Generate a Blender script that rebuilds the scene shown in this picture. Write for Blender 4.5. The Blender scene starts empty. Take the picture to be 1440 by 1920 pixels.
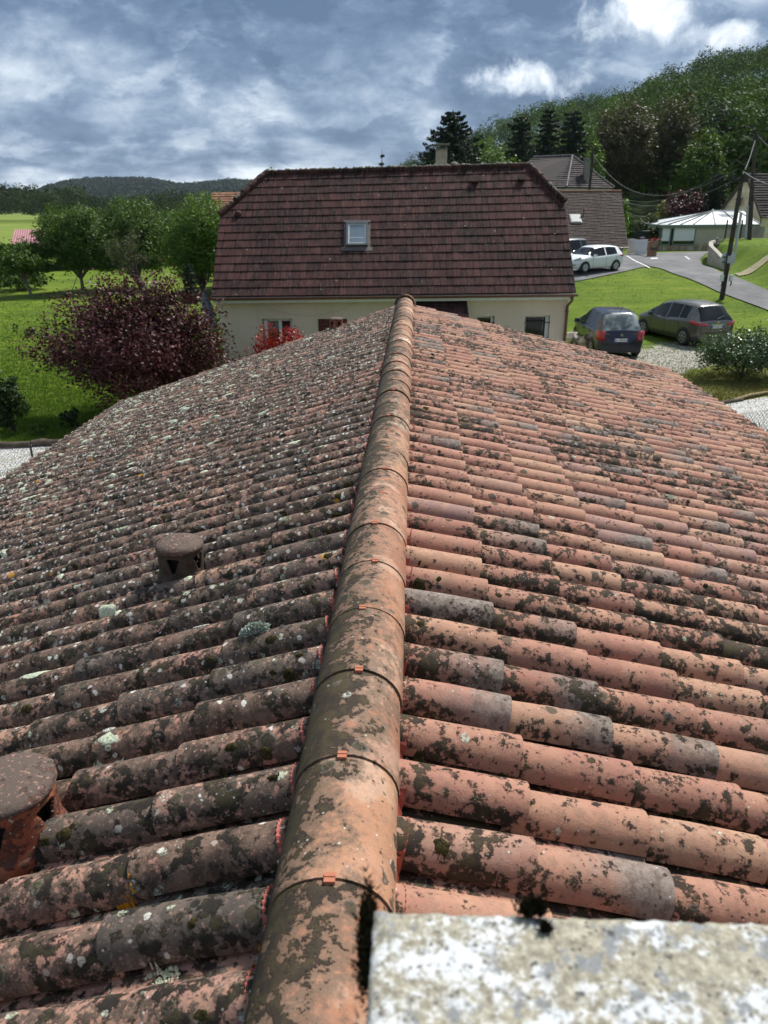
import bpy, math, random
import numpy as np
from mathutils import Vector, Matrix, Euler
random.seed(7); RNG = np.random.default_rng(7)
sc = bpy.context.scene
C = sc.collection
rad = math.radians

# ------------------------------------------------------------------ camera
CAMZ = 5.2
F = 1400.0
PITCH = math.atan((960-389)/F)
ROLL = rad(0.35)
cam = bpy.data.cameras.new('camera'); camo = bpy.data.objects.new('camera', cam); C.objects.link(camo)
_f = Vector((0, math.cos(PITCH), -math.sin(PITCH))); _u0 = Vector((0, math.sin(PITCH), math.cos(PITCH))); _r0 = Vector((1, 0, 0))
_r = _r0*math.cos(ROLL) - _u0*math.sin(ROLL); _u = _u0*math.cos(ROLL) + _r0*math.sin(ROLL)
M = Matrix((_r, _u, -_f)).transposed().to_4x4(); M.translation = Vector((0, 0, CAMZ)); camo.matrix_world = M
cam.sensor_fit = 'VERTICAL'; cam.sensor_height = 36.0; cam.lens = F/1920*36.0
cam.clip_start = 0.05; cam.clip_end = 8000
cam.dof.use_dof = True; cam.dof.focus_distance = 3.4; cam.dof.aperture_fstop = cam.lens/4.4
sc.camera = camo
sc.view_settings.view_transform = 'Standard'; sc.view_settings.look = 'None'
sc.view_settings.exposure = 0.5; sc.view_settings.gamma = 1.0
sc.view_settings.use_curve_mapping = False
sc.render.engine = 'CYCLES'
sc.cycles.max_bounces = 6; sc.cycles.diffuse_bounces = 3; sc.cycles.glossy_bounces = 3
sc.cycles.transmission_bounces = 4; sc.cycles.transparent_max_bounces = 8
sc.cycles.use_denoising = True
sc.cycles.volume_bounces = 0

def ray(px, py): return _f + _r*((px-720)/F) + _u*((960-py)/F)
def at(px, py, t): return Vector((0, 0, CAMZ)) + ray(px, py)*t
def atZ(px, py, z):
    r = ray(px, py); return Vector((0, 0, CAMZ)) + r*((z-CAMZ)/r.z)
def atY(px, py, y):
    r = ray(px, py); return Vector((0, 0, CAMZ)) + r*(y/r.y)

# ------------------------------------------------------------------ node helper
class NT:
    def __init__(s, tree): s.t = tree; s.n = tree.nodes; s.l = tree.links
    def set(s, sock, v):
        if hasattr(v, 'is_output') or isinstance(v, bpy.types.NodeSocket): s.l.new(v, sock)
        elif v is not None:
            if isinstance(v, (tuple, list)) and len(v) == 3 and sock.type == 'RGBA': v = (*v, 1)
            sock.default_value = v
    def node(s, typ, ins=None, **kw):
        n = s.n.new(typ)
        for k, v in kw.items(): setattr(n, k, v)
        for k, v in (ins or {}).items(): s.set(n.inputs[k], v)
        return n
    def math(s, op, a, b=None, c=None, clamp=False):
        n = s.n.new('ShaderNodeMath'); n.operation = op; n.use_clamp = clamp
        s.set(n.inputs[0], a)
        if b is not None: s.set(n.inputs[1], b)
        if c is not None: s.set(n.inputs[2], c)
        return n.outputs[0]
    def vmath(s, op, a, b=None, sc_=None):
        n = s.n.new('ShaderNodeVectorMath'); n.operation = op; s.set(n.inputs[0], a)
        if b is not None: s.set(n.inputs[1], b)
        if sc_ is not None: s.set(n.inputs[3], sc_)
        return n.outputs['Value'] if op in ('LENGTH', 'DISTANCE', 'DOT_PRODUCT') else n.outputs[0]
    def noise(s, vec, scale, detail=4, rough=.55, dist=0, col=False):
        n = s.node('ShaderNodeTexNoise', {'Scale': scale, 'Detail': detail, 'Roughness': rough, 'Distortion': dist})
        if vec is not None: s.set(n.inputs['Vector'], vec)
        return n.outputs['Color' if col else 'Fac']
    def voro(s, vec, scale, rand=1.0, feature='F1'):
        n = s.node('ShaderNodeTexVoronoi', {'Scale': scale, 'Randomness': rand}, feature=feature)
        s.set(n.inputs['Vector'], vec); return n
    def ss(s, v, a, b, lo=0.0, hi=1.0):
        n = s.n.new('ShaderNodeMapRange'); n.interpolation_type = 'SMOOTHSTEP' if a < b or True else 'LINEAR'
        if a > b: a, b, lo, hi = b, a, hi, lo
        s.set(n.inputs['Value'], v); s.set(n.inputs['From Min'], a); s.set(n.inputs['From Max'], b)
        s.set(n.inputs['To Min'], lo); s.set(n.inputs['To Max'], hi); return n.outputs[0]
    def mix(s, f, a, b, mode='MIX'):
        n = s.n.new('ShaderNodeMix'); n.data_type = 'RGBA'; n.blend_type = mode; n.clamp_factor = True
        s.set(n.inputs[0], f); s.set(n.inputs[6], a); s.set(n.inputs[7], b); return n.outputs[2]
    def ramp(s, f, stops, interp='LINEAR'):
        n = s.n.new('ShaderNodeValToRGB'); cr = n.color_ramp; cr.interpolation = interp
        while len(cr.elements) < len(stops): cr.elements.new(.5)
        for e, (p, c) in zip(cr.elements, stops):
            e.position = p; e.color = (*c, 1) if len(c) == 3 else c
        s.set(n.inputs[0], f); return n.outputs[0]
    def sep(s, v):
        n = s.n.new('ShaderNodeSeparateXYZ'); s.set(n.inputs[0], v); return n.outputs
    def comb(s, x, y, z):
        n = s.n.new('ShaderNodeCombineXYZ'); s.set(n.inputs[0], x); s.set(n.inputs[1], y); s.set(n.inputs[2], z); return n.outputs[0]
    def bump(s, h, strength=.5, dist=.01, normal=None):
        n = s.node('ShaderNodeBump', {'Strength': strength, 'Distance': dist, 'Height': h})
        if normal is not None: s.set(n.inputs['Normal'], normal)
        return n.outputs[0]

def newmat(name):
    m = bpy.data.materials.new(name); m.use_nodes = True
    nt = NT(m.node_tree); b = m.node_tree.nodes['Principled BSDF']
    return m, nt, b

def pos(nt): return nt.node('ShaderNodeNewGeometry').outputs['Position']
def objc(nt): return nt.node('ShaderNodeTexCoord').outputs['Object']

def simple(name, col, rough=.6, var=.15, scale=8, metal=0, bump=.0, spec=None, coat=0):
    m, nt, b = newmat(name)
    p = objc(nt); n = nt.noise(p, scale, 5, .6)
    d = tuple(c*(1-var) for c in col); l = tuple(min(1, c*(1+var)) for c in col)
    nt.set(b.inputs['Base Color'], nt.mix(nt.ss(n, .3, .7), d, l))
    b.inputs['Roughness'].default_value = rough; b.inputs['Metallic'].default_value = metal
    if spec is not None: b.inputs['Specular IOR Level'].default_value = spec
    if coat: b.inputs['Coat Weight'].default_value = coat; b.inputs['Coat Roughness'].default_value = .05
    if bump: nt.set(b.inputs['Normal'], nt.bump(nt.noise(p, scale*6, 4), bump, .01))
    return m

# ------------------------------------------------------------------ world + sun
SUN_DIR = Vector((0.40, 0.44, 0.80)).normalized()      # towards the sun
w = bpy.data.worlds.new('World'); sc.world = w; w.use_nodes = True
nt = NT(w.node_tree); bg = w.node_tree.nodes['Background']
sky = nt.node('ShaderNodeTexSky', sky_type='NISHITA'); sky.sun_disc = False
sky.sun_elevation = math.asin(SUN_DIR.z); sky.sun_rotation = math.atan2(SUN_DIR.x, SUN_DIR.y)
d = nt.node('ShaderNodeTexCoord').outputs['Generated']
dx, dy, dz = nt.sep(d)
dzc = nt.math('MAXIMUM', dz, 0.0)
den = nt.math('ADD', dzc, 0.20)
cp = nt.comb(nt.math('DIVIDE', dx, den), nt.math('DIVIDE', dy, den), 0.0)
w1 = nt.noise(cp, 1.1, 3, .5, col=True)
cpw = nt.vmath('ADD', cp, nt.vmath('SCALE', nt.vmath('SUBTRACT', w1, (.5, .5, .5)), sc_=.35))
big = nt.noise(nt.vmath('ADD', cpw, (3.1, 1.7, 0)), .9, 3, .5)
q2 = nt.vmath('MULTIPLY', nt.vmath('ADD', d, nt.vmath('SCALE', nt.vmath('SUBTRACT', nt.noise(d, 5, 3, .5, col=True), (.5, .5, .5)), sc_=.10)), (1.0, 1.0, 2.3))
mid = nt.math('ADD', nt.math('MULTIPLY', nt.noise(q2, 5.2, 10, .58), .62), nt.math('MULTIPLY', nt.noise(cpw, 2.4, 8, .56), .38))
fin = nt.noise(nt.vmath('MULTIPLY', nt.vmath('ADD', d, (4, 2, 1)), (1, 1, 1.8)), 13.0, 9, .66, .2)
def blob(px, py, sx, sy, amt):
    r = ray(px, py).normalized()
    # elliptical falloff in the cloud's own direction
    rr = Vector((r.y, -r.x, 0)).normalized(); uu = rr.cross(r)
    a = nt.math('DIVIDE', nt.vmath('DOT_PRODUCT', d, tuple(rr)), sx)
    b_ = nt.math('DIVIDE', nt.math('SUBTRACT', nt.vmath('DOT_PRODUCT', d, tuple(uu)), 0.0), sy)
    e = nt.math('ADD', nt.math('MULTIPLY', a, a), nt.math('MULTIPLY', b_, b_))
    front = nt.math('GREATER_THAN', nt.vmath('DOT_PRODUCT', d, tuple(r)), 0)
    g = nt.math('MULTIPLY', nt.math('POWER', 2.718, nt.math('MULTIPLY', e, -1.0)), front)
    return nt.math('MULTIPLY', g, amt)
v = nt.math('ADD', nt.math('MULTIPLY', big, .55), nt.math('MULTIPLY', mid, .60))
v = nt.math('ADD', v, nt.math('MULTIPLY', nt.math('SUBTRACT', fin, .5), .34))
for bpar in [(330, 130, .42, .13, .085), (820, 260, .30, .05, -.07), (1130, 160, .42, .16, -.10), (60, 260, .25, .06, -.03), (700, 20, .3, .08, -.03), (150, 275, .28, .035, -.05)]:
    v = nt.math('ADD', v, blob(*bpar))
vb = nt.node('ShaderNodeTexVoronoi', {'Vector': nt.vmath('ADD', q2, nt.vmath('SCALE', nt.vmath('SUBTRACT', nt.noise(d, 14, 5, .6, col=True), (.5, .5, .5)), sc_=.09)), 'Scale': 5.5, 'Smoothness': .35}, feature='SMOOTH_F1')
vb2 = nt.node('ShaderNodeTexVoronoi', {'Vector': nt.vmath('ADD', q2, nt.vmath('SCALE', nt.vmath('SUBTRACT', nt.noise(d, 30, 5, .6, col=True), (.5, .5, .5)), sc_=.04)), 'Scale': 14.0, 'Smoothness': .3}, feature='SMOOTH_F1')
v = nt.math('ADD', v, nt.math('MULTIPLY', nt.math('SUBTRACT', .42, vb.outputs['Distance']), .12))
v = nt.math('ADD', v, nt.math('MULTIPLY', nt.math('SUBTRACT', .42, vb2.outputs['Distance']), .07))
v = nt.math('ADD', v, nt.math('MULTIPLY', nt.math('SUBTRACT', nt.ss(nt.noise(q2, 3.6, 12, .62), .49, .54), .5), .060))
# low bright band on the horizon (cloud gap in the distance)
hb = nt.math('MULTIPLY', nt.ss(dz, .115, .01), nt.ss(nt.noise(nt.vmath('MULTIPLY', d, (7, 7, 40)), 1.0, 4), .35, .6))
v = nt.math('ADD', v, nt.math('MULTIPLY', hb, .17))
colr = nt.ramp(v, [(.42, (.080, .132, .222)), (.49, (.125, .190, .295)), (.55, (.215, .288, .400)), (.61, (.345, .42, .52)), (.68, (.53, .60, .675)), (.78, (.80, .84, .88))])
pf = nt.math('ADD', nt.noise(d, 24, 7, .62, .3), -.5)
puff = None
for bpar in [(992, 152, .072, .026, .82), (1215, 28, .062, .034, 1.05), (1350, 66, .055, .020, 1.0), (940, 150, .05, .012, .5), (1120, 25, .03, .018, .55)]:
    g = blob(*bpar); puff = g if puff is None else nt.math('MAXIMUM', puff, g)
pv = nt.math('ADD', puff, nt.math('MULTIPLY', pf, 1.7))
pm = nt.ss(pv, .34, .72)
pcol = nt.ramp(nt.math('ADD', pv, nt.math('MULTIPLY', pf, .5)), [(.35, (.25, .32, .43)), (.7, (.42, .49, .58)), (1.0, (.74, .78, .84))])
colr = nt.mix(pm, colr, pcol)
skc = nt.mix(0.0, sky.outputs[0], (0, 0, 0))
skyl = nt.vmath('SCALE', sky.outputs[0], sc_=.10)
fincol = nt.mix(.95, skyl, colr)
low = nt.ss(dz, -.02, .0)
fincol = nt.mix(low, (.10, .12, .10), fincol)
nt.set(bg.inputs['Color'], fincol); bg.inputs['Strength'].default_value = 1.0

sl = bpy.data.lights.new('sun', 'SUN'); sl.energy = 4.4; sl.angle = rad(9); sl.color = (1.0, .965, .90)
so = bpy.data.objects.new('sun', sl); C.objects.link(so)
so.rotation_euler = SUN_DIR.to_track_quat('Z', 'Y').to_euler(); so.location = (20, -20, 60)

# ------------------------------------------------------------------ object helpers
def tag(o, label=None, cat=None, group=None, kind=None):
    if label: o['label'] = label
    if cat: o['category'] = cat
    if group: o['group'] = group
    if kind: o['kind'] = kind
    return o
def thing(name, label, cat, loc=(0, 0, 0), rz=0, group=None, scale=1):
    o = bpy.data.objects.new(name, None); C.objects.link(o); o.location = loc; o.rotation_euler = (0, 0, rz)
    o.empty_display_size = .3
    if scale != 1: o.scale = (scale,)*3
    return tag(o, label, cat, group)
def link(name, me, parent=None, kind=None):
    o = bpy.data.objects.new(name, me); C.objects.link(o)
    if parent: o.parent = parent
    if kind: o['kind'] = kind
    return o

class MB:
    """collects faces; build() links them as one mesh"""
    def __init__(s): s.v = []; s.f = []; s.sm = []; s.mi = []
    def add(s, vs, fs, smooth=False, mi=0):
        b = len(s.v); s.v.extend([tuple(v) for v in vs])
        for f in fs: s.f.append(tuple(i+b for i in f)); s.sm.append(smooth); s.mi.append(mi)
    def box(s, c, size, rot=None, mi=0, taper=1.0):
        x, y, z = (q/2 for q in size); c = Vector(c)
        vs = [Vector((a*x*(taper if e > 0 else 1), b*y*(taper if e > 0 else 1), e*z)) for e in (-1, 1) for b in (-1, 1) for a in (-1, 1)]
        if rot is not None:
            R = Euler(rot).to_matrix() if not isinstance(rot, Matrix) else rot
            vs = [R @ q for q in vs]
        s.add([q+c for q in vs], [(0, 2, 3, 1), (4, 5, 7, 6), (0, 1, 5, 4), (2, 6, 7, 3), (1, 3, 7, 5), (0, 4, 6, 2)], mi=mi)
    def bar(s, a, b, w, h, up=(0, 0, 1), mi=0):
        a = Vector(a); b = Vector(b); y = (b-a); L = y.length; y.normalize(); x = y.cross(Vector(up)).normalized(); z = x.cross(y)
        R = Matrix((x, y, z)).transposed(); s.box((a+b)/2, (w, L, h), R, mi)
    def tube(s, pts, rs, n=8, mi=0, caps=True, smooth=True):
        pts = [Vector(p) for p in pts]
        if not isinstance(rs, (list, tuple)): rs = [rs]*len(pts)
        vs = []; px = None
        for i, p in enumerate(pts):
            d = (pts[min(i+1, len(pts)-1)]-pts[max(i-1, 0)]).normalized()
            ref = px if px is not None else (Vector((1, 0, 0)) if abs(d.x) < .8 else Vector((0, 1, 0)))
            x = (ref - d*ref.dot(d)).normalized(); y = d.cross(x); px = x
            for k in range(n):
                a = 2*math.pi*k/n; vs.append(p + (x*math.cos(a)+y*math.sin(a))*rs[i])
        fs = [(i*n+k, i*n+(k+1) % n, (i+1)*n+(k+1) % n, (i+1)*n+k) for i in range(len(pts)-1) for k in range(n)]
        s.add(vs, fs, smooth, mi)
        if caps:
            s.add([pts[0]+(v-pts[0]) for v in vs[:n]], [tuple(range(n))[::-1]], False, mi)
            s.add(vs[-n:], [tuple(range(n))], False, mi)
    def lathe(s, prof, n=24, c=(0, 0, 0), mi=0, smooth=True):
        c = Vector(c); vs = [c+Vector((r*math.cos(2*math.pi*k/n), r*math.sin(2*math.pi*k/n), z)) for r, z in prof for k in range(n)]
        fs = [(i*n+k, i*n+(k+1) % n, (i+1)*n+(k+1) % n, (i+1)*n+k) for i in range(len(prof)-1) for k in range(n)]
        s.add(vs, fs, smooth, mi)
    def prism(s, poly, z0, z1, mi=0):
        n = len(poly); vs = [(x, y, z0) for x, y in poly]+[(x, y, z1) for x, y in poly]
        s.add(vs, [tuple(range(n))[::-1], tuple(range(n, 2*n))]+[(i, (i+1) % n, n+(i+1) % n, n+i) for i in range(n)], mi=mi)
    def extr(s, poly3, vec, mi=0):
        n = len(poly3); vec = Vector(vec); vs = [Vector(p) for p in poly3]; vs += [p+vec for p in vs]
        s.add(vs, [tuple(range(n))[::-1], tuple(range(n, 2*n))]+[(i, (i+1) % n, n+(i+1) % n, n+i) for i in range(n)], mi=mi)
    def mesh(s, name, mats):
        me = bpy.data.meshes.new(name); me.from_pydata(s.v, [], s.f)
        me.polygons.foreach_set('use_smooth', s.sm); me.polygons.foreach_set('material_index', s.mi)
        for m in (mats if isinstance(mats, (list, tuple)) else [mats]): me.materials.append(m)
        return me
    def build(s, name, mats, parent=None, kind=None): return link(name, s.mesh(name, mats), parent, kind)

def npmesh(name, V, Fq, mats, smooth=False, attr=None, attr_name='tid', uv=None):
    """V (n,3), Fq (m,k) -> mesh. attr (n,4) point colours"""
    me = bpy.data.meshes.new(name); V = np.asarray(V, dtype=np.float32); Fq = np.asarray(Fq, dtype=np.int32)
    m, k = Fq.shape
    me.vertices.add(len(V)); me.vertices.foreach_set('co', V.ravel())
    me.loops.add(m*k); me.loops.foreach_set('vertex_index', Fq.ravel())
    me.polygons.add(m); me.polygons.foreach_set('loop_start', np.arange(0, m*k, k, dtype=np.int32))
    me.polygons.foreach_set('loop_total', np.full(m, k, dtype=np.int32))
    me.polygons.foreach_set('use_smooth', np.full(m, smooth, dtype=bool))
    if attr is not None:
        a = me.attributes.new(attr_name, 'FLOAT_COLOR', 'POINT'); a.data.foreach_set('color', np.asarray(attr, dtype=np.float32).ravel())
    if uv is not None:
        a = me.attributes.new('tuv', 'FLOAT_VECTOR', 'POINT'); a.data.foreach_set('vector', np.asarray(uv, dtype=np.float32).ravel())
    for mt in (mats if isinstance(mats, (list, tuple)) else [mats]): me.materials.append(mt)
    me.update(calc_edges=True); me.validate()
    return me
def ss(x, a, b):
    t = np.clip((x-a)/(b-a), 0, 1); return t*t*(3-2*t)
# ------------------------------------------------------------------ terrain
def tbase(x, y):
    x = np.asarray(x, float); y = np.asarray(y, float)
    return 1.75*ss(y, 31, 47)*ss(x, 2, 9)
def march(px, py, fn, t0=8.0, t1=400.0):
    o = np.array([0, 0, CAMZ]); r = np.array(ray(px, py)); t = np.linspace(t0, t1, 6000)
    P = o+r*t[:, None]; g = fn(P[:, 0], P[:, 1]); k = np.argmax(P[:, 2] < g); return Vector(P[k])
_A = march(1324, 497, tbase); _B = march(1440, 549, tbase)
_bd = np.array([_B.x-_A.x, _B.y-_A.y]); _bl = np.linalg.norm(_bd); _bd /= _bl
_bn = np.array([-_bd[1], _bd[0]]); _bn = _bn if _bn[0] > 0 else -_bn
def bankmask(x, y):
    dx_ = x-_A.x; dy_ = y-_A.y; s = dx_*_bd[0]+dy_*_bd[1]; d = dx_*_bn[0]+dy_*_bn[1]
    d = d-.42*np.maximum(0, -s)
    return ss((d-.15)/(.35+2.7*ss(s, -1.5, 2.5)), 0, 1)*ss(s, -12.2, -11.6) * (1-ss(d, 26, 34))*(1-ss(s, 6, 14))
# right hill skyline (px, py, range) and left far hills
HR = [(600, 330, 900), (675, 318, 800), (760, 298, 640), (845, 268, 560), (900, 243, 480), (950, 217, 440), (1050, 188, 410), (1120, 180, 400), (1200, 160, 390), (1260, 126, 380), (1330, 101, 370), (1440, 76, 360), (1600, 50, 350), (1900, 40, 340)]
HL = [(-400, 372, 2100), (-100, 368, 2100), (50, 362, 2100), (90, 350, 2100), (130, 338, 2150), (190, 335, 2200), (280, 335, 2200), (340, 346, 2200), (380, 343, 2200), (430, 337, 2200), (500, 341, 2200), (600, 338, 2200), (700, 350, 2200), (800, 372, 2200)]
def _tab(T, canopy):
    out = []
    for px, py, R in T:
        r = ray(px, py); th = math.atan2(r.x, r.y); h = math.hypot(r.x, r.y)
        out.append((th, CAMZ + r.z/h*R - canopy, R))
    return np.array(out)
TR = _tab(HR, 13.0); TL = _tab(HL, 13.0)
def hills(x, y):
    th = np.arctan2(x, y); r = np.hypot(x, y)
    H = np.interp(th, TR[:, 0], TR[:, 1]); R1 = np.interp(th, TR[:, 0], TR[:, 2])
    edge = ss(th, TR[0, 0]-.03, TR[0, 0]+.06)*(1-ss(th, .95, 1.4))
    R0 = 92 + 240*(1-ss(th, .05, .30))
    q = np.clip((r-R0)/(R1-R0), 0, 1)
    a = H*edge*(q**1.25*(1-ss(q, .93, 1.0)*.02))*(1-ss(r, R1*1.6, R1*2.6)*.6)
    a = a + edge*ss(q, 0, .3)*(1-ss(q, .8, 1))*2.0*np.sin(th*41+r*.03)
    HLh = np.interp(th, TL[:, 0], TL[:, 1]); R2 = np.interp(th, TL[:, 0], TL[:, 2])
    e2 = ss(th, -1.2, -.75)*(1-ss(th, .0, .12))
    b = HLh*e2*ss(r, 1150, R2)
    return a + b
def terrain(x, y):
    x = np.asarray(x, float); y = np.asarray(y, float)
    return tbase(x, y) + 1.15*bankmask(x, y) + hills(x, y)
def tz(x, y): return float(terrain(np.array([x]), np.array([y]))[0])
def atG(px, py): return march(px, py, terrain)

def px_poly(pts): return [(atG(*p).x, atG(*p).y) for p in pts]
def inpoly(x, y, poly, soft=.5):
    """soft polygon mask for arrays, 1 inside"""
    x = np.asarray(x); inside = np.zeros(x.shape, bool); dmin = np.full(x.shape, 1e9)
    n = len(poly)
    for i in range(n):
        x1, y1 = poly[i]; x2, y2 = poly[(i+1) % n]
        c = ((y1 > y) != (y2 > y)) & (x < (x2-x1)*(y-y1)/(y2-y1+1e-12)+x1); inside ^= c
        L2 = (x2-x1)**2+(y2-y1)**2; t = np.clip(((x-x1)*(x2-x1)+(y-y1)*(y2-y1))/(L2+1e-9), 0, 1)
        dmin = np.minimum(dmin, np.hypot(x-x1-t*(x2-x1), y-y1-t*(y2-y1)))
    return np.clip(.5+np.where(inside, dmin, -dmin)/soft*.5, 0, 1)

drive_poly = px_poly([(1060, 676), (1130, 672), (1215, 661), (1290, 655), (1345, 655), (1480, 650), (1480, 690), (1370, 678), (1300, 690), (1245, 712), (1215, 722), (1000, 760), (900, 720)])
park_poly = px_poly([(1060, 655), (1130, 668), (1230, 640), (1400, 630), (1400, 650), (1290, 660), (1100, 690)])
verge_poly = px_poly([(1230, 712), (1345, 682), (1500, 660), (1500, 735), (1330, 772)])

# ground material
gm, nt, b = newmat('lawn_ground')
P = pos(nt)
att = nt.node('ShaderNodeAttribute', attribute_name='gmask'); ar, ag, ab = nt.node('ShaderNodeSeparateColor', {'Color': att.outputs['Color']}).outputs[:3]
n1 = nt.noise(nt.vmath('MULTIPLY', P, (.7, 1.6, 1)), .22, 6, .65); n2 = nt.noise(nt.vmath('MULTIPLY', P, (.6, 2.2, 1)), 1.1, 7, .7); n3 = nt.noise(P, 14, 5, .7); n4 = nt.noise(nt.vmath('MULTIPLY', P, (1, 1, 1)), 60, 3, .7)
gcol = nt.ramp(nt.math('ADD', nt.math('MULTIPLY', n1, .55), nt.math('MULTIPLY', n2, .45)), [(.38, (.054, .094, .006)), (.47, (.083, .134, .008)), (.55, (.118, .175, .011)), (.64, (.180, .212, .024))])
gcol = nt.mix(nt.ss(n3, .35, .75, 0, .5), gcol, (.060, .100, .009))
gcol = nt.mix(nt.math('MULTIPLY', nt.ss(n4, .60, .75), .35), gcol, (.22, .26, .07))
gcol = nt.mix(nt.ss(nt.noise(P, .45, 6, .7), .52, .70, 0, .38), gcol, (.200, .195, .042))
# far field with crop rows
fr = nt.node('ShaderNodeTexWave', {'Vector': nt.node('ShaderNodeMapping', {'Vector': P, 'Rotation': (0, 0, rad(52))}).outputs[0], 'Scale': .16, 'Distortion': .8, 'Detail': 2.0}).outputs['Fac']
fcol = nt.mix(nt.ss(fr, .45, .85), (.155, .215, .028), (.085, .125, .022))
fcol = nt.mix(nt.ss(nt.noise(P, .03, 4), .4, .65, 0, .5), fcol, (.22, .25, .05))
gcol = nt.mix(ag, gcol, fcol)
# forest floor on the hills
gcol = nt.mix(ab, gcol, nt.ramp(nt.noise(P, .05, 5), [(.35, (.018, .034, .008)), (.65, (.040, .066, .014))]))
# gravel of the drive, grass growing through
st = nt.voro(P, 26)
stone = nt.ramp(nt.node('ShaderNodeSeparateColor', {'Color': st.outputs['Color']}).outputs[0], [(0, (.17, .155, .13)), (.5, (.33, .31, .27)), (1, (.52, .50, .45))])
stone = nt.mix(nt.ss(st.outputs['Distance'], .5, .8), stone, (.12, .10, .08))
am = nt.ss(nt.math('ADD', ar, nt.math('MULTIPLY', nt.math('SUBTRACT', nt.noise(P, 2.6, 6, .7), .5), 1.1)), .36, .52)
gcol = nt.mix(am, gcol, stone)
al = att.outputs['Alpha']
dry = nt.ss(nt.math('ADD', al, nt.math('MULTIPLY', nt.math('SUBTRACT', nt.noise(P, 3.5, 5, .7), .5), 1.2)), .4, .8)
gcol = nt.mix(nt.math('MULTIPLY', dry, .7), gcol, (.13, .105, .035))
nt.set(b.inputs['Base Color'], gcol); b.inputs['Roughness'].default_value = .95; b.inputs['Specular IOR Level'].default_value = .15
hh = nt.math('ADD', nt.math('MULTIPLY', n3, .6), nt.math('MULTIPLY', n2, .9))
nt.set(b.inputs['Normal'], nt.bump(nt.math('ADD', hh, nt.math('MULTIPLY', n4, .25)), .32, .12))

def build_terrain():
    th = np.concatenate([np.arange(-180, -42, 3.0), np.arange(-42, 42, .22), np.arange(42, 180, 3.0)])*math.pi/180
    rr = [3.0]
    while rr[-1] < 6000: rr.append(rr[-1]*(1.016 if rr[-1] < 120 else 1.03))
    rr = np.array(rr); nT, nR = len(th), len(rr)
    X = rr[:, None]*np.sin(th)[None]; Y = rr[:, None]*np.cos(th)[None]
    Z = terrain(X, Y)
    V = np.stack([X, Y, Z], -1).reshape(-1, 3)
    V = np.concatenate([V, [[0, 0, 0]]])
    i = np.arange(nR-1)[:, None]*nT; j = np.arange(nT)[None]; j2 = (j+1) % nT
    Q = np.stack([i+j, i+nT+j, i+nT+j2, i+j2], -1).reshape(-1, 4)[:, ::-1]
    cen = np.stack([np.full(nT, nR*nT), j[0], j2[0], j2[0]], -1)
    g = np.zeros((nR, nT, 4)); near = (np.hypot(X, Y) < 60)
    R_ = np.hypot(X, Y)
    g[..., 0] = np.maximum(inpoly(X, Y, drive_poly, .9)*near, inpoly(X, Y, park_poly, 1.2)*near*.62)
    g[..., 1] = ss(Y, 112, 116)*ss(-X, 5, 12)*(R_ < 1100)
    g[..., 2] = ss(hills(X, Y), .3, 2.5)
    g[..., 3] = np.maximum(inpoly(X, Y, verge_poly, 1.0)*near, .0)
    g = np.concatenate([g.reshape(-1, 4), [[0, 0, 0, 0]]])
    me = npmesh('ground', V, Q, gm, True, g, 'gmask')
    tag(link('ground', me), kind='structure')
    me2 = npmesh('ground_centre', V[list(range(nT))+[nR*nT]], np.array([[nT, b_, (b_+1) % nT] for b_ in range(nT)]), gm, True)
    o = link('ground_centre', me2); tag(o, kind='structure'); o.location.z = 0
build_terrain()

# ---- drapes
def ribbon(name, L, R, mat, off=.04, n=50, m=10, kind='structure', world=False):
    def res(pts, n):
        p = np.array([(q[0], q[1]) for q in pts], float); d = np.concatenate([[0], np.cumsum(np.hypot(*np.diff(p, axis=0).T))])
        s = np.linspace(0, d[-1], n); return np.stack([np.interp(s, d, p[:, 0]), np.interp(s, d, p[:, 1])], -1)
    if not world: L = [march(*p, tbase) for p in L]; R = [march(*p, tbase) for p in R]
    A, B = res(L, n), res(R, n); t = np.linspace(0, 1, m)[None, :, None]
    G = A[:, None]*(1-t)+B[:, None]*t
    Z = tbase(G[..., 0], G[..., 1])+off + (terrain(G[..., 0], G[..., 1])-tbase(G[..., 0], G[..., 1]))*(name == 'sandy_path')
    V = np.concatenate([G, Z[..., None]], -1).reshape(-1, 3)
    i = np.arange(n-1)[:, None]*m; j = np.arange(m-1)[None]
    Q = np.stack([i+j, i+j+1, i+m+j+1, i+m+j], -1).reshape(-1, 4)
    me = npmesh(name, V, Q, mat, True); return tag(link(name, me), kind=kind)
asph, nt, b = newmat('asphalt'); P = pos(nt)
a1 = nt.noise(P, .7, 6, .65); a2 = nt.noise(P, 40, 4, .7)
ac = nt.ramp(a1, [(.35, (.075, .075, .08)), (.5, (.115, .115, .12)), (.65, (.17, .168, .165))])
nt.set(b.inputs['Base Color'], nt.mix(nt.ss(a2, .4, .7, 0, .5), ac, (.05, .05, .052))); b.inputs['Roughness'].default_value = .85
nt.set(b.inputs['Normal'], nt.bump(a2, .4, .01))
ribbon('road', [(1176, 477), (1190, 486), (1217, 500), (1262, 514), (1300, 527), (1345, 548), (1440, 583), (1600, 640)],
       [(1334, 472), (1322, 478), (1312, 486), (1305, 492), (1322, 500), (1350, 510), (1400, 529), (1440, 545), (1600, 600)][0:1]+[(1322, 478), (1312, 487), (1318, 499), (1350, 511), (1400, 529), (1440, 547), (1600, 600)], asph, .05)
ribbon('parking_area', [(1040, 533), (1090, 527), (1140, 517), (1180, 508), (1216, 500.5)], [(1040, 484), (1060, 484), (1100, 482), (1150, 480), (1177, 478)], asph, .045, 30, 8)
wht = simple('road_paint', (.62, .62, .60), .6, .2, 20)
ribbon('road_marking', [(1220, 485), (1233, 485)], [(1220, 487), (1233, 487)], wht, .058, 4, 3)
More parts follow.
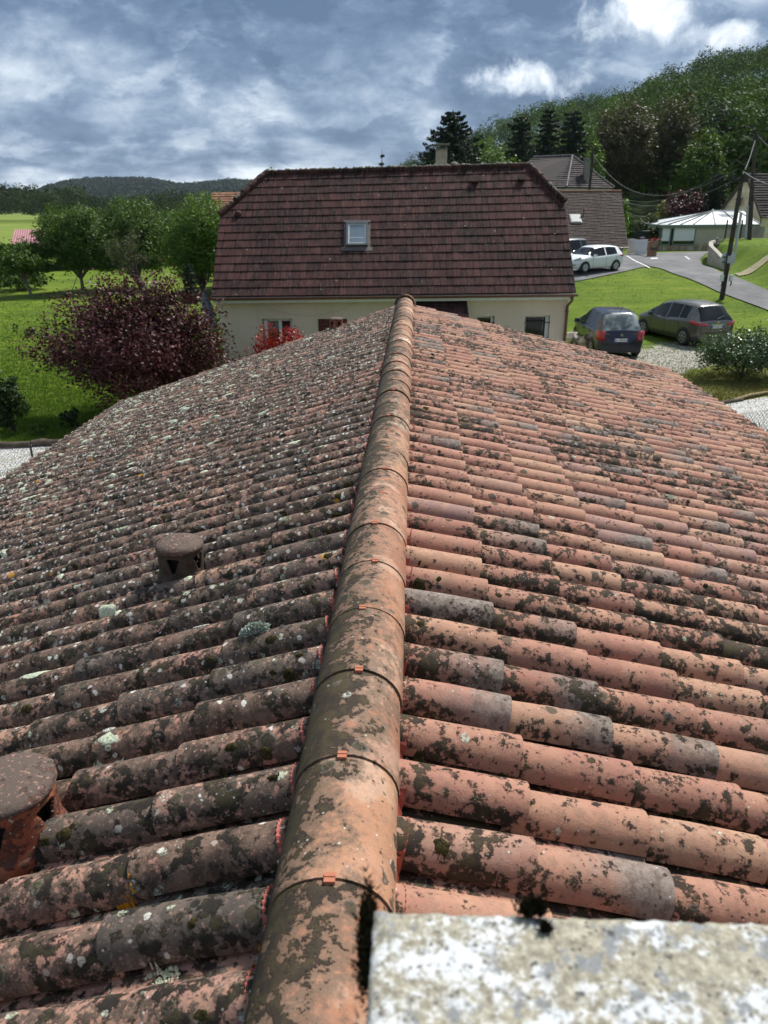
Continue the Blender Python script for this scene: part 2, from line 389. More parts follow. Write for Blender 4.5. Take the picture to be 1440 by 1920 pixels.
ribbon('road_marking', [(1283, 482), (1291, 488)], [(1286, 482), (1294, 488)], wht, .058, 4, 3)
ribbon('road_marking', [(1174, 482), (1190, 492), (1217, 505)], [(1175.5, 481), (1192, 491), (1219, 504)], wht, .07, 14, 3)
sand = simple('sand', (.24, .21, .12), .95, .25, 3)
ribbon('sandy_path', [(1376, 515), (1400, 510), (1440, 506), (1500, 500)], [(1385, 519), (1408, 516), (1440, 511), (1500, 506)], sand, .05, 16, 5)

# white gravel yards each side of the near house
wg, nt, b = newmat('white_gravel'); P = pos(nt)
vo = nt.voro(P, 28); cc = nt.node('ShaderNodeSeparateColor', {'Color': vo.outputs['Color']}).outputs[0]
gcl = nt.ramp(cc, [(0, (.40, .39, .36)), (.4, (.60, .59, .56)), (1, (.80, .79, .76))])
gcl = nt.mix(nt.ss(vo.outputs['Distance'], .45, .75), gcl, (.20, .19, .17))
gcl = nt.mix(nt.ss(nt.noise(P, .9, 6, .65), .52, .68, 0, .6), gcl, (.22, .22, .13))
nt.set(b.inputs['Base Color'], gcl); b.inputs['Roughness'].default_value = .9
nt.set(b.inputs['Normal'], nt.bump(nt.math('ADD', vo.outputs['Distance'], nt.math('MULTIPLY', cc, .7)), 1.0, .03))
lf = [atZ(-260, 850, 0), atZ(0, 837, 0), atZ(150, 827, 0), atZ(290, 812, 0)]
lb = [Vector((-22, 7, 0)), Vector((-9, 8, 0)), Vector((-6, 9, 0)), Vector((-3, 12.5, 0))]
ribbon('gravel_yard', [(p.x, p.y) for p in lf], [(p.x, p.y) for p in lb], wg, .03, 60, 50, world=True)
rf = [atZ(1290, 782, 0), atZ(1330, 768, 0), atZ(1370, 757, 0), atZ(1440, 745, 0), atZ(1700, 715, 0)]
rb = [Vector((4.5, 11, 0)), Vector((5.0, 10, 0)), Vector((6, 9, 0)), Vector((9, 7, 0)), Vector((20, 6, 0))]
ribbon('gravel_yard', [(p.x, p.y) for p in rf], [(p.x, p.y) for p in rb], wg, .03, 60, 50, world=True)
# ------------------------------------------------------------------ near roof
YAW = math.atan(.0428)
RE = Vector((math.sin(YAW), math.cos(YAW), 0)); RN = Vector((math.cos(YAW), -math.sin(YAW), 0))
RO = Vector((-.172, 0, CAMZ-1.49)); S_END = 12.32
PITCHT = .2065
SIDE = {1: dict(m=.245, j0=.47, ex=.343, n=11), -1: dict(m=.337, j0=.52, ex=.355, n=12)}
for sd, q in SIDE.items():
    q['d'] = (RN*sd + Vector((0, 0, -q['m']))).normalized(); q['cos'] = 1/math.sqrt(1+q['m']**2)
    q['nrm'] = (Vector((0, 0, 1)) + RN*sd*q['m']).normalized(); q['L'] = q['ex']/q['cos']
PAN = .068; CR = (PITCHT-PAN+.012)/2
def prof(x, v=0.5):
    """height of the tile profile at x in [0,PITCHT), v=0 upper .. 1 lower"""
    x = (-x) % PITCHT
    return prof0(x)
def prof0(x):
    if x < PAN: return -.004 + .014*abs((x-PAN/2)/(PAN/2))**2.2
    c = PAN+(PITCHT-PAN)/2; u = min(1, abs(x-c)/((PITCHT-PAN)/2))
    return .010+.078*max(0, 1-abs(u)**2.15)**.52
def tile_np(nseg, flip, rng, exl):
    """local tile: X along ridge, Y down slope, Z up; origin at upper end"""
    xs = list(np.linspace(-.028, PAN*.98, 5)) + [PAN+(PITCHT-PAN)*(.5-.5*math.cos(math.pi*k/nseg)) for k in range(nseg+1)]
    cx = PAN+(PITCHT-PAN)/2
    vsn = [0, .5, 1.0]; V = []; UVs = []
    Lx = exl+.055
    for v in vsn:
        lift = .002+.019*v; k = 1+.05*v
        for x in xs:
            z = prof0(x) if x < PITCHT-1e-5 else .012
            if x < 0: z = -.004
            xx = cx+(x-cx)*k if x > PAN else x
            V.append((xx, v*Lx-.055, z*k+lift)); UVs.append((x/PITCHT, v, 0))
    n = len(xs); Fq = []
    for r in range(2):
        for k in range(n-1): Fq.append((r*n+k, r*n+k+1, (r+1)*n+k+1, (r+1)*n+k))
    # lower end lip
    b0 = len(V)
    for k in range(n): V.append(V[2*n+k]); UVs.append((xs[k]/PITCHT, 1.0, 1))
    for k in range(n):
        x, y, z = V[2*n+k]; V.append((cx+(x-cx)*.90 if x > PAN else x, y-.004, z-.013)); UVs.append((xs[k]/PITCHT, 1.0, 1))
    for k in range(n-1): Fq.append((b0+k, b0+k+1, b0+n+k+1, b0+n+k))
    # side lip of the cover
    b1 = len(V)
    for r in (0, 1, 2):
        x, y, z = V[r*n+n-1]; V.append((x, y, z)); V.append((x-.012, y, z-.010)); UVs += [(1, vsn[r], 1)]*2
    for r in range(2): Fq.append((b1+2*r, b1+2*r+1, b1+2*r+3, b1+2*r+2))
    V = np.array(V); V[:, 0] = PITCHT-V[:, 0]
    return V, np.array(Fq)[:, ::-1], np.array(UVs)

def surf(sd, s, r, lift=0.0):
    """point of the tiled surface: s along the ridge, r horizontal distance from it"""
    q = SIDE[sd]; v = (r-q['j0'])/q['ex']; v = v-math.floor(v)
    z = prof(s-S0) + .004+.017*v + lift
    return RO + RE*s + q['d']*(r/q['cos']) + q['nrm']*z
S0 = 1.65-(PITCHT-PAN)/2-PITCHT*8
def hit(sd, px, py, h=.05):
    """s, r where the ray through a pixel meets the tile plane"""
    q = SIDE[sd]; o = Vector((0, 0, CAMZ)); rr = ray(px, py); p0 = RO+q['nrm']*h
    t = (p0-o).dot(q['nrm'])/rr.dot(q['nrm']); P = o+rr*t; D = P-RO
    return D.dot(RE), D.dot(RN)*sd

def clay(name, side):
    """side: 1 sunny slope, -1 shaded lichen slope, 0 ridge, 2 vents"""
    m, nt, b = newmat(name)
    P = pos(nt)
    a = nt.node('ShaderNodeAttribute', attribute_name='tid').outputs['Color']
    oi = nt.node('ShaderNodeObjectInfo').outputs['Color']
    tid = nt.mix(1.0, a, oi, 'ADD'); tr, tg, tb = nt.node('ShaderNodeSeparateColor', {'Color': tid}).outputs[:3]
    uv = nt.node('ShaderNodeAttribute', attribute_name='tuv').outputs['Vector']; uu, vv, lip = nt.sep(uv)
    nlow = nt.noise(P, .8, 4, .6); nm = nt.noise(P, 7, 6, .65); nh = nt.noise(P, 38, 6, .7); nf = nt.noise(P, 190, 4, .7)
    if side == 1:
        base = nt.ramp(tr, [(0, (.29, .128, .092)), (.25, (.38, .182, .130)), (.45, (.35, .165, .118)), (.62, (.40, .215, .142)), (.8, (.42, .255, .165)), (.92, (.32, .18, .150)), (1, (.27, .160, .140))])
    elif side == -1:
        base = nt.ramp(tr, [(0, (.34, .160, .122)), (.3, (.42, .215, .165)), (.6, (.31, .17, .135)), (.8, (.43, .25, .175)), (1, (.22, .14, .12))])
    elif side == 0:
        base = nt.ramp(tr, [(0, (.29, .128, .074)), (.35, (.34, .160, .090)), (.6, (.42, .235, .140)), (.85, (.30, .138, .088)), (1, (.46, .275, .175))])
    else:
        base = nt.ramp(nm, [(.3, (.20, .055, .03)), (.6, (.33, .10, .05)), (.75, (.36, .15, .085))])
    if side in (1, -1, 0):
        blot = nt.ss(nt.noise(nt.vmath('ADD', P, (8, 1, 5)), 6.5, 5, .62), .44, .58)
        base = nt.mix(nt.math('MULTIPLY', blot, .55), base, nt.mix(tb, (.44, .25, .16), (.26, .11, .078)))
        base = nt.mix(nt.ss(nt.noise(nt.vmath('ADD', P, (1, 4, 9)), 24, 6, .7), .46, .66, 0, .5), base, (.205, .135, .098))
    base = nt.mix(nt.ss(nh, .35, .7, 0, .35), base, nt.mix(.5, base, (.22, .10, .07)))
    base = nt.mix(nt.ss(nm, .45, .7, 0, .35), base, (.46, .27, .17))
    base = nt.mix(nt.ss(nf, .62, .72, 0, .45), base, (.60, .40, .28))
    if side in (1, -1, 0):
        gf = nt.math('ADD', vv, nt.math('MULTIPLY', nt.math('SUBTRACT', nm, .5), 1.4))
        gmask = nt.math('MULTIPLY', nt.ss(gf, .25, .95), nt.ss(tg, .79, .85))
        gall = nt.ss(tg, .965, .975)
        gm_ = nt.math('MULTIPLY', nt.math('MAXIMUM', gmask, gall), .88)
        base = nt.mix(gm_, base, nt.mix(nt.ss(nt.noise(P, 30, 6, .75), .38, .62), (.095, .082, .072), (.235, .205, .180)))
    g = nt.node('ShaderNodeNewGeometry'); nx = nt.vmath('DOT_PRODUCT', g.outputs['Normal'], tuple(RN)); 
    h = None
    # dark crust (old lichen and algae), plus shade painted into the tile pans
    crn = nt.math('ADD', nt.math('MULTIPLY', nt.noise(P, 15, 4, .6), .50), nt.math('MULTIPLY', nh, .52))
    crn = nt.math('ADD', crn, nt.math('MULTIPLY', nt.math('SUBTRACT', nlow, .5), .30))
    crn = nt.math('ADD', crn, nt.math('MULTIPLY', nt.math('SUBTRACT', tb, .5), .10))
    crn = nt.math('ADD', crn, nt.math('MULTIPLY', nt.math('SUBTRACT', nf, .5), .10))
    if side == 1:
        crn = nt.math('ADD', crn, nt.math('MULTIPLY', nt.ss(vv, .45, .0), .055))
        crn = nt.math('ADD', crn, nt.math('MULTIPLY', nt.ss(uu, .38, .25), .10))  # moss in the pans, with the shade between rows painted in too
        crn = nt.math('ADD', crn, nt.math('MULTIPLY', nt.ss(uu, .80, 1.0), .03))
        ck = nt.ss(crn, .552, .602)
        light_stain = nt.ss(crn, .50, .60, 0, .45)
        base = nt.mix(light_stain, base, (.16, .10, .07))
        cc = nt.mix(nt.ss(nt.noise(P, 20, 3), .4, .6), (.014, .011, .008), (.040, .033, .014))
    elif side == -1:
        crn = nt.math('SUBTRACT', crn, nt.math('MULTIPLY', nt.math('MULTIPLY', nt.ss(uu, .30, .22), nt.ss(nt.vmath('LENGTH', P), 4.5, 7.5, 1, -.6)), .07))  # near pans cleaner; far pans darkened to paint the shaded gaps between rows
        crn = nt.math('ADD', crn, nt.math('MULTIPLY', nt.math('SUBTRACT', nt.noise(P, 60, 5, .7), .5), .30))
        f1 = nt.ss(crn, .418, .468)
        film = nt.mix(nt.ss(nt.noise(P, 16, 6, .7), .38, .62), (.042, .030, .022), (.160, .108, .078))
        film = nt.mix(nt.ss(tr, .4, .9, 0, .6), film, (.078, .066, .056))
        film = nt.mix(nt.math('MULTIPLY', nt.ss(nt.noise(nt.vmath('ADD', P, (3, 9, 2)), 75, 5, .7), .56, .64), .6), film, (.40, .24, .175))
        base = nt.mix(nt.math('MULTIPLY', f1, .93), base, film)
        crn2 = nt.math('ADD', nt.math('MULTIPLY', nt.noise(nt.vmath('ADD', P, (5, 3, 1)), 14, 3, .5), .55), nt.math('MULTIPLY', nh, .45))
        ck = nt.ss(crn2, .520, .560)
        cc = nt.mix(nt.ss(nt.noise(P, 20, 3), .45, .6), (.014, .011, .008), (.042, .035, .016))
    elif side == 0:
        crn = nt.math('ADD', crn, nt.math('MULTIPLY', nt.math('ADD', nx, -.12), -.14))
        crn = nt.math('ADD', crn, nt.math('MULTIPLY', nt.ss(vv, .75, .1), .03))
        base = nt.mix(nt.math('MULTIPLY', nt.ss(nt.noise(nt.vmath('ADD', P, (7, 2, 2)), 4.2, 6, .66), .54, .62), nt.ss(nt.vmath('LENGTH', P), 4.0, 8.0, .25, .85)), base, (.56, .44, .34))
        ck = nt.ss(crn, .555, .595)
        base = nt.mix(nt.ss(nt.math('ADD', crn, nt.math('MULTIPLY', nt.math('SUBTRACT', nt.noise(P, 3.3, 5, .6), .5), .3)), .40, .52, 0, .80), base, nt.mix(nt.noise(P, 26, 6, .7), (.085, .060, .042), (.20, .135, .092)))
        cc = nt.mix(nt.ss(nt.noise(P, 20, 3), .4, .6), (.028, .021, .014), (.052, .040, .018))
    else:
        crn = nt.math('ADD', crn, nt.math('MULTIPLY', nt.sep(g.outputs['Normal'])[2], .10))
        ck = nt.ss(crn, .52, .60); ck = nt.math('MULTIPLY', ck, .8)
        cc = (.040, .028, .024)
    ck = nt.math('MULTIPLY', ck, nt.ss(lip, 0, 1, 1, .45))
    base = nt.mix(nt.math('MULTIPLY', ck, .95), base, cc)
    # small black dots
    vd = nt.voro(nt.vmath('ADD', P, nt.vmath('SCALE', nt.noise(P, 60, 3, .6, col=True), sc_=.02)), 48); vr = nt.node('ShaderNodeSeparateColor', {'Color': vd.outputs['Color']}).outputs
    dots = nt.math('MULTIPLY', nt.ss(nt.math('DIVIDE', vd.outputs['Distance'], nt.math('ADD', .05, nt.math('MULTIPLY', vr[1], .30))), 1.1, .8), nt.math('LESS_THAN', vr[0], nt.ss(nm, .35, .65, .05, .55) if side != 2 else .15))
    specks = nt.math('MULTIPLY', nt.ss(nt.noise(nt.vmath('ADD', P, (2, 5, 7)), 115, 5, .7), .60, .66), nt.ss(nt.noise(P, 16, 4, .6), .42, .58))
    dots = nt.math('MAXIMUM', dots, nt.math('MULTIPLY', specks, .75))
    base = nt.mix(nt.math('MULTIPLY', dots, .85), base, (.030, .022, .016))
    # round rosettes, dark with a paler ring
    Pw = nt.vmath('ADD', P, nt.vmath('SCALE', nt.vmath('SUBTRACT', nt.noise(P, 30, 4, .6, col=True), (.5, .5, .5)), sc_=.034))
    v1 = nt.voro(Pw, 13); c1 = nt.node('ShaderNodeSeparateColor', {'Color': v1.outputs['Color']}).outputs
    rad_ = nt.math('ADD', .14, nt.math('MULTIPLY', c1[1], .26))
    q_ = nt.math('DIVIDE', v1.outputs['Distance'], rad_)
    on = nt.math('LESS_THAN', c1[0], {1: .16, -1: .42, 0: .25, 2: .0}[side])
    disc = nt.math('MULTIPLY', nt.ss(q_, 1.0, .88), on)
    ring = nt.math('MULTIPLY', nt.math('MULTIPLY', nt.ss(q_, 1.05, .95), nt.ss(q_, .72, .84)), on)
    base = nt.mix(nt.math('MULTIPLY', disc, .85), base, nt.mix(c1[2], (.026, .022, .016), (.075, .062, .030)))
    base = nt.mix(nt.math('MULTIPLY', ring, .40), base, (.20, .18, .15))
    # white crusts
    v2 = nt.voro(nt.vmath('ADD', Pw, (3, 7, 2)), 17); c2 = nt.node('ShaderNodeSeparateColor', {'Color': v2.outputs['Color']}).outputs
    r2 = nt.math('DIVIDE', v2.outputs['Distance'], nt.math('ADD', .10, nt.math('MULTIPLY', c2[1], .22)))
    wt = {1: .035, -1: .34, 0: .06, 2: .04}[side]
    on2 = nt.math('LESS_THAN', nt.math('ADD', c2[0], nt.math('MULTIPLY', nt.math('SUBTRACT', .5, nlow), .35)), wt)
    wl = nt.math('MULTIPLY', nt.ss(r2, 1.0, .85), on2)
    wl = nt.math('MULTIPLY', wl, nt.ss(nt.noise(P, 70, 5, .75), .40, .52))
    wc = nt.mix(c2[2], (.46, .46, .40), (.52, .57, .40))
    base = nt.mix(nt.math('MULTIPLY', wl, .85), base, wc)
    v3 = nt.voro(P, 95); c3 = nt.node('ShaderNodeSeparateColor', {'Color': v3.outputs['Color']}).outputs
    fl = nt.math('MULTIPLY', nt.ss(v3.outputs['Distance'], .35, .2), nt.math('LESS_THAN', c3[0], {1: .05, -1: .10, 0: .07, 2: .08}[side]))
    fl = nt.math('MULTIPLY', fl, nt.ss(nt.noise(P, 5, 3), .45, .6))
    base = nt.mix(nt.math('MULTIPLY', fl, .8), base, (.55, .54, .50))
    if side == -1:
        v5 = nt.voro(nt.vmath('ADD', Pw, (5, 2, 8)), 34); c5 = nt.node('ShaderNodeSeparateColor', {'Color': v5.outputs['Color']}).outputs
        far = nt.ss(nt.vmath('LENGTH', nt.vmath('MULTIPLY', P, (1.6, 1, 0))), 2.0, 8.5, .07, .50)
        sp = nt.math('MULTIPLY', nt.ss(v5.outputs['Distance'], .42, .30), nt.math('LESS_THAN', c5[0], far)); sp = nt.math('MULTIPLY', sp, nt.ss(nlow, .35, .55, .35, 1))
        base = nt.mix(nt.math('MULTIPLY', sp, .85), base, nt.mix(c5[1], (.40, .32, .27), (.74, .74, .66)))
    # orange lichen, rare
    v4 = nt.voro(nt.vmath('ADD', Pw, (9, 1, 4)), 5.5); c4 = nt.node('ShaderNodeSeparateColor', {'Color': v4.outputs['Color']}).outputs
    ol = nt.math('MULTIPLY', nt.ss(v4.outputs['Distance'], .15, .11), nt.math('LESS_THAN', c4[0], {1: .006, -1: .08, 0: .05, 2: .0}[side]))
    base = nt.mix(nt.math('MULTIPLY', ol, .9), base, (.46, .22, .02))
    nt.set(b.inputs['Base Color'], base)
    b.inputs['Roughness'].default_value = .82; b.inputs['Specular IOR Level'].default_value = .3
    hgt = nt.math('ADD', nt.math('MULTIPLY', ck, .95), nt.math('MULTIPLY', nh, .5))
    hgt = nt.math('ADD', hgt, nt.math('MULTIPLY', nt.math('ADD', wl, disc), .5))
    hgt = nt.math('ADD', hgt, nt.math('MULTIPLY', nf, .25))
    nt.set(b.inputs['Normal'], nt.bump(hgt, .9, .0055))
    return m
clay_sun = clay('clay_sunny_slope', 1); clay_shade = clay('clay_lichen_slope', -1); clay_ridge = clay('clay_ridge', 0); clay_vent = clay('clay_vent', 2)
soot_black = simple('soot_black', (.008, .007, .006), .95)

house = thing('tiled_roof_house', 'low house with canal tile roof, salmon right slope and lichen dark left slope', 'house', (0, 0, 0))
proto = {}
def build_tiles():
    rng = np.random.default_rng(3)
    for sd in (1, -1):
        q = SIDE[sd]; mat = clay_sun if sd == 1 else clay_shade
        R = np.array(Matrix((RE, q['d'], q['nrm'])).transposed()) if sd == -1 else np.array(Matrix((RE, q['d'], q['nrm'])).transposed())
        near = []; far = []
        i = 0
        while True:
            s = S0 + i*PITCHT
            if s > S_END-.12: break
            for j in range(-1, q['n']):
                r_up = q['j0']+(j-0)*q['ex']      # upper end of exposure j
                if j == -1: r_up = q['j0']-q['ex']
                cpt = RO+RE*(s+.1)+q['d']*((r_up+q['ex']/2)/q['cos'])
                if cpt.y < -1.0: continue
                d = (cpt-Vector((0, 0, CAMZ))).length
                # in view?
                rel = cpt-Vector((0, 0, CAMZ)); zc = rel.dot(_f); xi = 720+F*rel.dot(_r)/max(zc, .01); yi = 960-F*rel.dot(_u)/max(zc, .01)
                inview = zc > .2 and -120 < xi < 1560 and yi < 2080
                near.append((d if inview else d+50, s, r_up))
            i += 1
        near.sort(); 
        nobj = 150
        near_t, far_t = near[:nobj], near[nobj:]
        protos = []
        for k in range(3):
            V, Q, UV = tile_np(12 if k < 3 else 8, False, rng, q['L'])
            V = V.copy(); V[:, 2] += .0015*np.sin(V[:, 1]*13+k*2.1)
            V[:, 0] += .002*np.sin(V[:, 1]*9+k)
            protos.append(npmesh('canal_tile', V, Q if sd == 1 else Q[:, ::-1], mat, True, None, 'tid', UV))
        for d, s, ru in near_t:
            o = link('canal_tile', protos[rng.integers(3)], house)
            yaw, tilt = rng.normal(0, .010), rng.normal(0, .006)
            Rm = Matrix((RE, q['d'], q['nrm'])).transposed()
            Mx = (Rm @ Euler((tilt, rng.normal(0, .02), yaw)).to_matrix()).to_4x4()
            Mx.translation = RO+RE*(s+rng.normal(0, .0025))+q['d']*(ru/q['cos']+rng.normal(0, .005))+q['nrm']*rng.normal(0, .0015)
            o.matrix_local = Mx; o.color = (*rng.random(3), 1)
        V0, Q0, UV0 = tile_np(8, False, rng, q['L']); 
        n = len(V0); VV = []; QQ = []; AA = []; 
        for k, (d, s, ru) in enumerate(far_t):
            a = rng.normal(0, .010); W = V0.copy(); W[:, 0] = V0[:, 0]-V0[:, 1]*a; W[:, 2] = V0[:, 2]+V0[:, 1]*rng.normal(0, .006)
            W = W*1.0; off = np.array(RO+RE*(s+rng.normal(0, .0025))+q['d']*(ru/q['cos']+rng.normal(0, .006)))
            VV.append(W@R.T+off); QQ.append(Q0+k*n); AA.append(np.tile(np.append(rng.random(3), 1), (n, 1)))
        Q = np.concatenate(QQ)
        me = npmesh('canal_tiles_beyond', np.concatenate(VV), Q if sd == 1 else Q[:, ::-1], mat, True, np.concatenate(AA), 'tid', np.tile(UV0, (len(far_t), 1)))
        o = link('canal_tiles_beyond', me, house, 'stuff'); o.color = (0, 0, 0, 1)
build_tiles()

# underlay, eaves boards and walls of the near house
def bl(sd, s, r, dz=0): 
    q = SIDE[sd]; return RO+RE*s+q['d']*(r/q['cos'])+q['nrm']*(-.012)+Vector((0, 0, dz))
wood_dark = simple('weathered_board', (.07, .05, .035), .9, .3, 5)
render_cream = simple('cream_render', (.42, .38, .30), .9, .1, 2)
mb = MB()
for sd in (1, -1):
    q = SIDE[sd]; rr_ = q['j0']+q['ex']*(q['n']-1)+q['ex']*.9
    a, b_, c, d_ = bl(sd, -1.5, 0), bl(sd, S_END-.15, 0), bl(sd, S_END-.15, rr_), bl(sd, -1.5, rr_)
    mb.extr([a, b_, c, d_] if sd == 1 else [d_, c, b_, a], (0, 0, -.05))
mb.build('roof_deck', wood_dark, house)
mb = MB()
rw = {sd: SIDE[sd]['j0']+SIDE[sd]['ex']*(SIDE[sd]['n']-1)+.0 for sd in (1, -1)}
P1, P2 = RO+RN*rw[1]*.93, RO-RN*rw[-1]*.93
for s in (S_END-.42, -1.4):
    a = P1+RE*s; c = P2+RE*s; z1 = bl(1, s, rw[1]*.93).z-.09; z2 = bl(-1, s, rw[-1]*.93).z-.09; zr = RO.z-.09
    mb.extr([(a.x, a.y, 0), (c.x, c.y, 0), (c.x, c.y, z2), (RO.x+RE.x*s, RE.y*s, zr), (a.x, a.y, z1)], RE*.2)
for sd in (1, -1):
    p = RO+RN*sd*(rw[sd]*.93); zz = bl(sd, 0, rw[sd]*.93).z-.09
    a = p+RE*(-1.4); c = p+RE*(S_END-.22); mb.extr([(a.x, a.y, 0), (c.x, c.y, 0), (c.x, c.y, zz), (a.x, a.y, zz)], RN*sd*(-.2))
mb.build('wall', render_cream, house)

# ridge tiles
RIDGE_Z = .18     # crown above RO
def ridge():
    rng = np.random.default_rng(11); n = 18; Lr = .425; ex = .385
    V = []; UV = []; st = [0, .05, .5, 1.0]
    for v in st:
        R_ = .141-.004*v; z0 = RIDGE_Z-.136-.0025*v+(.012 if False else 0)
        for k in range(n+1):
            a = math.pi*(k/n)*1.04-.063; fl = 1+.0*v
            V.append((math.cos(a)*R_, v*Lr, z0+math.sin(a)*R_*.96)); UV.append((k/n, 1-v, 0))
    nn = n+1; Q = [(r*nn+k, r*nn+k+1, (r+1)*nn+k+1, (r+1)*nn+k) for r in range(3) for k in range(n)]
    b0 = len(V)
    for k in range(nn): V.append(V[k]); UV.append((k/n, 1, 1))
    for k in range(nn):
        a = math.pi*(k/n)*1.04-.063; R_ = .141-.0065; V.append((math.cos(a)*R_, .002, RIDGE_Z-.136+math.sin(a)*R_*.96)); UV.append((k/n, 1, 1))
    Q += [(b0+k, b0+nn+k, b0+nn+k+1, b0+k+1) for k in range(n)]
    b1 = len(V)
    V = np.array(V); Q = np.array(Q)
    Q = Q[:, ::-1]
    me = npmesh('ridge_tile', V, Q, clay_ridge, True, None, 'tid', np.array(UV))
    clipmat = simple('orange_clip', (.38, .12, .06), .6, .1, 30)
    cb = MB(); cb.box((0, -.007, RIDGE_Z-.004), (.024, .013, .010)); cb.box((0, .004, RIDGE_Z+.0015), (.024, .010, .003)); cme = cb.mesh('ridge_clip', clipmat)
    s = 1.17-ex*5; k = 0
    rot = Matrix((RN, RE, Vector((0, 0, 1)))).transposed()
    while s < S_END-.15:
        o = link('ridge_tile', me, house)
        Mx = (rot @ Euler((-.001+rng.normal(0, .003), rng.normal(0, .012), rng.normal(0, .008))).to_matrix()).to_4x4()
        Mx.translation = RO+RE*s+RN*rng.normal(0, .003)+Vector((0, 0, rng.normal(0, .0015)+.008*math.sin(s*.9)-.004))
        o.matrix_local = Mx; o.color = (rng.random(), rng.random()*.8, rng.random(), 1)
        c = link('ridge_clip', cme, o); c.location.x = rng.normal(.0, .012)
        s += ex
    # end cap at the far gable
    mb = MB(); pts = []
    for k in range(19):
        a = math.pi*k/18; pts.append(RO+RE*(S_END+.05)+RN*math.cos(a)*.155+Vector((0, 0, RIDGE_Z-.138+math.sin(a)*.15)))
    mb.tube(pts, .016, 8)
    f = [RO+RE*(S_END+.06)+RN*math.cos(math.pi*k/18)*.15+Vector((0, 0, RIDGE_Z-.138+math.sin(math.pi*k/18)*.145)) for k in range(19)]
    mb.extr(f, RE*.015)
    o = mb.build('ridge_end_cap', clay_ridge, house); o.color = (.6, 0, .4, 1)
    # pleated red closure strip under both edges of the ridge tiles
    red = simple('red_pleated_strip', (.34, .075, .052), .6, .2, 25)
    for sd in (1, -1):
        mb = MB(); V = []; F = []; ds = .0075; N = int((S_END+.6)/ds)
        rng2 = np.random.default_rng(5); 
        for i in range(N+1):
            s = -.6+i*ds; am = .0035 if i % 2 else -.0035
            wob = .006*math.sin(s*5.1)+.005*math.sin(s*17.3+1)
            top = RO+RE*s+RN*sd*(.112)+Vector((0, 0, .060))+RN*sd*am
            mid_ = RO+RE*s+RN*sd*(.130+wob*.2)+Vector((0, 0, .026+am*1.0))
            rl = (.131 if sd == -1 else .142)+wob*.6; low = surf(sd, s, rl, .003-(.018 if sd == -1 else 0))+RN*sd*am*.4+Vector((0, 0, am*.6))
            V += [top, mid_, low]
            if i: F += [(3*i-3, 3*i, 3*i+1, 3*i-2), (3*i-2, 3*i+1, 3*i+2, 3*i-1)]
        mb.add(V, F if sd == -1 else [f[::-1] for f in F]); mb.build('pleated_strip', red, house)
ridge()

# ventilation lanterns
def vent(sd, s, r, label, scale=1.0, rz=0, dm=None):
    dm = dm or clay_vent
    p = RO+RE*s+SIDE[sd]['d']*(r/SIDE[sd]['cos'])+SIDE[sd]['nrm']*.03
    t = thing('roof_vent', label, 'roof vent', p, rz, 'clay roof vents on the lichen covered slope')
    N = 150; rows = 34; R_ = .104*scale; H = .150*scale; z0 = .045*scale
    V = []; F = []
    def rr_(z): return R_*(1+.10*max(0, 1-(z-z0)/.05)**2 + .02)
    for j in range(rows+1):
        z = z0+H*j/rows
        for k in range(N): V.append((rr_(z)*math.cos(2*math.pi*k/N), rr_(z)*math.sin(2*math.pi*k/N), z))
    for j in range(rows):
        for k in range(N):
            u = ((k+.5)/N*5) % 1; vv_ = (j+.5)/rows       # five rounded triangular holes
            w_ = .24*(.30+1.0*min(1, (vv_-.28)/.45)) if .28 < vv_ < .80 else -1
            if vv_ > .76: w_ *= .75
            if abs(u-.5) < w_*.75: continue
            F.append((j*N+k, j*N+(k+1) % N, (j+1)*N+(k+1) % N, (j+1)*N+k))
    mb = MB(); mb.add(V, F, True); o = mb.build('drum', dm, t); so_ = o.modifiers.new('s', 'SOLIDIFY'); so_.thickness = .012; so_.offset = -1
    mb = MB(); mb.lathe([(R_*.70, z0-.03), (R_*.70, z0+H)], 24); mb.build('dark_core', soot_black, t)  # near-black core paints the darkness inside the hollow drum
    mb = MB(); mb.lathe([(R_*1.03, z0+.008), (R_*1.09, z0+.010), (R_*1.14, z0+.002), (R_*1.15, z0-.015), (R_*1.12, z0-.05), (R_*1.08, -.08)], 36); mb.build('collar', dm, t)
    mb = MB(); ch = z0+H
    mb.lathe([(.001, ch+.030), (R_*.5, ch+.028), (R_*.90, ch+.022), (R_*1.06, ch+.010), (R_*1.09, ch-.003), (R_*1.06, ch-.012), (R_*.9, ch-.004), (.001, ch)], 48)
    mb.build('cap', clay_capm, t)
    return t
clay_capm = clay('clay_vent_cap', 2)
def darken_cap():
    n = clay_capm.node_tree; b = n.nodes['Principled BSDF']; nt = NT(n); src = b.inputs['Base Color'].links[0].from_socket
    P = pos(nt); k = nt.ss(nt.noise(P, 22, 6, .7), .22, .50); k2 = nt.ss(nt.noise(P, 55, 4, .7), .56, .64)
    c = nt.mix(nt.math('MULTIPLY', k, .85), src, (.100, .078, .064)); c = nt.mix(nt.math('MULTIPLY', k2, .75), c, (.40, .22, .165)); nt.set(b.inputs['Base Color'], c)
darken_cap()
s_, r_ = hit(-1, 30, 1590); vent(-1, s_+.03, r_-.01, 'rusty red clay roof vent nearest, cut by the left picture edge, with dark triangular holes', 1.2, .35)
s_, r_ = hit(-1, 347, 1082); vent(-1, s_, r_, 'blackened clay roof vent alone midway down the lichen covered slope', 1.08, .2, simple('sooty_clay', (.045, .026, .018), .8, .5, 12, bump=.5))
s_, r_ = hit(-1, 638, 609); vent(-1, S_END-.25, r_, 'small brown roof vent on the far roof edge before the dark red shutter', .98, .9)

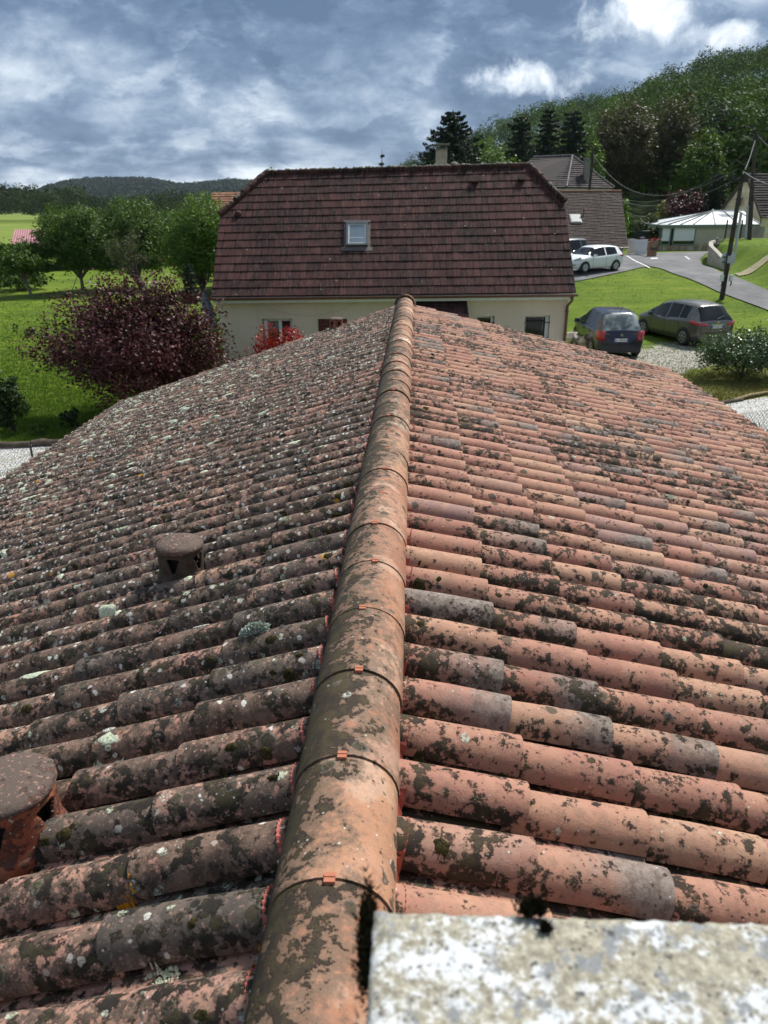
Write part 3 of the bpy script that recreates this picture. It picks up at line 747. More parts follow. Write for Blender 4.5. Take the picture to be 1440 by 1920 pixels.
# lichen rosettes and moss, real relief
def crust_mat(name, c1, c2, sc_=90):
    m, nt, b = newmat(name); P = pos(nt); n = nt.noise(P, sc_, 5, .7)
    nt.set(b.inputs['Base Color'], nt.mix(nt.ss(n, .35, .65), c1, c2)); b.inputs['Roughness'].default_value = .95
    b.inputs['Specular IOR Level'].default_value = .1
    nt.set(b.inputs['Normal'], nt.bump(n, 1, .006)); return m
m_pale = crust_mat('pale_lichen', (.34, .38, .27), (.66, .69, .52)); m_white = crust_mat('white_lichen', (.40, .40, .35), (.68, .68, .62))
m_grn = crust_mat('grey_green_lichen', (.13, .17, .10), (.34, .40, .29)); m_or = crust_mat('orange_lichen', (.32, .13, .01), (.62, .30, .02), 60)
m_moss = crust_mat('moss', (.020, .017, .008), (.062, .052, .018), 70); m_bm = crust_mat('black_moss', (.012, .010, .006), (.040, .034, .016), 70)
def rosette(sd, s, r, R_, hgt, seed, asp=1.0, n=30, rings=6, hollow=False, rag=.35):
    rg = np.random.default_rng(seed); ph = rg.random(4)*6.28; V = []; F = []
    for j in range(rings+1):
        f = j/rings
        for k in range(n):
            a = 2*math.pi*k/n
            rr_ = R_*f*(1+rag*.35*math.sin(2*a+ph[0])+rag*.3*math.sin(5*a+ph[1])+rag*.3*math.sin(9*a+ph[2])*f+rag*.5*(rg.random()-.5)*(f > .5))
            h_ = hgt*(1-f**3)*(.6+.4*rg.random()) + (hgt*.9*f*(f < .9) if hollow else 0)
            if f == 1: h_ = -.003
            V.append(surf(sd, s+rr_*math.cos(a), max(.16, r+rr_*asp*math.sin(a)), h_))
    for j in range(rings):
        for k in range(n): F.append((j*n+k, j*n+(k+1) % n, (j+1)*n+(k+1) % n, (j+1)*n+k))
    if sd == 1: pass
    return V, (F if sd == -1 else [f[::-1] for f in F])
def patch(sd, px, py, R_, hgt, mat, seed, name='lichen_patch', asp=1.0, rag=.5, n=None):
    """one lichen: a crowd of small crinkled lobes hugging the tile"""
    s, r = hit(sd, px, py, .06); mb = MB(); rg = np.random.default_rng(seed); ph = rg.random(3)*6.28; N = int(40+R_*1600)
    for i in range(N):
        a = rg.random()*6.28; f = rg.random()**.55; e_ = 1+rag*.5*math.sin(2*a+ph[0])+rag*.4*math.sin(3*a+ph[1]); q = R_*f*e_
        c_ = (s+q*math.cos(a)*.85, max(.165, r+q*math.sin(a)*asp)); lr = .0018+.0038*rg.random(); V = [surf(sd, c_[0], c_[1], .004+.004*rg.random()*(1-f*.5))]
        for k in range(6): b_ = 6.28*k/6+rg.random()*.5; l2 = lr*(.7+.6*rg.random()); V.append(surf(sd, c_[0]+l2*math.cos(b_), c_[1]+l2*math.sin(b_), -.001+.002*rg.random()))
        mb.add(V, [(0, 1+k, 1+(k+1) % 6) if sd == -1 else (0, 1+(k+1) % 6, 1+k) for k in range(6)], False)
    return mb.build(name, mat, house)
for i, (px, py, R_) in enumerate([(222, 1383, .022), (20, 1376, .030), (52, 1680, .022), (335, 1515, .020), (305, 1806, .030), (150, 1393, .02), (480, 845, .03), (585, 945, .035), (612, 860, .03), (65, 1030, .07), (35, 968, .06), (120, 985, .05), (165, 902, .06), (300, 845, .05), (90, 945, .05), (392, 1183, .026), (580, 1163, .018), (545, 985, .03), (132, 720+250, .04), (235, 1000, .04), (210, 870, .05), (60, 1045, .05), (250, 960, .035), (385, 940, .03)]):
    patch(-1, px, py, R_, .010, m_pale if i % 3 else m_white, 100+i, rag=.6)
for i, (px, py, R_) in enumerate([(238, 1676, .040), (186, 1480, .030), (498, 1428-70+430, .016), (505, 1790, .014), (38, 1212, .03), (205, 985, .025), (160, 1030, .025), (492, 818, .025)]):
    patch(-1, px, py, R_, .006, m_or, 200+i, asp=.6, rag=.7)
for i, (px, py, R_) in enumerate([(786, 1160, .032), (1166, 1128, .032), (1178, 1186, .014), (1243, 884, .03), (1318, 948, .035), (1250, 938, .03), (1420, 945, .04), (1105, 905, .02), (1258, 932, .02)]):
    patch(1, px, py, R_, .006, m_grn if i < 3 else m_pale, 300+i, rag=.55, n=22)
# dense cushions far down the shaded slope, too many to pick apart
def cushions():
    rg = np.random.default_rng(21); mbs = {'pale': MB(), 'moss': MB()}
    for i in range(1250):
        s = 1.2+rg.random()**.75*(S_END-1.4); r = .4+4.2*rg.random()**.62
        far = (s/S_END)*.5+(r/4.5)*.6
        if rg.random() > far*1.1: continue
        V, F_ = rosette(-1, s, r, .020+.038*rg.random()**2, .008, i, asp=.7+rg.random(), n=9, rings=2, rag=.8); mbs['pale'].add(V, F_, True)
    for i in range(420):
        sd = -1 if rg.random() < .72 else 1
        s = .8+rg.random()*(S_END-1.2); r = .18+(rg.random()**2.2)*(4.2 if sd == -1 else 3.4)
        s = S0+PITCHT*round((s-S0)/PITCHT)+rg.normal(0.02, .02)
        V, F_ = rosette(sd, s, r, .007+.012*rg.random()**2, .006, 1000+i, asp=1+rg.random(), n=14, rings=3, rag=.3); mbs['moss'].add(V, F_, True)
    mbs['pale'].build('lichen_cover', m_pale, house, 'stuff'); mbs['moss'].build('moss_cover', m_moss, house, 'stuff')
cushions()
# the big frilly fan of lichen
def fan():
    s, r = hit(-1, 493, 1196, .07); base = surf(-1, s, r, 0); t = tag(bpy.data.objects.new('foliose_lichen', None), 'large pale grey green fan shaped lichen on the dark tile beside the ridge', 'lichen'); C.objects.link(t)
    t.location = base; mb = MB(); rg = np.random.default_rng(4); q = SIDE[-1]
    for k in range(1500):
        a = math.pi*(rg.random()*1.1-.05); f = rg.random()**.6; R_ = .058*f
        up = Vector((0, 0, 1))
        out = -q['d']*math.cos(a)*1.0 + (up*.85-RE*.25)*math.sin(a)
        p = out*R_ + RE*rg.normal(0, .006) - RE*.012*(1-f)
        dr = (out+Vector(rg.normal(0, .35, 3))).normalized(); sd_ = dr.cross(Vector(rg.normal(0, 1, 3))).normalized()
        w_ = .0018+.0016*rg.random(); l_ = .006+.007*rg.random()
        mb.add([p-sd_*w_, p+sd_*w_, p+dr*l_+sd_*w_*.7, p+dr*l_-sd_*w_*.7], [(0, 1, 2, 3)])
    mb.build('fronds', crust_mat('fan_lichen', (.32, .37, .29), (.70, .74, .64), 120), t)
fan()

# small loose debris on the pans
mb = MB(); rg = np.random.default_rng(9)
for i in range(500):
    sd = 1 if rg.random() < .5 else -1; s = .9+rg.random()*7; s = S0+PITCHT*round((s-S0)/PITCHT)+rg.normal(.028, .016); r = .2+rg.random()*3
    p = surf(sd, s, r, .003); a = Vector(rg.normal(0, 1, 3)).normalized()*.004; c_ = Vector(rg.normal(0, 1, 3)).normalized()*.003
    mb.add([p-a, p+c_, p+a, p-c_+Vector((0, 0, .003))], [(0, 1, 2), (0, 2, 3), (1, 3, 2)])
mb.build('debris', simple('debris', (.16, .12, .06), .9, .5, 40), house, 'stuff')

# chimney with its concrete cap in the foreground
capm, nt, b = newmat('lichen_concrete'); P = pos(nt)
k1 = nt.noise(P, 95, 8, .78); k2 = nt.noise(P, 14, 5, .6); k3 = nt.noise(nt.vmath('ADD', P, (4, 4, 4)), 34, 8, .72); k4 = nt.noise(nt.vmath('ADD', P, (1, 8, 3)), 260, 5, .75)
cb_ = nt.ramp(k1, [(.32, (.13, .115, .085)), (.45, (.28, .255, .195)), (.55, (.42, .385, .29)), (.68, (.56, .53, .43))])
cb_ = nt.mix(nt.ss(k3, .505, .58, 0, .85), cb_, nt.mix(k4, (.12, .13, .145), (.30, .32, .34)))
wm = nt.math('MAXIMUM', nt.ss(nt.math('ADD', nt.math('MULTIPLY', k2, .55), nt.math('MULTIPLY', k1, .45)), .50, .56), nt.ss(k4, .60, .68))
cb_ = nt.mix(nt.math('MULTIPLY', wm, .9), cb_, (.66, .68, .69))
cb_ = nt.mix(nt.ss(nt.noise(nt.vmath('ADD', P, (2, 6, 9)), 40, 4, .6), .66, .70, 0, .9), cb_, (.06, .06, .06))
pit = nt.voro(P, 150); pc = nt.node('ShaderNodeSeparateColor', {'Color': pit.outputs['Color']}).outputs[0]
pm_ = nt.math('MULTIPLY', nt.ss(pit.outputs['Distance'], .40, .22), nt.math('LESS_THAN', pc, .22))
cb_ = nt.mix(nt.math('MULTIPLY', pm_, .8), cb_, (.085, .075, .06))
nt.set(b.inputs['Base Color'], cb_); b.inputs['Roughness'].default_value = .9; nt.set(b.inputs['Normal'], nt.bump(nt.math('ADD', k1, k4), .6, .004))
zc = CAMZ-.62; co = atZ(700, 1702, zc)
chim = thing('chimney', 'chimney with thick mottled white and grey concrete cap filling the lower right corner', 'chimney', (co.x, co.y, zc), -YAW)
def slab():
    nx_, ny_ = 200, 120; V = []; rgs = np.random.default_rng(6); from mathutils import noise as mn
    for j in range(ny_+1):
        for i in range(nx_+1):
            x = i/nx_*1.0; y = -j/ny_*.84; e = min(x, -y, 1-x, .84+y)
            h = .0022*mn.noise(Vector((x*60, y*60, 0)))+.0018*mn.noise(Vector((x*140, y*140, 3)))
            h -= .006*math.exp(-max(0, e)/.004)
            dx_ = .0022*mn.noise(Vector((y*70, 1, x*20))) if i in (0, nx_) else 0; dy_ = .0022*mn.noise(Vector((x*70, 5, 0)))+.001*mn.noise(Vector((x*230, 8, 0))) if j in (0, ny_) else 0
            V.append((x+dx_, y+dy_, h))
    n1 = nx_+1; Fq = [(j*n1+i, (j+1)*n1+i, (j+1)*n1+i+1, j*n1+i+1) for j in range(ny_) for i in range(nx_)]
    rim = [i for i in range(n1)]+[(j+1)*n1-1 for j in range(1, ny_+1)]+[ny_*n1+i for i in range(nx_-1, -1, -1)]+[j*n1 for j in range(ny_-1, 0, -1)]
    b0 = len(V); V += [(V[i][0], V[i][1], -.07) for i in rim]; m_ = len(rim); Fq += [(rim[k], rim[(k+1) % m_], b0+(k+1) % m_, b0+k) for k in range(m_)]
    mb = MB(); mb.add(V, Fq, True); mb.add([V[b0], V[b0+nx_], V[b0+nx_+ny_], V[b0+2*nx_+ny_]], [(0, 1, 2, 3)]); return mb.build('cap_slab', capm, chim)
slab()
mb = MB(); mb.box((.50, -.42, -.07-.60), (.86, .70, 1.2)); mb.build('stack', render_cream, chim)
def moss_tuft(px, py, z, n, sx, sy, sz, label, seed, mat=None):
    p = atZ(px, py, z); t = thing('moss_tuft', label, 'moss', p); rg = np.random.default_rng(seed); mb = MB()
    for i in range(n):
        c_ = Vector((rg.normal(0, sx), rg.normal(0, sy), abs(rg.normal(0, sz)))); d_ = Vector((rg.normal(0, .6), rg.normal(0, .6), 1)).normalized(); s_ = d_.cross(Vector(rg.normal(0, 1, 3))).normalized()
        l = .006+.006*rg.random(); mb.add([c_-s_*.0012, c_+s_*.0012, c_+d_*l], [(0, 1, 2)]); s2 = d_.cross(s_); mb.add([c_-s2*.0012, c_+s2*.0012, c_+d_*l], [(0, 1, 2)])
    mb.build('shoots', mat or m_bm, t)
moss_tuft(998, 1712, zc, 600, .0055, .003, .005, 'dark tuft of moss on the far edge of the mottled concrete cap', 1)
moss_tuft(1024, 1744, zc, 120, .002, .0015, .001, 'tiny loose crumb of black moss lying on the mottled concrete cap', 2)
moss_tuft(688, 1775, zc-.03, 1500, .004, .024, .010, 'brown moss hanging off the left side of the mottled concrete cap', 3)
# ------------------------------------------------------------------ neighbour house
def tilemat(name, stops, streak=True, lich=.1, dark=(.016, .011, .011)):
    m, nt, b = newmat(name); P = pos(nt)
    a = nt.node('ShaderNodeAttribute', attribute_name='tid').outputs['Color']; oi = nt.node('ShaderNodeObjectInfo').outputs['Color']
    t = nt.node('ShaderNodeSeparateColor', {'Color': nt.mix(1.0, a, oi, 'ADD')}).outputs
    base = nt.ramp(t[0], stops)
    n1 = nt.noise(nt.vmath('MULTIPLY', P, (9.0, 1.0, 1.0)), 1.6, 5, .65)
    n2 = nt.noise(nt.vmath('MULTIPLY', P, (14, 1.6, 1.6)), 2.2, 5, .7)
    n3 = nt.noise(P, .55, 4, .6)
    v = nt.math('ADD', nt.math('MULTIPLY', n1, .5), nt.math('MULTIPLY', n2, .5)); v = nt.math('ADD', v, nt.math('MULTIPLY', nt.math('SUBTRACT', n3, .5), .35))
    v = nt.math('ADD', v, nt.math('MULTIPLY', nt.math('SUBTRACT', t[1], .5), .08))
    if streak: base = nt.mix(nt.ss(v, .45, .54, 0, .90), base, dark)
    base = nt.mix(nt.ss(n2, .53, .66, 0, .55), base, (.20, .110, .092))
    P2 = nt.noise(P, 5, 6, .7); P3 = nt.noise(P, .7, 3, .5)
    lm = nt.math('MULTIPLY', nt.ss(P2, .66, .70), nt.ss(P3, .62-lich, .70-lich*.5))
    base = nt.mix(nt.math('MULTIPLY', lm, .8), base, (.34, .33, .28))
    vd = nt.voro(P, 4.0); vc = nt.node('ShaderNodeSeparateColor', {'Color': vd.outputs['Color']}).outputs
    dt = nt.math('MULTIPLY', nt.ss(vd.outputs['Distance'], .12, .07), nt.math('LESS_THAN', vc[0], .16))
    base = nt.mix(nt.math('MULTIPLY', dt, .75), base, (.38, .37, .32))
    nt.set(b.inputs['Base Color'], base); b.inputs['Roughness'].default_value = .85; b.inputs['Specular IOR Level'].default_value = .15
    nt.set(b.inputs['Normal'], nt.bump(nt.noise(P, 22, 4, .7), .5, .01)); return m
brown_tile = tilemat('brown_tile', [(0, (.046, .019, .018)), (.35, (.060, .024, .022)), (.6, (.070, .029, .026)), (.8, (.090, .040, .034)), (1, (.054, .027, .026))])
wallm, nt, b = newmat('greenish_cream_render'); P = pos(nt)
wc = nt.mix(nt.ss(nt.noise(nt.vmath('MULTIPLY', P, (1, 1, .35)), 1.1, 6, .65), .35, .65), (.58, .48, .375), (.64, .535, .42))
wc = nt.mix(nt.math('MULTIPLY', nt.ss(nt.sep(P)[2], .9, .1), nt.ss(nt.noise(P, 2, 5), .35, .6)), wc, (.34, .30, .22))
nt.set(b.inputs['Base Color'], wc); b.inputs['Roughness'].default_value = .9; nt.set(b.inputs['Normal'], nt.bump(nt.noise(P, 90, 3), .25, .01))
gutm = simple('brown_gutter', (.13, .055, .038), .4, .15, 6); whitep = simple('white_pvc', (.62, .62, .60), .45, .06, 6)
glass_d, nt, b = newmat('window_glass'); b.inputs['Base Color'].default_value = (.012, .014, .015, 1); b.inputs['Roughness'].default_value = .06; b.inputs['Specular IOR Level'].default_value = .7
darkred = simple('dark_red_shutter', (.085, .010, .012), .5, .2, 12); ironm = simple('black_iron', (.012, .012, .013), .5)
curtain = simple('grey_curtain', (.18, .18, .17), .9, .2, 5)

GA, GB = at(396, 556.5, 24.0), at(1080, 549, 24.0)
zr0, zr1 = at(500, 325, 26.1).z, at(990, 311, 26.2).z
RA = Vector((GA.x, GA.y+3.86, zr0-.03)); RB = Vector((GB.x, GB.y+3.86, zr1+.03))
def HP(u, v, h=0.0):
    p = (GA*(1-u)+GB*u)*(1-v)+(RA*(1-u)+RB*u)*v; return p+Vector((0, -.707, .707))*h
def Huv(px, py):
    """u, v on the front slope under a pixel"""
    o = Vector((0, 0, CAMZ)); rr = ray(px, py); n = (RA-GA).cross(GB-GA).normalized(); t = (GA-o).dot(n)/rr.dot(n); p = o+rr*t
    v = (p.y-GA.y)/(RA.y-GA.y); u = (p.x-GA.x)/(GB.x-GA.x); return u, v
UL, VL = Huv(500, 326)[0], Huv(420, 403)[1]; UR, VR = Huv(990, 311)[0], Huv(1068, 388)[1]
def ulim(v):
    l = 0 if v <= VL else (v-VL)/(1-VL)*UL; r = 1 if v <= VR else 1-(v-VR)/(1-VR)*(1-UR); return l, r
nh = thing('brown_roof_house', 'cream walled house with large dark reddish brown tiled half hipped roof and one skylight', 'house', (0, 0, 0))
def flat_tile(P4, lo=.012, hi=.045, th=.02):
    """P4: four (u,v) corners ll, lr, ur, ul"""
    (a, b_, c, d) = P4; V = [HP(*a, hi), HP(*b_, hi), HP(*c, lo), HP(*d, lo), HP(*a, hi-th-.012), HP(*b_, hi-th-.012)]
    V += [HP(*d, lo-.02), HP(*c, lo-.02)]
    return V, [(0, 1, 2, 3), (4, 5, 1, 0), (0, 3, 6, 4), (5, 7, 2, 1)]
def nb_tiles():
    rg = np.random.default_rng(8); NR, NC = 16, 54; k = 0; rest = MB(); A = []
    sky = [Huv(*p) for p in ((652, 424), (689, 424), (689, 464), (652, 464))]
    for r in range(NR):
        v0, v1 = r/NR, (r+1)/NR+.012
        for c in range(NC):
            u0, u1 = c/NC, (c+1)/NC
            l0, r0 = ulim(v0); l1, r1 = ulim(min(v1, 1))
            a, b_ = max(u0, l0), min(u1, r0); d, e = max(u0, l1), min(u1, r1)
            if b_-a < .002 and e-d < .002: continue
            if b_ < a: b_ = a = max(min(a, r0), l0)
            if e < d:
                m_ = (max(u0, l1) if l1 > u0 else r1); d = e = min(max(m_, u0-.01), u1+.01)
            jit = rg.normal(0, .002); g_ = .00035
            V, Fc = flat_tile(((a+g_, v0), (b_-g_, v0), (e-g_, min(v1, 1)), (d+g_, min(v1, 1))), .010+jit, .034+jit+abs(rg.normal(0, .002)))
            col = rg.random(3); col[0] = min(.99, max(0, col[0]*.8+.1+.15*math.sin(c*.7)))
            if k < 300:
                mb = MB(); mb.add(V, Fc); o = mb.build('roof_tile', brown_tile, nh); o.color = (*col, 1)
            else: rest.add(V, Fc); A += [(*col, 1)]*len(V)
            k += 1
    me = rest.mesh('roof_tiles_beyond', brown_tile); at_ = me.attributes.new('tid', 'FLOAT_COLOR', 'POINT'); at_.data.foreach_set('color', np.array(A, dtype=np.float32).ravel())
    o = link('roof_tiles_beyond', me, nh, 'stuff'); o.color = (0, 0, 0, 1)
nb_tiles()
# roof body under the tiles, back slope, half hips
mb = MB(); dn = Vector((0, 0, -.06))
l1, r1 = UL, UR
rl, rr_ = HP(UL, 1, -.02), HP(UR, 1, -.02); fl, fr_ = HP(0.001, VL, -.02), HP(.999, VR, -.02)
g0, g1 = HP(0.001, 0, -.02), HP(.999, 0, -.02)
def back(p): return Vector((p.x, 2*RA.y-p.y, p.z))
mb.add([g0, g1, fr_, rr_, rl, fl], [(0, 1, 2, 3, 4, 5)]); mb.add([back(g0), back(g1), back(fr_), rr_, rl, back(fl)], [(5, 4, 3, 2, 1, 0)])
mb.add([fl, rl, back(fl)], [(0, 1, 2)]); mb.add([fr_, back(fr_), rr_], [(0, 1, 2)])
o = mb.build('roof_slopes', brown_tile, nh); o.color = (.4, .5, .5, 1)
# hip and ridge tiles with moss
def ridge_run(a, b_, n, r, parent, mat, name='ridge_tile', moss=None, rgs=1):
    rg = np.random.default_rng(rgs); a, b_ = Vector(a), Vector(b_); me = None
    L = (b_-a).length/n; mb = MB(); mb.tube([(0, 0, 0), (0, .05*L, 0), (0, L*1.04, 0)], [r*1.12, r*1.12, r*.92], 12); me = mb.mesh(name, mat)
    d = (b_-a).normalized(); up = Vector((0, 0, 1)); x = d.cross(up).normalized(); z = x.cross(d); R_ = Matrix((x, d, z)).transposed()
    for k in range(n):
        o = link(name, me, parent); Mx = (R_@Euler((rg.normal(0, .02), 0, rg.normal(0, .03))).to_matrix()).to_4x4(); Mx.translation = a+d*(k*L)+Vector((0, 0, rg.normal(0, .008))); o.matrix_local = Mx
        o.color = (.3+.6*rg.random(), rg.random(), rg.random(), 1)
ridge_run(HP(UL, 1, .0), HP(UR, 1, .0), 24, .10, nh, brown_tile, rgs=2)
ridge_run(HP(0, VL, .02), HP(UL, 1, .03), 6, .11, nh, brown_tile, rgs=3); ridge_run(HP(1, VR, .02), HP(UR, 1, .03), 6, .11, nh, brown_tile, rgs=4)
mb = MB(); rg = np.random.default_rng(14)
for i in range(150):
    t_ = rg.random(); p = HP(UL+(UR-UL)*t_, 1, .05)+Vector((0, rg.normal(0, .03), .04)); r_ = .025+.045*rg.random()**2
    mb.lathe([(r_, 0), (r_*.9, r_*.5), (r_*.45, r_*.95), (.001, r_*1.05)], 7, p, smooth=True)
for i in range(50):
    t_ = rg.random(); p = HP(UL*t_, VL+(1-VL)*t_, .10) if i % 2 else HP(1-(1-UR)*t_, VR+(1-VR)*t_, .10); r_ = .02+.05*rg.random()**2
    mb.lathe([(r_, 0), (r_*.9, r_*.5), (r_*.45, r_*.95), (.001, r_*1.05)], 7, p, smooth=True)
mb.build('ridge_moss', crust_mat('ridge_lichen', (.10, .095, .06), (.36, .35, .27), 14), nh, 'stuff')
# walls
WY = GA.y+.45; WX0, WX1 = at(406, 600, 24.6).x, at(1068, 600, 24.4).x; WD = 2*(RA.y-WY)
def wpt(px, py, y=None): return atY(px, py, WY if y is None else y)
holes = []
for (x0, x1, y0, y1) in ((491, 551, 598, 660), (596, 652, 598, 660), (893, 926, 593, 622), (984, 1028, 592, 641)):
    a = wpt(x0, y0); c = wpt(x1, y1); holes.append((a.x, c.x, c.z, a.z))
def holed(mb, x0, x1, z0, z1, holes, y, th):
    xs = sorted({x0, x1, *[h[0] for h in holes], *[h[1] for h in holes]}); 
    for a, c in zip(xs, xs[1:]):
        hs = [h for h in holes if h[0] <= a+1e-6 and h[1] >= c-1e-6]; z = z0
        for h in sorted(hs, key=lambda h: h[2]):
            if h[2] > z: mb.box(((a+c)/2, y+th/2, (z+h[2])/2), (c-a, th, h[2]-z))
            z = h[3]
        if z1 > z: mb.box(((a+c)/2, y+th/2, (z+z1)/2), (c-a, th, z1-z))
ztop = GA.z-.16
mb = MB(); holed(mb, WX0, WX1, -.2, ztop, holes, WY, .3); mb.build('wall', wallm, nh)
mb = MB()
for x_ in (WX0, WX1-.25):
    y0_, y1_ = WY+.3, WY+WD; zf = fl.z-.1
    mb.extr([(x_, y0_, -.2), (x_, y1_, -.2), (x_, y1_, ztop), (x_, back(fl).y-.1, zf), (x_, fl.y+.1, zf), (x_, y0_, ztop)], (.25, 0, 0))
mb.box(((WX0+WX1)/2, WY+WD-.15, ztop/2-.1), (WX1-WX0-.5, .3, ztop+.2)); mb.build('wall', wallm, nh)
mb = MB(); mb.box(((WX0+WX1)/2, WY+.7, .9), (WX1-WX0-.6, .05, 3)); mb.build('dark_interior', soot_black, nh)  # near-black sheet stands in for the unlit rooms behind the windows
# windows
def frame_rect(mb, x0, x1, z0, z1, y, w_, d_):
    mb.box((x0+w_/2, y, (z0+z1)/2), (w_, d_, z1-z0)); mb.box((x1-w_/2, y, (z0+z1)/2), (w_, d_, z1-z0))
    mb.box(((x0+x1)/2, y, z1-w_/2), (x1-x0-2*w_, d_, w_)); mb.box(((x0+x1)/2, y, z0+w_/2), (x1-x0-2*w_, d_, w_))
h = holes[0]; mb = MB(); frame_rect(mb, h[0]+.02, h[1]-.02, h[2]+.02, h[3]-.02, WY+.16, .06, .06); xm = (h[0]+h[1])/2+.08; mb.box((xm, WY+.15, (h[2]+h[3])/2), (.10, .06, h[3]-h[2]-.16)); mb.box((h[0]+.10, WY+.12, (h[2]+h[3])/2), (.12, .05, h[3]-h[2]-.1))
wn = mb.build('window', whitep, nh)
for a, c in ((h[0]+.16, xm-.05), (xm+.05, h[1]-.08)):
    mb = MB(); mb.box(((a+c)/2, WY+.18, (h[2]+h[3])/2), (c-a, .01, h[3]-h[2]-.16)); mb.build('pane', glass_d, wn)
h = holes[1]; mb = MB()
for k in range(9): mb.box(((h[0]+h[1])/2, WY+.08, h[2]+(k+.5)*(h[3]-h[2])/9), (h[1]-h[0]-.02, .03, (h[3]-h[2])/9-.012))
mb.build('shutter', darkred, nh)
for h, nb in ((holes[2], 3), (holes[3], 9)):
    mb = MB(); frame_rect(mb, h[0]+.01, h[1]-.01, h[2]+.01, h[3]-.01, WY+.17, .05, .06)
    mb.box((h[1]-.07, WY+.12, (h[2]+h[3])/2), (.12 if nb > 3 else .09, .03, h[3]-h[2]-.06))
    wn = mb.build('window', whitep, nh)
    mb = MB(); mb.box(((h[0]+h[1])/2-.04, WY+.2, (h[2]+h[3])/2), (h[1]-h[0]-.2, .01, h[3]-h[2]-.1)); mb.build('pane', glass_d, wn)
    mb = MB()
    for k in range(nb): 
        x_ = h[0]+.08+(h[1]-h[0]-.26)*(k+.5)/nb; mb.tube([(x_, WY-.02, h[2]+.03), (x_, WY-.02, h[3]-.10)], .009, 6)
    for z_ in (h[2]+.12, h[3]-.22): mb.box(((h[0]+h[1])/2, WY-.02, z_), (h[1]-h[0]+.02, .012, .03))
    mb.build('window_bars', ironm, wn)
# gutter, fascia, soffit, downpipe
mb = MB(); a_, b_ = GA+Vector((-.06, -.02, -.045)), GB+Vector((.06, -.02, -.045))
for k in range(8):
    an = math.pi+math.pi*k/8; an2 = math.pi+math.pi*(k+1)/8
    q = [Vector((0, math.cos(an)*.075, math.sin(an)*.075)), Vector((0, math.cos(an2)*.075, math.sin(an2)*.075))]
    mb.add([a_+q[0], a_+q[1], b_+q[1], b_+q[0]], [(0, 1, 2, 3)], True); mb.add([a_+q[0]*.93, a_+q[1]*.93, b_+q[1]*.93, b_+q[0]*.93], [(3, 2, 1, 0)], True)
mb.tube([a_+Vector((0, -.075, 0)), b_+Vector((0, -.075, 0))], .009, 6); mb.build('gutter', gutm, nh)
mb = MB(); mb.bar(GA+Vector((.02, .10, -.115)), GB+Vector((-.02, .10, -.115)), .03, .17); mb.bar(GA+Vector((.02, .27, -.21)), GB+Vector((-.02, .27, -.21)), .34, .02); mb.build('fascia', whitep, nh)
dp = wpt(1062, 600, WY-.06); mb = MB(); mb.tube([(GB.x-.12, GA.y-.02, GB.z-.12), (dp.x+.06, GA.y+.1, GB.z-.25), (dp.x, WY-.06, GB.z-.45), (dp.x, WY-.06, .0)], .045, 10); mb.build('downpipe', gutm, nh)
mb = MB()
for k in range(3): mb.box((dp.x, WY-.05, .5+k*.75), (.12, .1, .03))
mb.build('pipe_clip', gutm, nh)
# washing line wires under the eave
wirem = simple('pale_wire', (.30, .30, .28), .6)
mb = MB(); P0, P1_ = wpt(481, 568, WY-.15), wpt(670, 566, WY-.15); mb.tube([P0.lerp(P1_, k/14)+Vector((0, 0, -.42*4*(k/14)*(1-k/14))) for k in range(15)], .004, 4); P2_ = wpt(485, 640, WY-.15); mb.tube([wpt(483, 568, WY-.15), P2_], .003, 4); mb.build('washing_line', wirem, nh)
# skylight
def onroof(x0, y0, x1, y1):
    c0 = Huv(x0, y1); c1 = Huv(x1, y0); return c0[0], c0[1], c1[0], c1[1]
u0, v0, u1, v1 = onroof(649, 423, 690, 466)
slope_R = Matrix((Vector((1, 0, 0)), Vector((0, .707, .707)), Vector((0, -.707, .707)))).transposed().to_4x4()
cS = HP((u0+u1)/2, (v0+v1)/2, .05); Wd = (u1-u0)*(GB.x-GA.x); Hd = (v1-v0)*5.47
sk = bpy.data.objects.new('skylight', None)
def rfr(name, boxes, mat, parent, base=None):
    mb = MB(); 
    for c_, s_ in boxes: mb.box(c_, s_)
    o = mb.build(name, mat, parent); Mx = slope_R.copy(); Mx.translation = base; o.matrix_local = Mx; return o
greyal = simple('grey_aluminium', (.065, .072, .075), .45, .1, 8); lead = simple('lead_flashing', (.10, .08, .075), .6, .2, 4)
bx = [((-Wd/2+.035, 0, .03), (.07, Hd, .10)), ((Wd/2-.035, 0, .03), (.07, Hd, .10)), ((0, Hd/2-.05, .03), (Wd-.14, .10, .11)), ((0, -Hd/2+.035, .03), (Wd-.14, .07, .09))]
so1 = rfr('skylight', bx, greyal, nh, cS)
mb = MB(); fw = .035; x_ = Wd/2-.07; y0_, y1_ = -Hd/2+.07, Hd/2-.10
for c_, s_ in (((-x_+fw/2, (y0_+y1_)/2, .045), (fw, y1_-y0_, .03)), ((x_-fw/2, (y0_+y1_)/2, .045), (fw, y1_-y0_, .03)), ((0, y1_-fw/2, .045), (2*x_-2*fw, fw, .03)), ((0, y0_+fw/2, .045), (2*x_-2*fw, fw, .03))): mb.box(c_, s_)
mb.build('inner_frame', simple('pale_frame', (.50, .52, .52), .5), so1)
skg, nt, b = newmat('skylight_glass'); b.inputs['Base Color'].default_value = (.10, .13, .14, 1); b.inputs['Roughness'].default_value = .12; b.inputs['Specular IOR Level'].default_value = 1.0; b.inputs['Coat Weight'].default_value = 1.0; b.inputs['Coat IOR'].default_value = 2.2; b.inputs['Coat Roughness'].default_value = .05
mb = MB(); mb.box((0, (y0_+y1_)/2, .035), (2*x_-2*fw, y1_-y0_-2*fw, .008)); mb.build('pane', skg, so1)
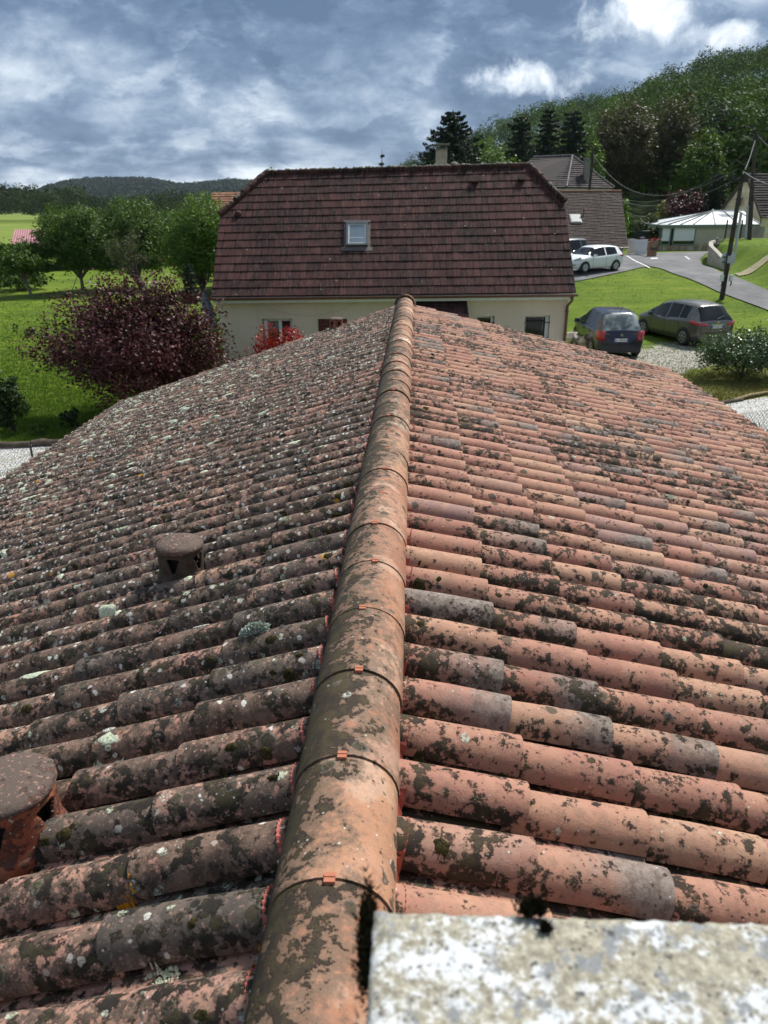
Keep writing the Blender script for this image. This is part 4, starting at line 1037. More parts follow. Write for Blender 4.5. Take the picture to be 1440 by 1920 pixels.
mb = MB(); mb.box((0, y0_+(y1_-y0_)*.32, .0405), (2*x_-2*fw-.01, .012, .003)); mb.build('blind_edge', whitep, so1)
rfr('flashing', [((0, -Hd/2-.09, -.015), (Wd+.30, .16, .012)), ((0, 0, -.02), (Wd+.16, Hd+.1, .02)), ((0, Hd/2+.05, -.0), (Wd+.16, .08, .04))], lead, nh, cS)
for (px, py, w_) in ((890, 351, .24), (977, 349, .22)):
    u, v = Huv(px, py); rfr('vent_tile', [((0, 0, .03), (w_, .16, .07)), ((0, .03, .085), (w_+.03, .22, .02))], brown_tile, nh, HP(u, v, .04))
u, v = Huv(447, 403); mb = MB(); mb.lathe([(.12, -.03), (.12, .02), (.09, .07), (.04, .10), (.001, .105)], 12); o = mb.build('vent_tile', brown_tile, nh); Mx = slope_R.copy(); Mx.translation = HP(u, v, .04); o.matrix_local = Mx; o.color = (.9, 0, 0, 1)
# chimneys
cream = simple('chimney_render', (.46, .40, .29), .85, .15, 6, bump=.3); conc = simple('concrete_grey', (.20, .19, .16), .9, .3, 10)
cb0 = at(828, 316, 28.0); mb = MB(); mb.box((cb0.x, cb0.y+.2, cb0.z+.05), (.40, .40, 1.15)); cst = mb.build('chimney_stack', cream, nh)
mb = MB(); zt = cb0.z+.625; mb.box((cb0.x, cb0.y+.2, zt+.025), (.46, .46, .05))
for a in (-.16, .16): 
    for c_ in (-.16, .16): mb.box((cb0.x+a, cb0.y+.2+c_, zt+.11), (.05, .05, .12))
mb.box((cb0.x, cb0.y+.2, zt+.195), (.56, .56, .05)); mb.build('chimney_top', conc, cst)
c1 = at(853, 316, 29.0); mb = MB(); mb.lathe([(.13, -.4), (.13, .12), (.11, .13)], 14, (c1.x, c1.y+.3, c1.z)); mb.lathe([(.17, .17), (.17, .20), (.06, .25), (.001, .26)], 14, (c1.x, c1.y+.3, c1.z)); mb.tube([(c1.x-.08, c1.y+.3, c1.z+.1), (c1.x-.08, c1.y+.3, c1.z+.2)], .012, 5); mb.tube([(c1.x+.08, c1.y+.3, c1.z+.1), (c1.x+.08, c1.y+.3, c1.z+.2)], .012, 5); mb.build('flue_pot', conc, nh)
# porch canopy with its own tiles
pc0, pc1 = wpt(786, 566), wpt(881, 564, WY-.75)
px0, px1 = pc0.x-.1, at(881, 590, 23.6).x; zt_, zb_ = ztop-.02, ztop-.62
mb = MB()
for r in range(4):
    for c_ in range(9):
        f0, f1 = r/4, (r+1)/4; x0 = px0+(px1-px0)*c_/9+.004; x1 = px0+(px1-px0)*(c_+1)/9-.004
        A_ = lambda f, h: (WY-1.15*(1-f), zb_+(zt_-zb_)*f+h)
        a, d_ = A_(f0, .05), A_(f1+.02, .015); e = A_(f0, .015)
        mb.add([(x0, a[0], a[1]), (x1, a[0], a[1]), (x1, d_[0], d_[1]), (x0, d_[0], d_[1]), (x0, e[0], e[1]), (x1, e[0], e[1])], [(0, 1, 2, 3), (4, 5, 1, 0)])
mb.extr([(px0, WY-1.15, zb_), (px0, WY, zt_), (px0, WY, zt_-.1), (px0, WY-1.15, zb_-.1)], (px1-px0, 0, 0))
o = mb.build('porch_roof', brown_tile, nh); o.color = (.45, .5, .5, 1)
for x_ in (px0+.1, px1-.1):
    mb = MB(); mb.box((x_, WY-1.0, (zb_-.1)/2), (.12, .12, zb_-.1)); mb.build('porch_post', wood_dark, nh)

# folded grey awning cloth on the left corner of the house
def grey_cloth():
    top = atY(381, 546, 25.6); bot = atY(409, 615, 25.2); t = thing('folded_parasol', 'closed grey fabric parasol leaning at the left corner of the cream house', 'parasol', (bot.x, bot.y, bot.z-.6))
    mb = MB(); b0 = Vector((0, 0, 0)); T_ = top-Vector((bot.x, bot.y, bot.z-.6)); n = 22; V = []; rows = 14
    for j in range(rows+1):
        f = j/rows; c_ = T_*(.18+.80*f); R_ = .13*(1-f)**.6+.03+.05*math.sin(f*3.1)
        for k in range(n):
            a = 2*math.pi*k/n; r_ = R_*(1+.35*math.cos(a*7+f*2)); V.append(c_+Vector((r_*math.cos(a), r_*math.sin(a), 0)))
    mb.add(V, [(j*n+k, j*n+(k+1) % n, (j+1)*n+(k+1) % n, (j+1)*n+k) for j in range(rows) for k in range(n)], True)
    mb.build('canopy', simple('grey_cloth', (.13, .145, .16), .85, .35, 9), t)
    mb = MB(); mb.tube([b0-Vector((0, 0, (bot.z-.6))), T_*1.02], .022, 8); mb.build('pole', greyal, t)
grey_cloth()
# ------------------------------------------------------------------ vegetation
def leafmat(name, stops, trans=.35, rough=.55, spec=.3):
    m, nt, b = newmat(name)
    a = nt.node('ShaderNodeAttribute', attribute_name='lv').outputs['Color']; r_, g_, b_ = nt.node('ShaderNodeSeparateColor', {'Color': a}).outputs[:3]
    c = nt.ramp(r_, stops); nt.set(b.inputs['Base Color'], c); b.inputs['Roughness'].default_value = rough; b.inputs['Specular IOR Level'].default_value = spec
    out = m.node_tree.nodes['Material Output']
    tr = nt.node('ShaderNodeBsdfTranslucent', {'Color': nt.mix(.5, c, nt.mix(1, c, (1.0, 1.0, .5), 'MULTIPLY'))})
    mx = nt.node('ShaderNodeMixShader', {0: trans, 1: b.outputs[0], 2: tr.outputs[0]}); nt.l.new(mx.outputs[0], out.inputs['Surface']); return m
def G(base, y=1.0, hi=1.5): 
    b = np.array(base)*1.25; return [(0, tuple(b*.55)), (.45, tuple(b)), (.8, tuple(b*np.array([1.35*y, 1.3, 1.05]))), (1, tuple(b*np.array([hi*1.25*y, hi*1.1, hi])))]
L_orch = leafmat('orchard_leaf', G((.050, .094, .013))); L_light = leafmat('light_leaf', G((.070, .130, .016), 1.1)); L_dark = leafmat('dark_leaf', G((.022, .042, .010)))
L_grey = leafmat('grey_green_leaf', G((.060, .075, .030))); L_plum = leafmat('purple_leaf', [(0, (.024, .004, .005)), (.5, (.058, .010, .012)), (.85, (.115, .024, .025)), (1, (.17, .065, .06))], .15, .5, .3)
L_red = leafmat('red_leaf', [(0, (.10, .006, .006)), (.5, (.28, .015, .015)), (.85, (.42, .035, .02)), (1, (.20, .16, .03))], .3, .4)
L_spr = leafmat('spruce_needle', G((.014, .028, .013), .9), .1); L_brn = leafmat('brown_green_leaf', G((.050, .050, .022), 1.05)); L_pal = leafmat('pale_yellow_leaf', G((.15, .16, .055)))
L_lime = leafmat('lime_leaf', G((.10, .20, .02))); L_shr = leafmat('glossy_shrub_leaf', G((.035, .070, .018), 1, 1.9), .25, .35, .6)
L_wood = leafmat('wood_leaf', [(0, (.020, .038, .008)), (.3, (.036, .070, .012)), (.6, (.062, .116, .017)), (.85, (.094, .155, .024)), (1, (.12, .17, .035))], .25, .7, .1)
L_far = leafmat('far_leaf', [(0, (.010, .024, .012)), (.5, (.020, .040, .018)), (1, (.034, .060, .026))], .1, .8, .1)
L_olive = leafmat('olive_leaf', G((.046, .062, .014))); L_grass = leafmat('grass_blade', [(0, (.05, .10, .008)), (.5, (.09, .165, .012)), (1, (.17, .24, .04))], .3)
L_dry = leafmat('dry_grass_blade', [(0, (.09, .07, .02)), (.5, (.17, .14, .05)), (1, (.12, .18, .03))], .3)
bark = simple('bark', (.060, .048, .036), .95, .4, 12, bump=.8); bark_l = simple('pale_bark', (.16, .14, .11), .95, .3, 12, bump=.6)

def leaves(P, N, size, rg, lv, aspect=.6, tri=False):
    """P (n,3) centres, N (n,3) preferred normals -> V, F, attr"""
    n = len(P); rn = N+rg.normal(0, .75, (n, 3)); rn /= np.linalg.norm(rn, axis=1)[:, None]+1e-9
    t = np.cross(rn, rg.normal(0, 1, (n, 3))); t /= np.linalg.norm(t, axis=1)[:, None]+1e-9; b = np.cross(rn, t)
    s = (size*(.6+.8*rg.random(n)))[:, None] if np.ndim(size) == 0 else (size*(.6+.8*rg.random(n)))[:, None]
    if tri:
        V = np.stack([P-t*s*.5-b*s*.3, P+t*s*.5-b*s*.3, P+b*s*.6], 1).reshape(-1, 3); Fc = np.arange(n*3).reshape(-1, 3); k = 3
    else:
        V = np.stack([P-t*s*.5, P-b*s*aspect*.5, P+t*s*.5, P+b*s*aspect*.5], 1).reshape(-1, 3); Fc = np.arange(n*4).reshape(-1, 4); k = 4
    A = np.repeat(np.stack([lv, lv, lv, np.ones(n)], 1), k, axis=0); return V, Fc, A
def crown_pts(rg, n, W, Hc, lobes, clump, fill=.35, shape='round'):
    """random points of a lobed crown centred at origin; returns P, N, clump value"""
    L = []; ga = 2.39996
    for i in range(lobes):
        f = (i+.5)/lobes; zz = 1-2*f*.93; rr_ = math.sqrt(max(0, 1-zz*zz)); a = i*ga+rg.random()*.8
        k = .55+.25*rg.random()
        L.append((rr_*math.cos(a)*W*k, rr_*math.sin(a)*W*k, zz*Hc*k, (.32+.22*rg.random())))
    L.append((0, 0, 0, .62)); L = np.array(L); nc = max(4, n//clump)
    li = rg.choice(len(L), nc, p=(L[:, 3]**2/np.sum(L[:, 3]**2))); d = rg.normal(0, 1, (nc, 3)); d /= np.linalg.norm(d, axis=1)[:, None]
    d[:, 2] = np.where(d[:, 2] < -.3, d[:, 2]*.6, d[:, 2])
    rad_ = np.where(rg.random(nc) < fill, rg.random(nc)**.5, .85+.22*rg.random(nc))
    Cc = L[li, :3]+d*rad_[:, None]*L[li, 3][:, None]*np.array([W, W, Hc]); cv = rg.random(nc)
    k = rg.integers(0, nc, n); sp = .085*(W+Hc)/2*(1+.0*rg.random(n)); P = Cc[k]+rg.normal(0, 1, (n, 3))*sp[:, None]
    Nn = P/np.array([W, W, Hc]); Nn /= np.linalg.norm(Nn, axis=1)[:, None]+1e-9; Nn = Nn*.6+np.array([0, 0, .55])
    return P, Nn, cv[k], L
def tree(name, label, cat, base, height, width, mat, n=6000, leaf=.14, trunk=.12, trunk_h=.3, lobes=9, seed=1, group=None, barkm=None, lean=(0, 0), clump=22, fill=.35, depth=None, flat=.5, stems=1, bh=None, sub=True):
    rg = np.random.default_rng(seed); base = Vector(base); t = thing(name, label, cat, base, 0, group)
    W = width/2; th = height*trunk_h; Hc = (height-th)/2*1.02; cc = np.array([lean[0], lean[1], th+Hc*.98])
    P, Nn, cv, L = crown_pts(rg, n, W*.92, Hc*.95, lobes, clump, fill)
    lv = np.clip(cv*.55+rg.random(n)*.45, 0, .999)
    V, Fc, A = leaves(P+cc, Nn, leaf, rg, lv); link('crown', npmesh('crown', V, Fc, mat, False, A, 'lv'), t)
    if trunk > 0:
        mb = MB(); bm_ = barkm or bark
        for s_ in range(stems):
            off = Vector((rg.normal(0, .12), rg.normal(0, .12), 0)) if stems > 1 else Vector((0, 0, 0))
            top = Vector((lean[0]*.75, lean[1]*.75, th+Hc*.5)); p1 = Vector((lean[0]*.3+rg.normal(0, .04), lean[1]*.3, th*.6)); mb.tube([off, off*.8+p1, top], [trunk, trunk*.8, trunk*.5], 9)
        for l in L[:-1]:
            e = Vector(l[:3]+cc); s0 = Vector((lean[0]*.45, lean[1]*.45, th*(.75+.3*rg.random()))); m_ = s0.lerp(e, .5)+Vector((0, 0, -.08*height*rg.random()))
            mb.tube([s0, m_, e], [trunk*.42, trunk*.26, trunk*.08], 6)
            for k in range(3):
                e2 = e+Vector(rg.normal(0, 1, 3))*W*.25; mb.tube([m_.lerp(e, .3+.5*rg.random()), e2], [trunk*.14, trunk*.04], 4, caps=False)
        mb.build('trunk', bm_, t)
    return t
def conifer(name, label, base, height, width, mat, seed=1, n_whorl=26, spray=60, droop=.35, leaf=.22, start=.08, group=None, cat='conifer', power=.85, gap=.0):
    rg = np.random.default_rng(seed); t = thing(name, label, cat, base, 0, group); Pp = []; Nn = []; br = MB()
    br.tube([(0, 0, 0), (0, 0, height*.6), (0, 0, height)], [height*.022, height*.012, .02], 8)
    for w_ in range(n_whorl):
        f = start+(1-start)*(w_/n_whorl); z = f*height; R_ = width/2*(1-f)**power*(.75+.4*rg.random())+.03*width
        nb = 7 if f < .8 else 5
        for k in range(nb):
            if rg.random() < gap: continue
            a = 2*math.pi*(k+rg.random()*.7)/nb+w_; Rk = R_*(.7+.4*rg.random()); d = np.array([math.cos(a), math.sin(a), 0])
            tt = rg.random(spray)**.7; side = rg.normal(0, .13, spray)*Rk*(1.1-tt)*1.3
            p = d[None]*tt[:, None]*Rk + np.cross(d, [0, 0, 1])[None]*side[:, None]
            p[:, 2] = z-droop*Rk*tt*(1.3-.7*tt)*1.0+.12*Rk*tt**3 - np.abs(side)*.35 - rg.random(spray)*.10*Rk
            Pp.append(p); Nn.append(np.tile(d*.3+np.array([0, 0, .7]), (spray, 1)))
            if f < .85: br.tube([(0, 0, z), tuple(d*Rk*.8+np.array([0, 0, z-droop*Rk*.6]))], [.03, .01], 4, caps=False)
    P = np.concatenate(Pp); N_ = np.concatenate(Nn); lv = np.clip(rg.random(len(P)), 0, .999); V, Fc, A = leaves(P, N_, leaf, rg, lv, .45)
    link('foliage', npmesh('foliage', V, Fc, mat, False, A, 'lv'), t); br.build('trunk', bark, t); return t
def gpt(px, py): return atG(px, py)
def bush(name, label, cat, base, height, width, mat, n=3000, leaf=.1, seed=1, group=None, **k):
    return tree(name, label, cat, base, height, width, mat, n=n, leaf=leaf, trunk=k.pop('trunk', .03), trunk_h=k.pop('trunk_h', .04), seed=seed, group=group, **k)
def onY(px, py_top, Y): return atY(px, py_top, Y)
def by_px(px, ytop, Y, wpx):
    """ground position, height and width of a thing whose top shows at ytop and which is wpx pixels wide, at world distance Y"""
    p = atY(px, ytop, Y); g = tz(p.x, p.y); dep = (p-Vector((0, 0, CAMZ))).dot(_f); return Vector((p.x, p.y, g-.02)), p.z-g, wpx/F*dep

# left orchard
g = atG(60, 556); b_, h_, w_ = by_px(45, 451, g.y, 125); b_.x = g.x; tree('fruit_tree', 'small fruit tree with forked pale trunk at far left of the lawn', 'tree', b_, h_, w_, L_orch, 9000, .17, .10, .34, 9, 31, 'trees on the left lawn', bark_l, (-.5, 0))
g = atG(156, 549); b_, h_, w_ = by_px(140, 388, g.y, 136); tree('fruit_tree', 'dark fruit tree with straight trunk beside the slanting grey prop', 'tree', (g.x, g.y, -.02), h_, w_, L_orch, 24000, .15, .13, .20, 13, 32, 'trees on the left lawn', bark_l)
gy = g.y
g = atG(266, 543); b_, h_, w_ = by_px(240, 381, g.y, 184); tree('fruit_tree', 'widest dark green fruit tree behind the leaning old trunk', 'tree', (g.x, g.y, -.02), h_, w_, L_orch, 30000, .16, .14, .18, 14, 33, 'trees on the left lawn', bark, (-.8, 0))
g = atG(282, 568); b_, h_, w_ = by_px(258, 425, g.y, 88); tree('old_leaning_tree', 'thin greyish old tree with crooked dark leaning trunk on the lawn', 'tree', (g.x, g.y, -.02), h_, w_, L_grey, 2600, .10, .20, .36, 8, 34, 'trees on the left lawn', bark, (-1.1, 0), fill=.6)
b_, h_, w_ = by_px(365, 372, 50, 156); tree('broad_tree', 'large lighter green bushy tree beside the left edge of the brown tiled roof', 'tree', b_, h_, w_, L_light, 30000, .15, .16, .08, 15, 35, 'trees on the left lawn', bark)
b_, h_, w_ = by_px(352, 492, 46, 44); conifer('small_conifer', 'small dense dark conifer under the lighter green tree', b_, h_, w_, L_spr, 36, 16, 40, .1, .14, .02, cat='conifer', power=.45)
b_, h_, w_ = by_px(428, 388, 62, 70); tree('broad_tree', 'dim green tree partly hidden behind the left roof edge and the old red tiles', 'tree', b_, h_, w_, L_olive, 5000, .2, .15, .2, 9, 37)
for i, (px, yt, Y, wp, lab) in enumerate([(110, 425, 74, 110, 'dim tree filling the gap behind the small forked fruit tree'), (195, 405, 76, 130, 'dim tree behind the gap between the two dark fruit trees'), (300, 398, 78, 120, 'dim tree behind the gap left of the lighter green tree'), (410, 402, 80, 90, 'dim tree behind the lighter green tree near the old red roof')]):
    b_, h_, w_ = by_px(px, yt, Y, wp); tree('background_tree', lab, 'tree', b_, h_, w_, L_dark if i % 2 else L_orch, 7000, .22, .14, .12, 11, 40+i, 'trees closing the back of the lawn')
# prop against tree
p0, p1 = atG(132, 552), atY(147, 512, gy); t = thing('prop_pole', 'thin slanting grey pole propped beside the dark fruit tree', 'pole', p0); mb = MB(); mb.tube([(0, 0, 0), p1-p0], .025, 6); mb.build('rod', simple('grey_wood', (.13, .12, .10), .9), t)
# hedges and shrubs behind the lawn
for i, (px, yt, Y, wp, m_, lab) in enumerate([(28, 508, 54, 120, L_orch, 'low rounded hedge with pale flowers at the far left lawn edge'), (110, 496, 74, 150, L_dark, 'dark hedge behind the small forked fruit tree'), (215, 490, 78, 150, L_dark, 'dark hedge between the trunks in the middle of the lawn edge'), (330, 490, 80, 140, L_dark, 'dark hedge under the lighter green bushy tree')]):
    b_, h_, w_ = by_px(px, yt, Y, wp); bush('hedge', lab, 'hedge', b_, h_, w_, m_, 3800, .20, 50+i, 'hedges closing the left lawn', lobes=12)
b_, h_, w_ = by_px(47, 601, 33.5, 14); b_.x = at(43, 600, 33.5).x; bush('sapling', 'tiny thin sapling alone in the open lawn', 'sapling', b_, h_*1.05, w_, L_orch, 150, .09, 60, trunk=.012, trunk_h=.3, lobes=5)
b_, h_, w_ = by_px(55, 617, 33.4, 24); bush('low_bush', 'low dark tuft of leaves at the foot of the tiny sapling', 'bush', b_, h_*1.1, w_, L_dark, 450, .09, 61, lobes=5)

# purple bush by the near house
b_, h_, w_ = by_px(250, 540, 20.0, 330); tree('purple_plum_bush', 'large purple leaved plum bush between the lawn and the canal tile roof', 'bush', b_, h_*.95, w_*.92, L_plum, 34000, .085, .07, .08, 22, 70, None, bark, (0, 0), 40, .42)
b_, h_, w_ = by_px(212, 512, 20.6, 60); rg = np.random.default_rng(5)
def sprays(name, label, cat, pts, mat, leaf, nper, parent_base, seed=1, stemr=.012, group=None, spread=.10, bk=None):
    rg = np.random.default_rng(seed); t = thing(name, label, cat, parent_base, 0, group); mb = MB(); PP = []
    for (a, b2) in pts:
        a = Vector(a)-Vector(parent_base); b2 = Vector(b2)-Vector(parent_base); m_ = a.lerp(b2, .5)+Vector(rg.normal(0, .06, 3)); mb = MB(); mb.tube([a, m_, b2], [stemr, stemr*.7, stemr*.2], 5); mb.build('stem', bk or bark, t)
        for k in range(nper):
            f = .25+.75*rg.random(); q = (a.lerp(m_, f*2) if f < .5 else m_.lerp(b2, f*2-1)); PP.append(np.array(q)+rg.normal(0, spread, 3))
    PP = np.array(PP); V, Fc, A = leaves(PP, np.tile([0, 0, .6], (len(PP), 1)), leaf, rg, rg.random(len(PP))*.999); link('foliage', npmesh('foliage', V, Fc, mat, False, A, 'lv'), t); return t
S_ = []
bb = Vector((b_.x, 20.3, 0))
for (px, py, rx, ry) in [(232, 515, 235, 600), (205, 535, 230, 620), (268, 540, 260, 620), (160, 555, 220, 640), (140, 580, 200, 660), (78, 680, 190, 690), (100, 655, 190, 670), (85, 668, 180, 700), (330, 560, 290, 650), (375, 600, 300, 680), (405, 650, 310, 700), (418, 668, 320, 700), (130, 640, 200, 680), (180, 560, 220, 640), (300, 545, 270, 630), (352, 580, 290, 660)]:
    S_.append((atY(rx, ry, 20.2), atY(px, py, 20.0+.5*rg.normal())))
for k in range(46):
    a = math.pi*(.02+.96*k/45)+rg.normal(0, .05); f_ = 1.02+.26*rg.random(); px, py = 250+172*f_*math.cos(a), 690-150*f_*math.sin(a); S_.append((atY(250+172*.6*math.cos(a), 690-150*.6*math.sin(a), 20.2), atY(px, py, 20.0+.7*rg.normal())))
sprays('purple_plum_branches', 'long purple shoots sticking out of the big purple plum bush', 'branch', S_, L_plum, .085, 120, (bb.x, 20.2, 0), 71, .02, None, .15)
b_, h_, w_ = by_px(3, 690, 18.2, 66); tree('dark_shrub', 'dark green shrub cut by the left edge above the white gravel', 'shrub', b_, h_, w_, L_dark, 5000, .075, .04, .05, 8, 72)
b_, h_, w_ = by_px(128, 762, 18.6, 44); bush('low_bush', 'small dark green bush on the lawn left of the purple bush', 'bush', b_, h_, w_, L_dark, 900, .07, 73, lobes=6)
b_, h_, w_ = by_px(75, 790, 18.0, 36); bush('low_bush', 'flat green weed clump on the lawn above the log edging', 'bush', b_, h_, w_, L_orch, 400, .07, 74, lobes=5)
b_, h_, w_ = by_px(528, 614, 22.4, 112); tree('red_photinia', 'bright red leaved shrub below the white framed window', 'shrub', b_, h_, w_, L_red, 9000, .075, .04, .05, 9, 75, None, bark, (0, 0), 14, .4)
S_ = []; rg = np.random.default_rng(8)
for (px, py, rx, ry) in [(505, 612, 505, 660), (545, 611, 540, 660), (555, 618, 550, 660), (568, 622, 560, 655), (464, 646, 462, 690), (461, 655, 466, 690)]: S_.append((atY(rx, ry, 22.4), atY(px, py, 22.4)))
sprays('red_shoots', 'slender red tipped shoots rising around the red shrub', 'shoots', S_, L_red, .06, 26, (atY(505, 660, 22.4).x, 22.4, 0), 76, .006, None, .04)
S_ = [(atY(rx, ry, 22.9), atY(px, py, 22.9)) for (px, py, rx, ry) in [(422, 648, 428, 700), (432, 650, 436, 700), (440, 655, 438, 700), (446, 660, 440, 700), (426, 642, 430, 700), (452, 672, 448, 700)]]
sprays('dry_stems', 'thin dry reddish stems against the lower left of the cream wall', 'plant', S_, L_brn, .05, 26, (atY(435, 700, 22.9).x, 22.9, 0), 77, .006, None, .04)
b_, h_, w_ = by_px(398, 598, 24.0, 34); bush('corner_shrub', 'fresh green shrub at the left corner of the cream house', 'shrub', b_, h_, w_, L_lime, 1600, .08, 78, lobes=7)
b_, h_, w_ = by_px(392, 640, 22.6, 46); bush('corner_shrub', 'mixed dim shrub with a few yellow blooms behind the purple bush', 'shrub', b_, h_, w_, L_olive, 1600, .08, 79, lobes=7)
t = thing('yellow_flowers', 'two yellow flower heads behind the right side of the purple bush', 'flowers', atY(366, 661, 21.2)); yp = simple('yellow_petal', (.62, .55, .04), .7)
for q in ((0, 0, 0), (.13, 0, .06)):
    mb = MB(); mb.lathe([(.001, .03), (.03, .02), (.045, 0), (.02, -.02)], 8, q); mb.build('bloom', yp, t); mb = MB(); mb.tube([(q[0], 0, q[2]-.02), (q[0]*.4, 0, -.9)], .006, 4); mb.build('stem', bark, t)
mb = None
t = thing('potted_plant', 'small dry plant in a clay pot in front of the cream wall', 'plant', atY(950, 628, 23.9)); mb = MB(); mb.lathe([(.001, -.02), (.14, -.02), (.18, .14), (.15, .14), (.14, .08), (.001, .08)], 14, (0, 0, -.14)); mb.build('pot', simple('terracotta', (.40, .16, .10), .8), t)
rg = np.random.default_rng(3); dsm = simple('dry_stem', (.35, .24, .17), .9)
for k in range(9): mb = MB(); mb.tube([(0, 0, -.02), (rg.normal(0, .05), 0, .12), (rg.normal(-.03, .09), 0, .26+.05*rg.random())], .007, 4); mb.build('stem', dsm, t)

# right: shrub by the gravel
b_, h_, w_ = by_px(1405, 618, 24.0, 190); tree('leafy_shrub', 'big glossy green shrub at the right edge beside the gravel drive', 'shrub', b_, h_*1.05, w_, L_shr, 9000, .085, .05, .06, 13, 80, None, bark, (0, 0), 14, .5)
S_ = []; rg = np.random.default_rng(8); bb = Vector((b_.x, 24, 0))
for (px, py) in [(1310, 668), (1325, 640), (1335, 625), (1360, 628), (1405, 622), (1435, 612), (1315, 655), (1345, 690), (1380, 618), (1450, 600)]: S_.append((bb+Vector((rg.normal(-.6, .2), 0, .5)), atY(px, py, 23.6+.3*rg.normal())))
sprays('leafy_shoots', 'arching leafy shoots of the glossy shrub over the gravel drive', 'branch', S_, L_shr, .085, 90, (bb.x, 24, 0), 81, .014, None, .13)

# ---- right hillside trees
hb_ = [(1172, 196, 96, 128, L_brn, 'tall brownish green tree left of the pair behind the conservatory', 'tree', 17000), (1268, 192, 99, 98, L_brn, 'tall brown tinged tree right of the pair behind the conservatory', 'tree', 13000),
       (1370, 172, 104, 140, L_dark, 'huge dark green tree behind the stone gable house', 'tree', 14000), (1450, 190, 98, 120, L_dark, 'dark green tree at the right edge behind the utility poles', 'tree', 9000), (1322, 262, 88, 92, L_orch, 'mid green tree rising right above the white conservatory', 'tree', 9000)]
for i, (px, yt, Y, wp, m_, lab, cat, n_) in enumerate(hb_):
    b_, h_, w_ = by_px(px, yt, Y, wp); tree('hillside_tree', lab, cat, b_, h_, w_, m_, n_, .30, .22, .22, 15, 90+i, 'tall trees at the foot of the right hill', bark, (0, 0), 20, .3)
for i, (px, yt, Y, wp, lab) in enumerate([(978, 212, 98, 64, 'leftmost tall dark fir behind the hipped grey roof'), (1030, 196, 104, 60, 'middle tall dark fir above the hipped grey roof'), (1078, 200, 101, 62, 'rightmost tall dark fir above the hipped grey roof')]):
    b_, h_, w_ = by_px(px, yt, Y, wp); conifer('tall_fir', lab, b_, h_, w_*1.7, L_spr, 100+i, 30, 60, .5, .42, .02, 'dark firs on the hillside', power=.42)
b_, h_, w_ = by_px(915, 262, 84, 110); tree('hillside_tree', 'fresh green tree between the big spruce and the tall firs', 'tree', b_, h_, w_, L_light, 9000, .28, .2, .15, 12, 110, 'tall trees at the foot of the right hill')
b_, h_, w_ = by_px(960, 290, 80, 60); tree('hillside_tree', 'low light green tree just above the right end of the brown roof ridge', 'tree', b_, h_, w_, L_light, 5000, .25, .15, .15, 9, 111, 'tall trees at the foot of the right hill')
b_, h_, w_ = by_px(1112, 268, 90, 52); tree('hillside_tree', 'yellow green tree beside the wooden pole above the hipped roof', 'tree', b_, h_, w_, L_light, 4500, .25, .15, .15, 9, 112, 'tall trees at the foot of the right hill')
b_, h_, w_ = by_px(850, 204, 68, 118); conifer('spruce', 'big dark spruce standing behind the chimney of the brown roof', b_, h_, w_*3.7, L_spr, 120, 50, 150, .28, .24, .05, power=.95, gap=.15)
b_, h_, w_ = by_px(716, 277, 240, 26); conifer('far_conifer', 'lone distant conifer on the low ridge left of the spruce', b_, h_, w_, L_spr, 121, 9, 40, .1, .9, .1, power=.6, gap=.2)
b_, h_, w_ = by_px(1292, 352, 78, 92); tree('purple_tree', 'dark purple leaved tree behind the white conservatory roof', 'tree', b_, h_, w_, L_plum, 6500, .24, .12, .1, 10, 122)
b_, h_, w_ = by_px(1350, 322, 76, 52); conifer('tall_cypress', 'dark green cypress next to the stone gable', b_, h_, w_*1.2, L_spr, 123, 26, 50, .1, .25, .02, power=.35)
b_, h_, w_ = by_px(1251, 374, 80, 36); bush('pale_bush', 'pale yellowish bush left of the purple tree', 'bush', b_, h_, w_, L_pal, 1400, .22, 124, lobes=7)
b_, h_, w_ = by_px(1172, 368, 66, 26); bush('lime_shrub', 'bright lime green shrub at the right edge of the small brown roof', 'shrub', b_, h_, w_, L_lime, 1500, .18, 125, lobes=7)
b_, h_, w_ = by_px(1222, 384, 70, 34); bush('pale_bush', 'thin yellow green bush behind the parked car and brick pillar', 'bush', b_, h_, w_, L_olive, 900, .18, 126, lobes=7)
for i, (px, yt, Y, wp, m_, lab) in enumerate([(1205, 408, 72, 66, L_dark, 'dark clipped hedge behind the white gate'), (1182, 429, 67, 18, L_orch, 'small round green bush left of the dark driveway gate'), (1226, 423, 67, 26, L_olive, 'small round bronze green bush at the left end of the conservatory'), (1275, 400, 74, 60, L_dark, 'dark shrub mass behind the left end of the conservatory')]):
    b_, h_, w_ = by_px(px, yt, Y, wp); bush('garden_hedge', lab, 'hedge', b_, h_, w_, m_, 2200, .17, 130+i, 'clipped greenery behind the gate', lobes=8)
# shoots showing over the ridge of the brown roof
b_, h_, w_ = by_px(492, 322, 34.5, 60); tree('birch_top', 'sunlit tree top peeping over the left end of the brown roof ridge', 'tree', b_, h_, w_, L_light, 1500, .13, .07, .3, 8, 140)
b_, h_, w_ = by_px(460, 342, 36, 40); tree('birch_top', 'yellow green foliage beside the left hip of the brown roof', 'tree', b_, h_, w_, L_light, 1600, .13, .07, .3, 8, 141)

